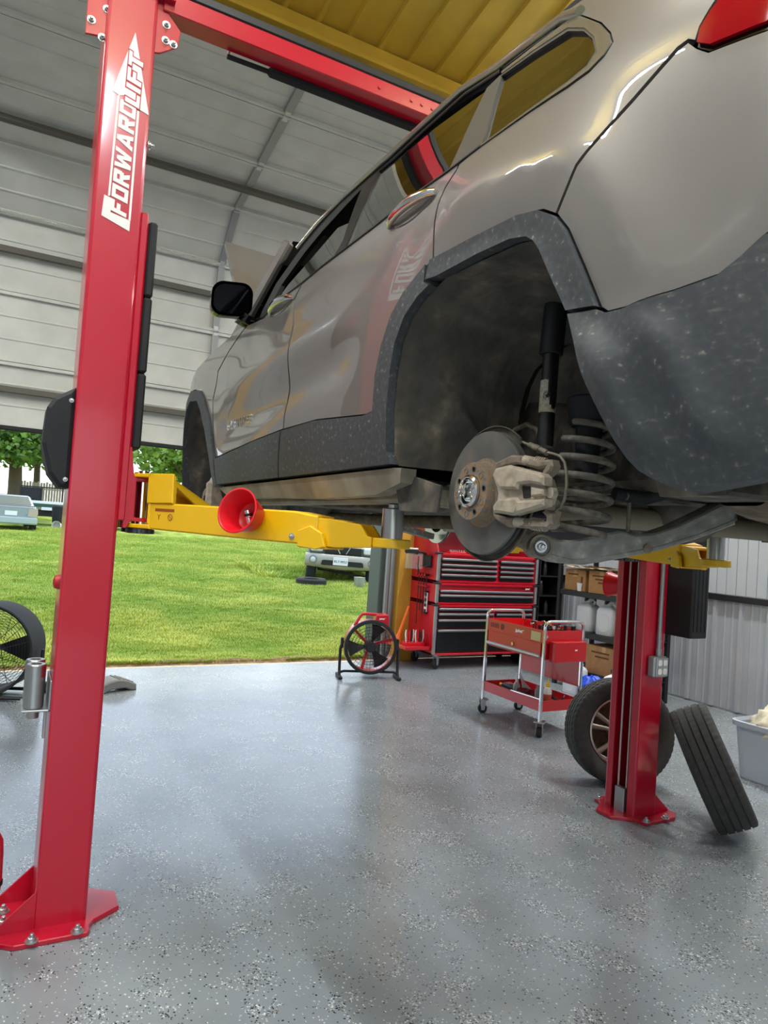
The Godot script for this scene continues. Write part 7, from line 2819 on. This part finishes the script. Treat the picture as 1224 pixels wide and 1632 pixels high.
func make_sedan() -> void:
	var at := Vector3(0.15, lawn_y(0.15, -30.2) - 0.02, -30.2)
	var t := thing("sedan", "silver sedan parked on the lawn, rear towards the garage", "car", at, 0.06)
	var s := nb()
	# lofted along the length: sections of (half width, bottom, shoulder, top)
	var secs := [[0.0, 0.84, 0.42, 0.82, 0.98], [-0.15, 0.88, 0.3, 0.85, 1.03], [-0.7, 0.9, 0.28, 0.9, 1.06], [-1.3, 0.9, 0.28, 0.92, 1.08], [-3.2, 0.9, 0.28, 0.9, 1.0], [-4.3, 0.88, 0.3, 0.8, 0.9], [-4.6, 0.8, 0.35, 0.7, 0.76]]
	var P := []
	for q in secs:
		var w: float = q[1]
		P.append([Vector3(-w * 0.9, q[2], q[0]), Vector3(-w, q[2] + 0.12, q[0]), Vector3(-w, q[3], q[0]), Vector3(-w * 0.93, q[4] - 0.03, q[0]), Vector3(-w * 0.82, q[4], q[0]), Vector3(w * 0.82, q[4], q[0]), Vector3(w * 0.93, q[4] - 0.03, q[0]), Vector3(w, q[3], q[0]), Vector3(w, q[2] + 0.12, q[0]), Vector3(w * 0.9, q[2], q[0])])
	sheet(s, P, 1)
	var cap: Array = P[0]
	for k in 8:
		tri(s, cap[0], cap[k + 1], cap[mini(k + 2, 9)])
	obj("body", s, "sedan_paint", t)
	s = nb()
	var C := []
	for q in [[-0.62, 0.80, 1.04], [-1.15, 0.66, 1.42], [-1.5, 0.64, 1.46], [-2.4, 0.65, 1.46], [-3.3, 0.78, 1.0]]:
		C.append([Vector3(-q[1] - 0.06, 0.98, q[0]), Vector3(-q[1], q[2] - 0.03, q[0]), Vector3(-q[1] + 0.06, q[2], q[0]), Vector3(q[1] - 0.06, q[2], q[0]), Vector3(q[1], q[2] - 0.03, q[0]), Vector3(q[1] + 0.06, 0.98, q[0])])
	sheet(s, C, 1)
	obj("cabin", s, "sedan_paint", t)
	s = nb()
	quad(s, Vector3(-0.70, 1.07, -0.63), Vector3(0.70, 1.07, -0.63), Vector3(0.58, 1.40, -1.09), Vector3(-0.58, 1.40, -1.09))
	obj("rear_window", s, "sedan_glass", t)
	for x in [-1.0, 1.0]:
		s = nb()
		prism(s, [Vector2(0.52, 0.62), Vector2(0.56, 0.92), Vector2(0.86, 0.95), Vector2(0.88, 0.75), Vector2(0.84, 0.6)], -0.06, 0.035, Transform3D(Basis(Vector3.RIGHT * x, Vector3.UP, Vector3.BACK), Vector3.ZERO), 0.01)
		obj("tail_lamp", s, "sedan_lamp", t)
		s = nb()
		cyl(s, Vector3(0.7 * x, 0.3, -0.85), Vector3(0.9 * x, 0.3, -0.85), 0.31, 24)
		cyl(s, Vector3(0.7 * x, 0.3, -3.6), Vector3(0.9 * x, 0.3, -3.6), 0.31, 24)
		obj("wheel", s, "rubber", t)
	s = nb()
	bx(s, Vector3(0, 0.46, 0.03), Vector3(1.74, 0.28, 0.14), 0.05)
	obj("bumper", s, "sedan_bumper", t)
	s = nb()
	bx(s, Vector3(0, 1.02, 0.0), Vector3(1.5, 0.03, 0.06), 0.01)
	obj("spoiler", s, "black", t)
	s = nb()
	bx(s, Vector3(-0.05, 0.73, 0.02), Vector3(0.42, 0.17, 0.012), 0.003)
	obj("number_plate", s, "white", t)
	s = nb()
	bx(s, Vector3(0.55, 0.70, 0.015), Vector3(0.2, 0.025, 0.01))
	obj("name_badge", s, "chrome", t)
	# dark barrel and white pail in the grass beside it
	var o := thing("dark_barrel", "dark barrel standing in the grass right of the sedan", "barrel", Vector3(1.95, lawn_y(1.95, -33.5), -33.5))
	s = nb()
	lathe(s, [Vector2(0, 0), Vector2(0.22, 0), Vector2(0.25, 0.3), Vector2(0.3, 0.95), Vector2(0.26, 1.0), Vector2(0, 1.02)], Transform3D.IDENTITY, 24)
	obj("barrel", s, "black_soft", o)
	o = thing("white_pail", "white pail lying in the grass by the dark barrel", "pail", Vector3(1.9, lawn_y(1.9, -32.5) + 0.14, -32.5))
	o.basis = frame(Vector3(-0.3, 0.1, 1))
	s = nb()
	lathe(s, [Vector2(0, 0), Vector2(0.15, 0), Vector2(0.18, 0.35), Vector2(0.17, 0.35), Vector2(0.14, 0.01), Vector2(0, 0.01)], Transform3D.IDENTITY, 20)
	obj("pail", s, "white", o)

func make_trailer() -> void:
	var t := thing("flatbed_trailer", "long green and white flatbed trailer with black railing", "trailer", Vector3(3.6, lawn_y(3.6, -36.0), -36.0), -0.1)
	var s := nb()
	bx(s, Vector3(0, 0.85, 0), Vector3(6.4, 0.14, 2.0), 0.02)
	obj("bed_frame", s, "trailer_green", t)
	s = nb()
	bx(s, Vector3(0, 0.98, 1.0), Vector3(6.4, 0.12, 0.04), 0.01)
	bx(s, Vector3(0.5, 0.70, 1.01), Vector3(5.4, 0.14, 0.04), 0.01)
	obj("side_stripe", s, "white", t)
	s = nb()
	bx(s, Vector3(0, 0.5, 0.6), Vector3(6.0, 0.3, 0.2), 0.02)
	obj("chassis", s, "black", t)
	for x in [-0.9, 0.0, 0.9]:
		s = nb()
		cyl(s, Vector3(x, 0.38, 0.8), Vector3(x, 0.38, 1.02), 0.38, 24)
		obj("wheel", s, "rubber", t)
	for k in 8:
		s = nb()
		bx(s, Vector3(-3.1 + 0.86 * k, 1.3, 0.95), Vector3(0.05, 0.75, 0.05))
		obj("rail_post", s, "black", t)
	s = nb()
	bx(s, Vector3(0, 1.66, 0.95), Vector3(6.2, 0.06, 0.05))
	obj("top_rail", s, "black", t)
	s = nb()
	bx(s, Vector3(-2.7, 1.35, 0.6), Vector3(0.9, 0.55, 0.7), 0.03)
	obj("tool_box", s, "black_soft", t)

func make_truck() -> void:
	var at := Vector3(7.75, lawn_y(7.75, -16.6) - 0.12, -16.6)
	var t := thing("green_suv", "dark green off-road SUV with silver bumper parked on the lawn", "car", at, -0.42)
	t.rotation.z = -0.02
	t.scale = Vector3.ONE * 1.06
	var s := nb()
	var P := []
	for q in [[0.0, 0.82, 0.72, 1.0], [-0.12, 0.87, 0.7, 1.1], [-0.6, 0.9, 0.68, 1.16], [-1.3, 0.92, 0.66, 1.2], [-4.2, 0.92, 0.66, 1.18]]:
		var w: float = q[1]
		P.append([Vector3(-w, q[2], q[0]), Vector3(-w, q[3] - 0.1, q[0]), Vector3(-w * 0.95, q[3] - 0.03, q[0]), Vector3(-w * 0.8, q[3], q[0]), Vector3(w * 0.8, q[3], q[0]), Vector3(w * 0.95, q[3] - 0.03, q[0]), Vector3(w, q[3] - 0.1, q[0]), Vector3(w, q[2], q[0])])
	sheet(s, P, 1)
	for k in 6:
		tri(s, P[0][0], P[0][k + 1], P[0][k + 2])
	obj("body", s, "suv_green", t)
	s = nb()
	var C := []
	for q in [[-1.2, 0.84, 1.18], [-1.75, 0.74, 1.74], [-4.0, 0.74, 1.78], [-4.15, 0.82, 1.2]]:
		C.append([Vector3(-q[1] - 0.06, 1.15, q[0]), Vector3(-q[1], q[2] - 0.04, q[0]), Vector3(-q[1] + 0.08, q[2], q[0]), Vector3(q[1] - 0.08, q[2], q[0]), Vector3(q[1], q[2] - 0.04, q[0]), Vector3(q[1] + 0.06, 1.15, q[0])])
	sheet(s, C, 1)
	obj("cabin", s, "suv_green", t)
	s = nb()
	quad(s, Vector3(-0.74, 1.22, -1.21), Vector3(0.74, 1.22, -1.21), Vector3(0.66, 1.68, -1.69), Vector3(-0.66, 1.68, -1.69))
	obj("windscreen", s, "suv_glass", t)
	# bumper with fog lamps, air slot and plate
	s = nb()
	var B := []
	for i in 6:
		var y: float = [0.46, 0.5, 0.58, 0.72, 0.80, 0.82][i]
		var e: float = [0.0, 0.05, 0.08, 0.08, 0.05, 0.0][i]
		var row := []
		for k in 17:
			var u := k / 16.0 * 2 - 1
			row.append(Vector3(0.92 * u, y + (0.05 * absf(u) if i < 2 else 0.0), 0.14 + e - 0.16 * pow(absf(u), 3.0)))
		B.append(row)
	sheet(s, B, 1)
	var bm := obj("bumper", s, "suv_bumper", t)
	s = nb()
	prism(s, [Vector2(-0.52, 0.575), Vector2(-0.5, 0.665), Vector2(-0.46, 0.685), Vector2(0.46, 0.685), Vector2(0.5, 0.665), Vector2(0.52, 0.575), Vector2(0.48, 0.56), Vector2(-0.48, 0.56)], 0.2, 0.225, Transform3D.IDENTITY, 0.006)
	obj("air_slot", s, "black", bm)
	for x in [-0.72, 0.72]:
		s = nb()
		lathe(s, [Vector2(0.095, 0.0), Vector2(0.1, 0.02), Vector2(0.085, 0.03), Vector2(0.07, 0.01)], Transform3D(frame(Vector3.BACK), Vector3(x, 0.68, 0.155)), 24)
		obj("lamp_bezel", s, "grey_plastic", bm)
		s = nb()
		lathe(s, [Vector2(0.07, 0.0), Vector2(0.05, 0.02), Vector2(0, 0.03)], Transform3D(frame(Vector3.BACK), Vector3(x, 0.68, 0.16)), 24)
		obj("fog_lamp", s, "suv_lamp", bm)
	s = nb()
	bx(s, Vector3(-0.05, 0.67, 0.235), Vector3(0.36, 0.19, 0.012), 0.004)
	var pl := obj("number_plate", s, "white", t)
	var o := obj("plate_print", text("BL7-9852", 0.075, 0.002), "plate_ink", pl)
	o.position = Vector3(-0.05, 0.665, 0.242)
	# grille and headlamps
	s = nb()
	bx(s, Vector3(0, 0.93, 0.02), Vector3(0.9, 0.18, 0.06), 0.01)
	obj("grille", s, "black", t)
	for x in [-0.12, 0.12]:
		s = nb()
		bar(s, Vector3(x * 0.6, 0.85, 0.06), Vector3(x * 1.4, 1.02, 0.06), 0.02, 0.02)
		obj("grille_bar", s, "chrome", t)
	for x in [-0.65, 0.65]:
		s = nb()
		bx(s, Vector3(x, 0.95, 0.0), Vector3(0.3, 0.16, 0.1), 0.03)
		obj("headlamp", s, "suv_lamp", t)
	for p in [[-0.76, -0.55], [0.76, -0.55], [-0.76, -3.4], [0.76, -3.4]]:
		s = nb()
		var c := Vector3(p[0], 0.36, p[1])
		lathe(s, [Vector2(0.2, -0.12), Vector2(0.33, -0.12), Vector2(0.37, -0.09), Vector2(0.37, 0.09), Vector2(0.33, 0.12), Vector2(0.2, 0.12)], Transform3D(frame(Vector3.RIGHT), c), 28)
		obj("wheel", s, "rubber", t)
	s = nb()
	bar(s, Vector3(-0.6, 0.42, -0.4), Vector3(0.75, 0.30, -0.3), 0.06, 0.05)
	bx(s, Vector3(0, 0.55, -1.8), Vector3(1.5, 0.2, 3.0), 0.02)
	obj("chassis", s, "black_soft", t)
	# flat spare tyre under the front corner, pail in the grass
	o = null
	var w := thing("flat_tyre", "old tyre lying flat in the grass before the SUV", "tyre", Vector3(6.72, lawn_y(6.72, -16.1) + 0.09, -16.1))
	s = nb()
	lathe(s, [Vector2(0.2, -0.09), Vector2(0.34, -0.1), Vector2(0.38, -0.06), Vector2(0.38, 0.06), Vector2(0.34, 0.1), Vector2(0.2, 0.09), Vector2(0.2, -0.09)], Transform3D.IDENTITY, 32)
	obj("tyre", s, "rubber", w)
	w = thing("metal_pail", "small grey metal pail in the grass beside the SUV", "pail", Vector3(7.75, lawn_y(7.75, -15.5), -15.5))
	s = nb()
	lathe(s, [Vector2(0, 0), Vector2(0.11, 0), Vector2(0.14, 0.27), Vector2(0.147, 0.275), Vector2(0.13, 0.27), Vector2(0.1, 0.01), Vector2(0, 0.01)], Transform3D.IDENTITY, 24)
	obj("pail", s, "galv", w)
	s = nb()
	tube(s, [Vector3(-0.14, 0.25, 0), Vector3(-0.15, 0.2, 0.05), Vector3(0, 0.12, 0.15), Vector3(0.15, 0.2, 0.05), Vector3(0.14, 0.25, 0)], 0.004, 5)
	obj("bail", s, "galv", w)

func _ready() -> void:
	make_view()
	make_materials()
	make_materials_2()
	make_lamps()
	make_room()
	make_door()
	make_lift()
	make_car()
	make_tool_chests()
	make_cart()
	make_rack()
	make_fans()
	make_wheels()
	make_floor_things()
	make_outside()
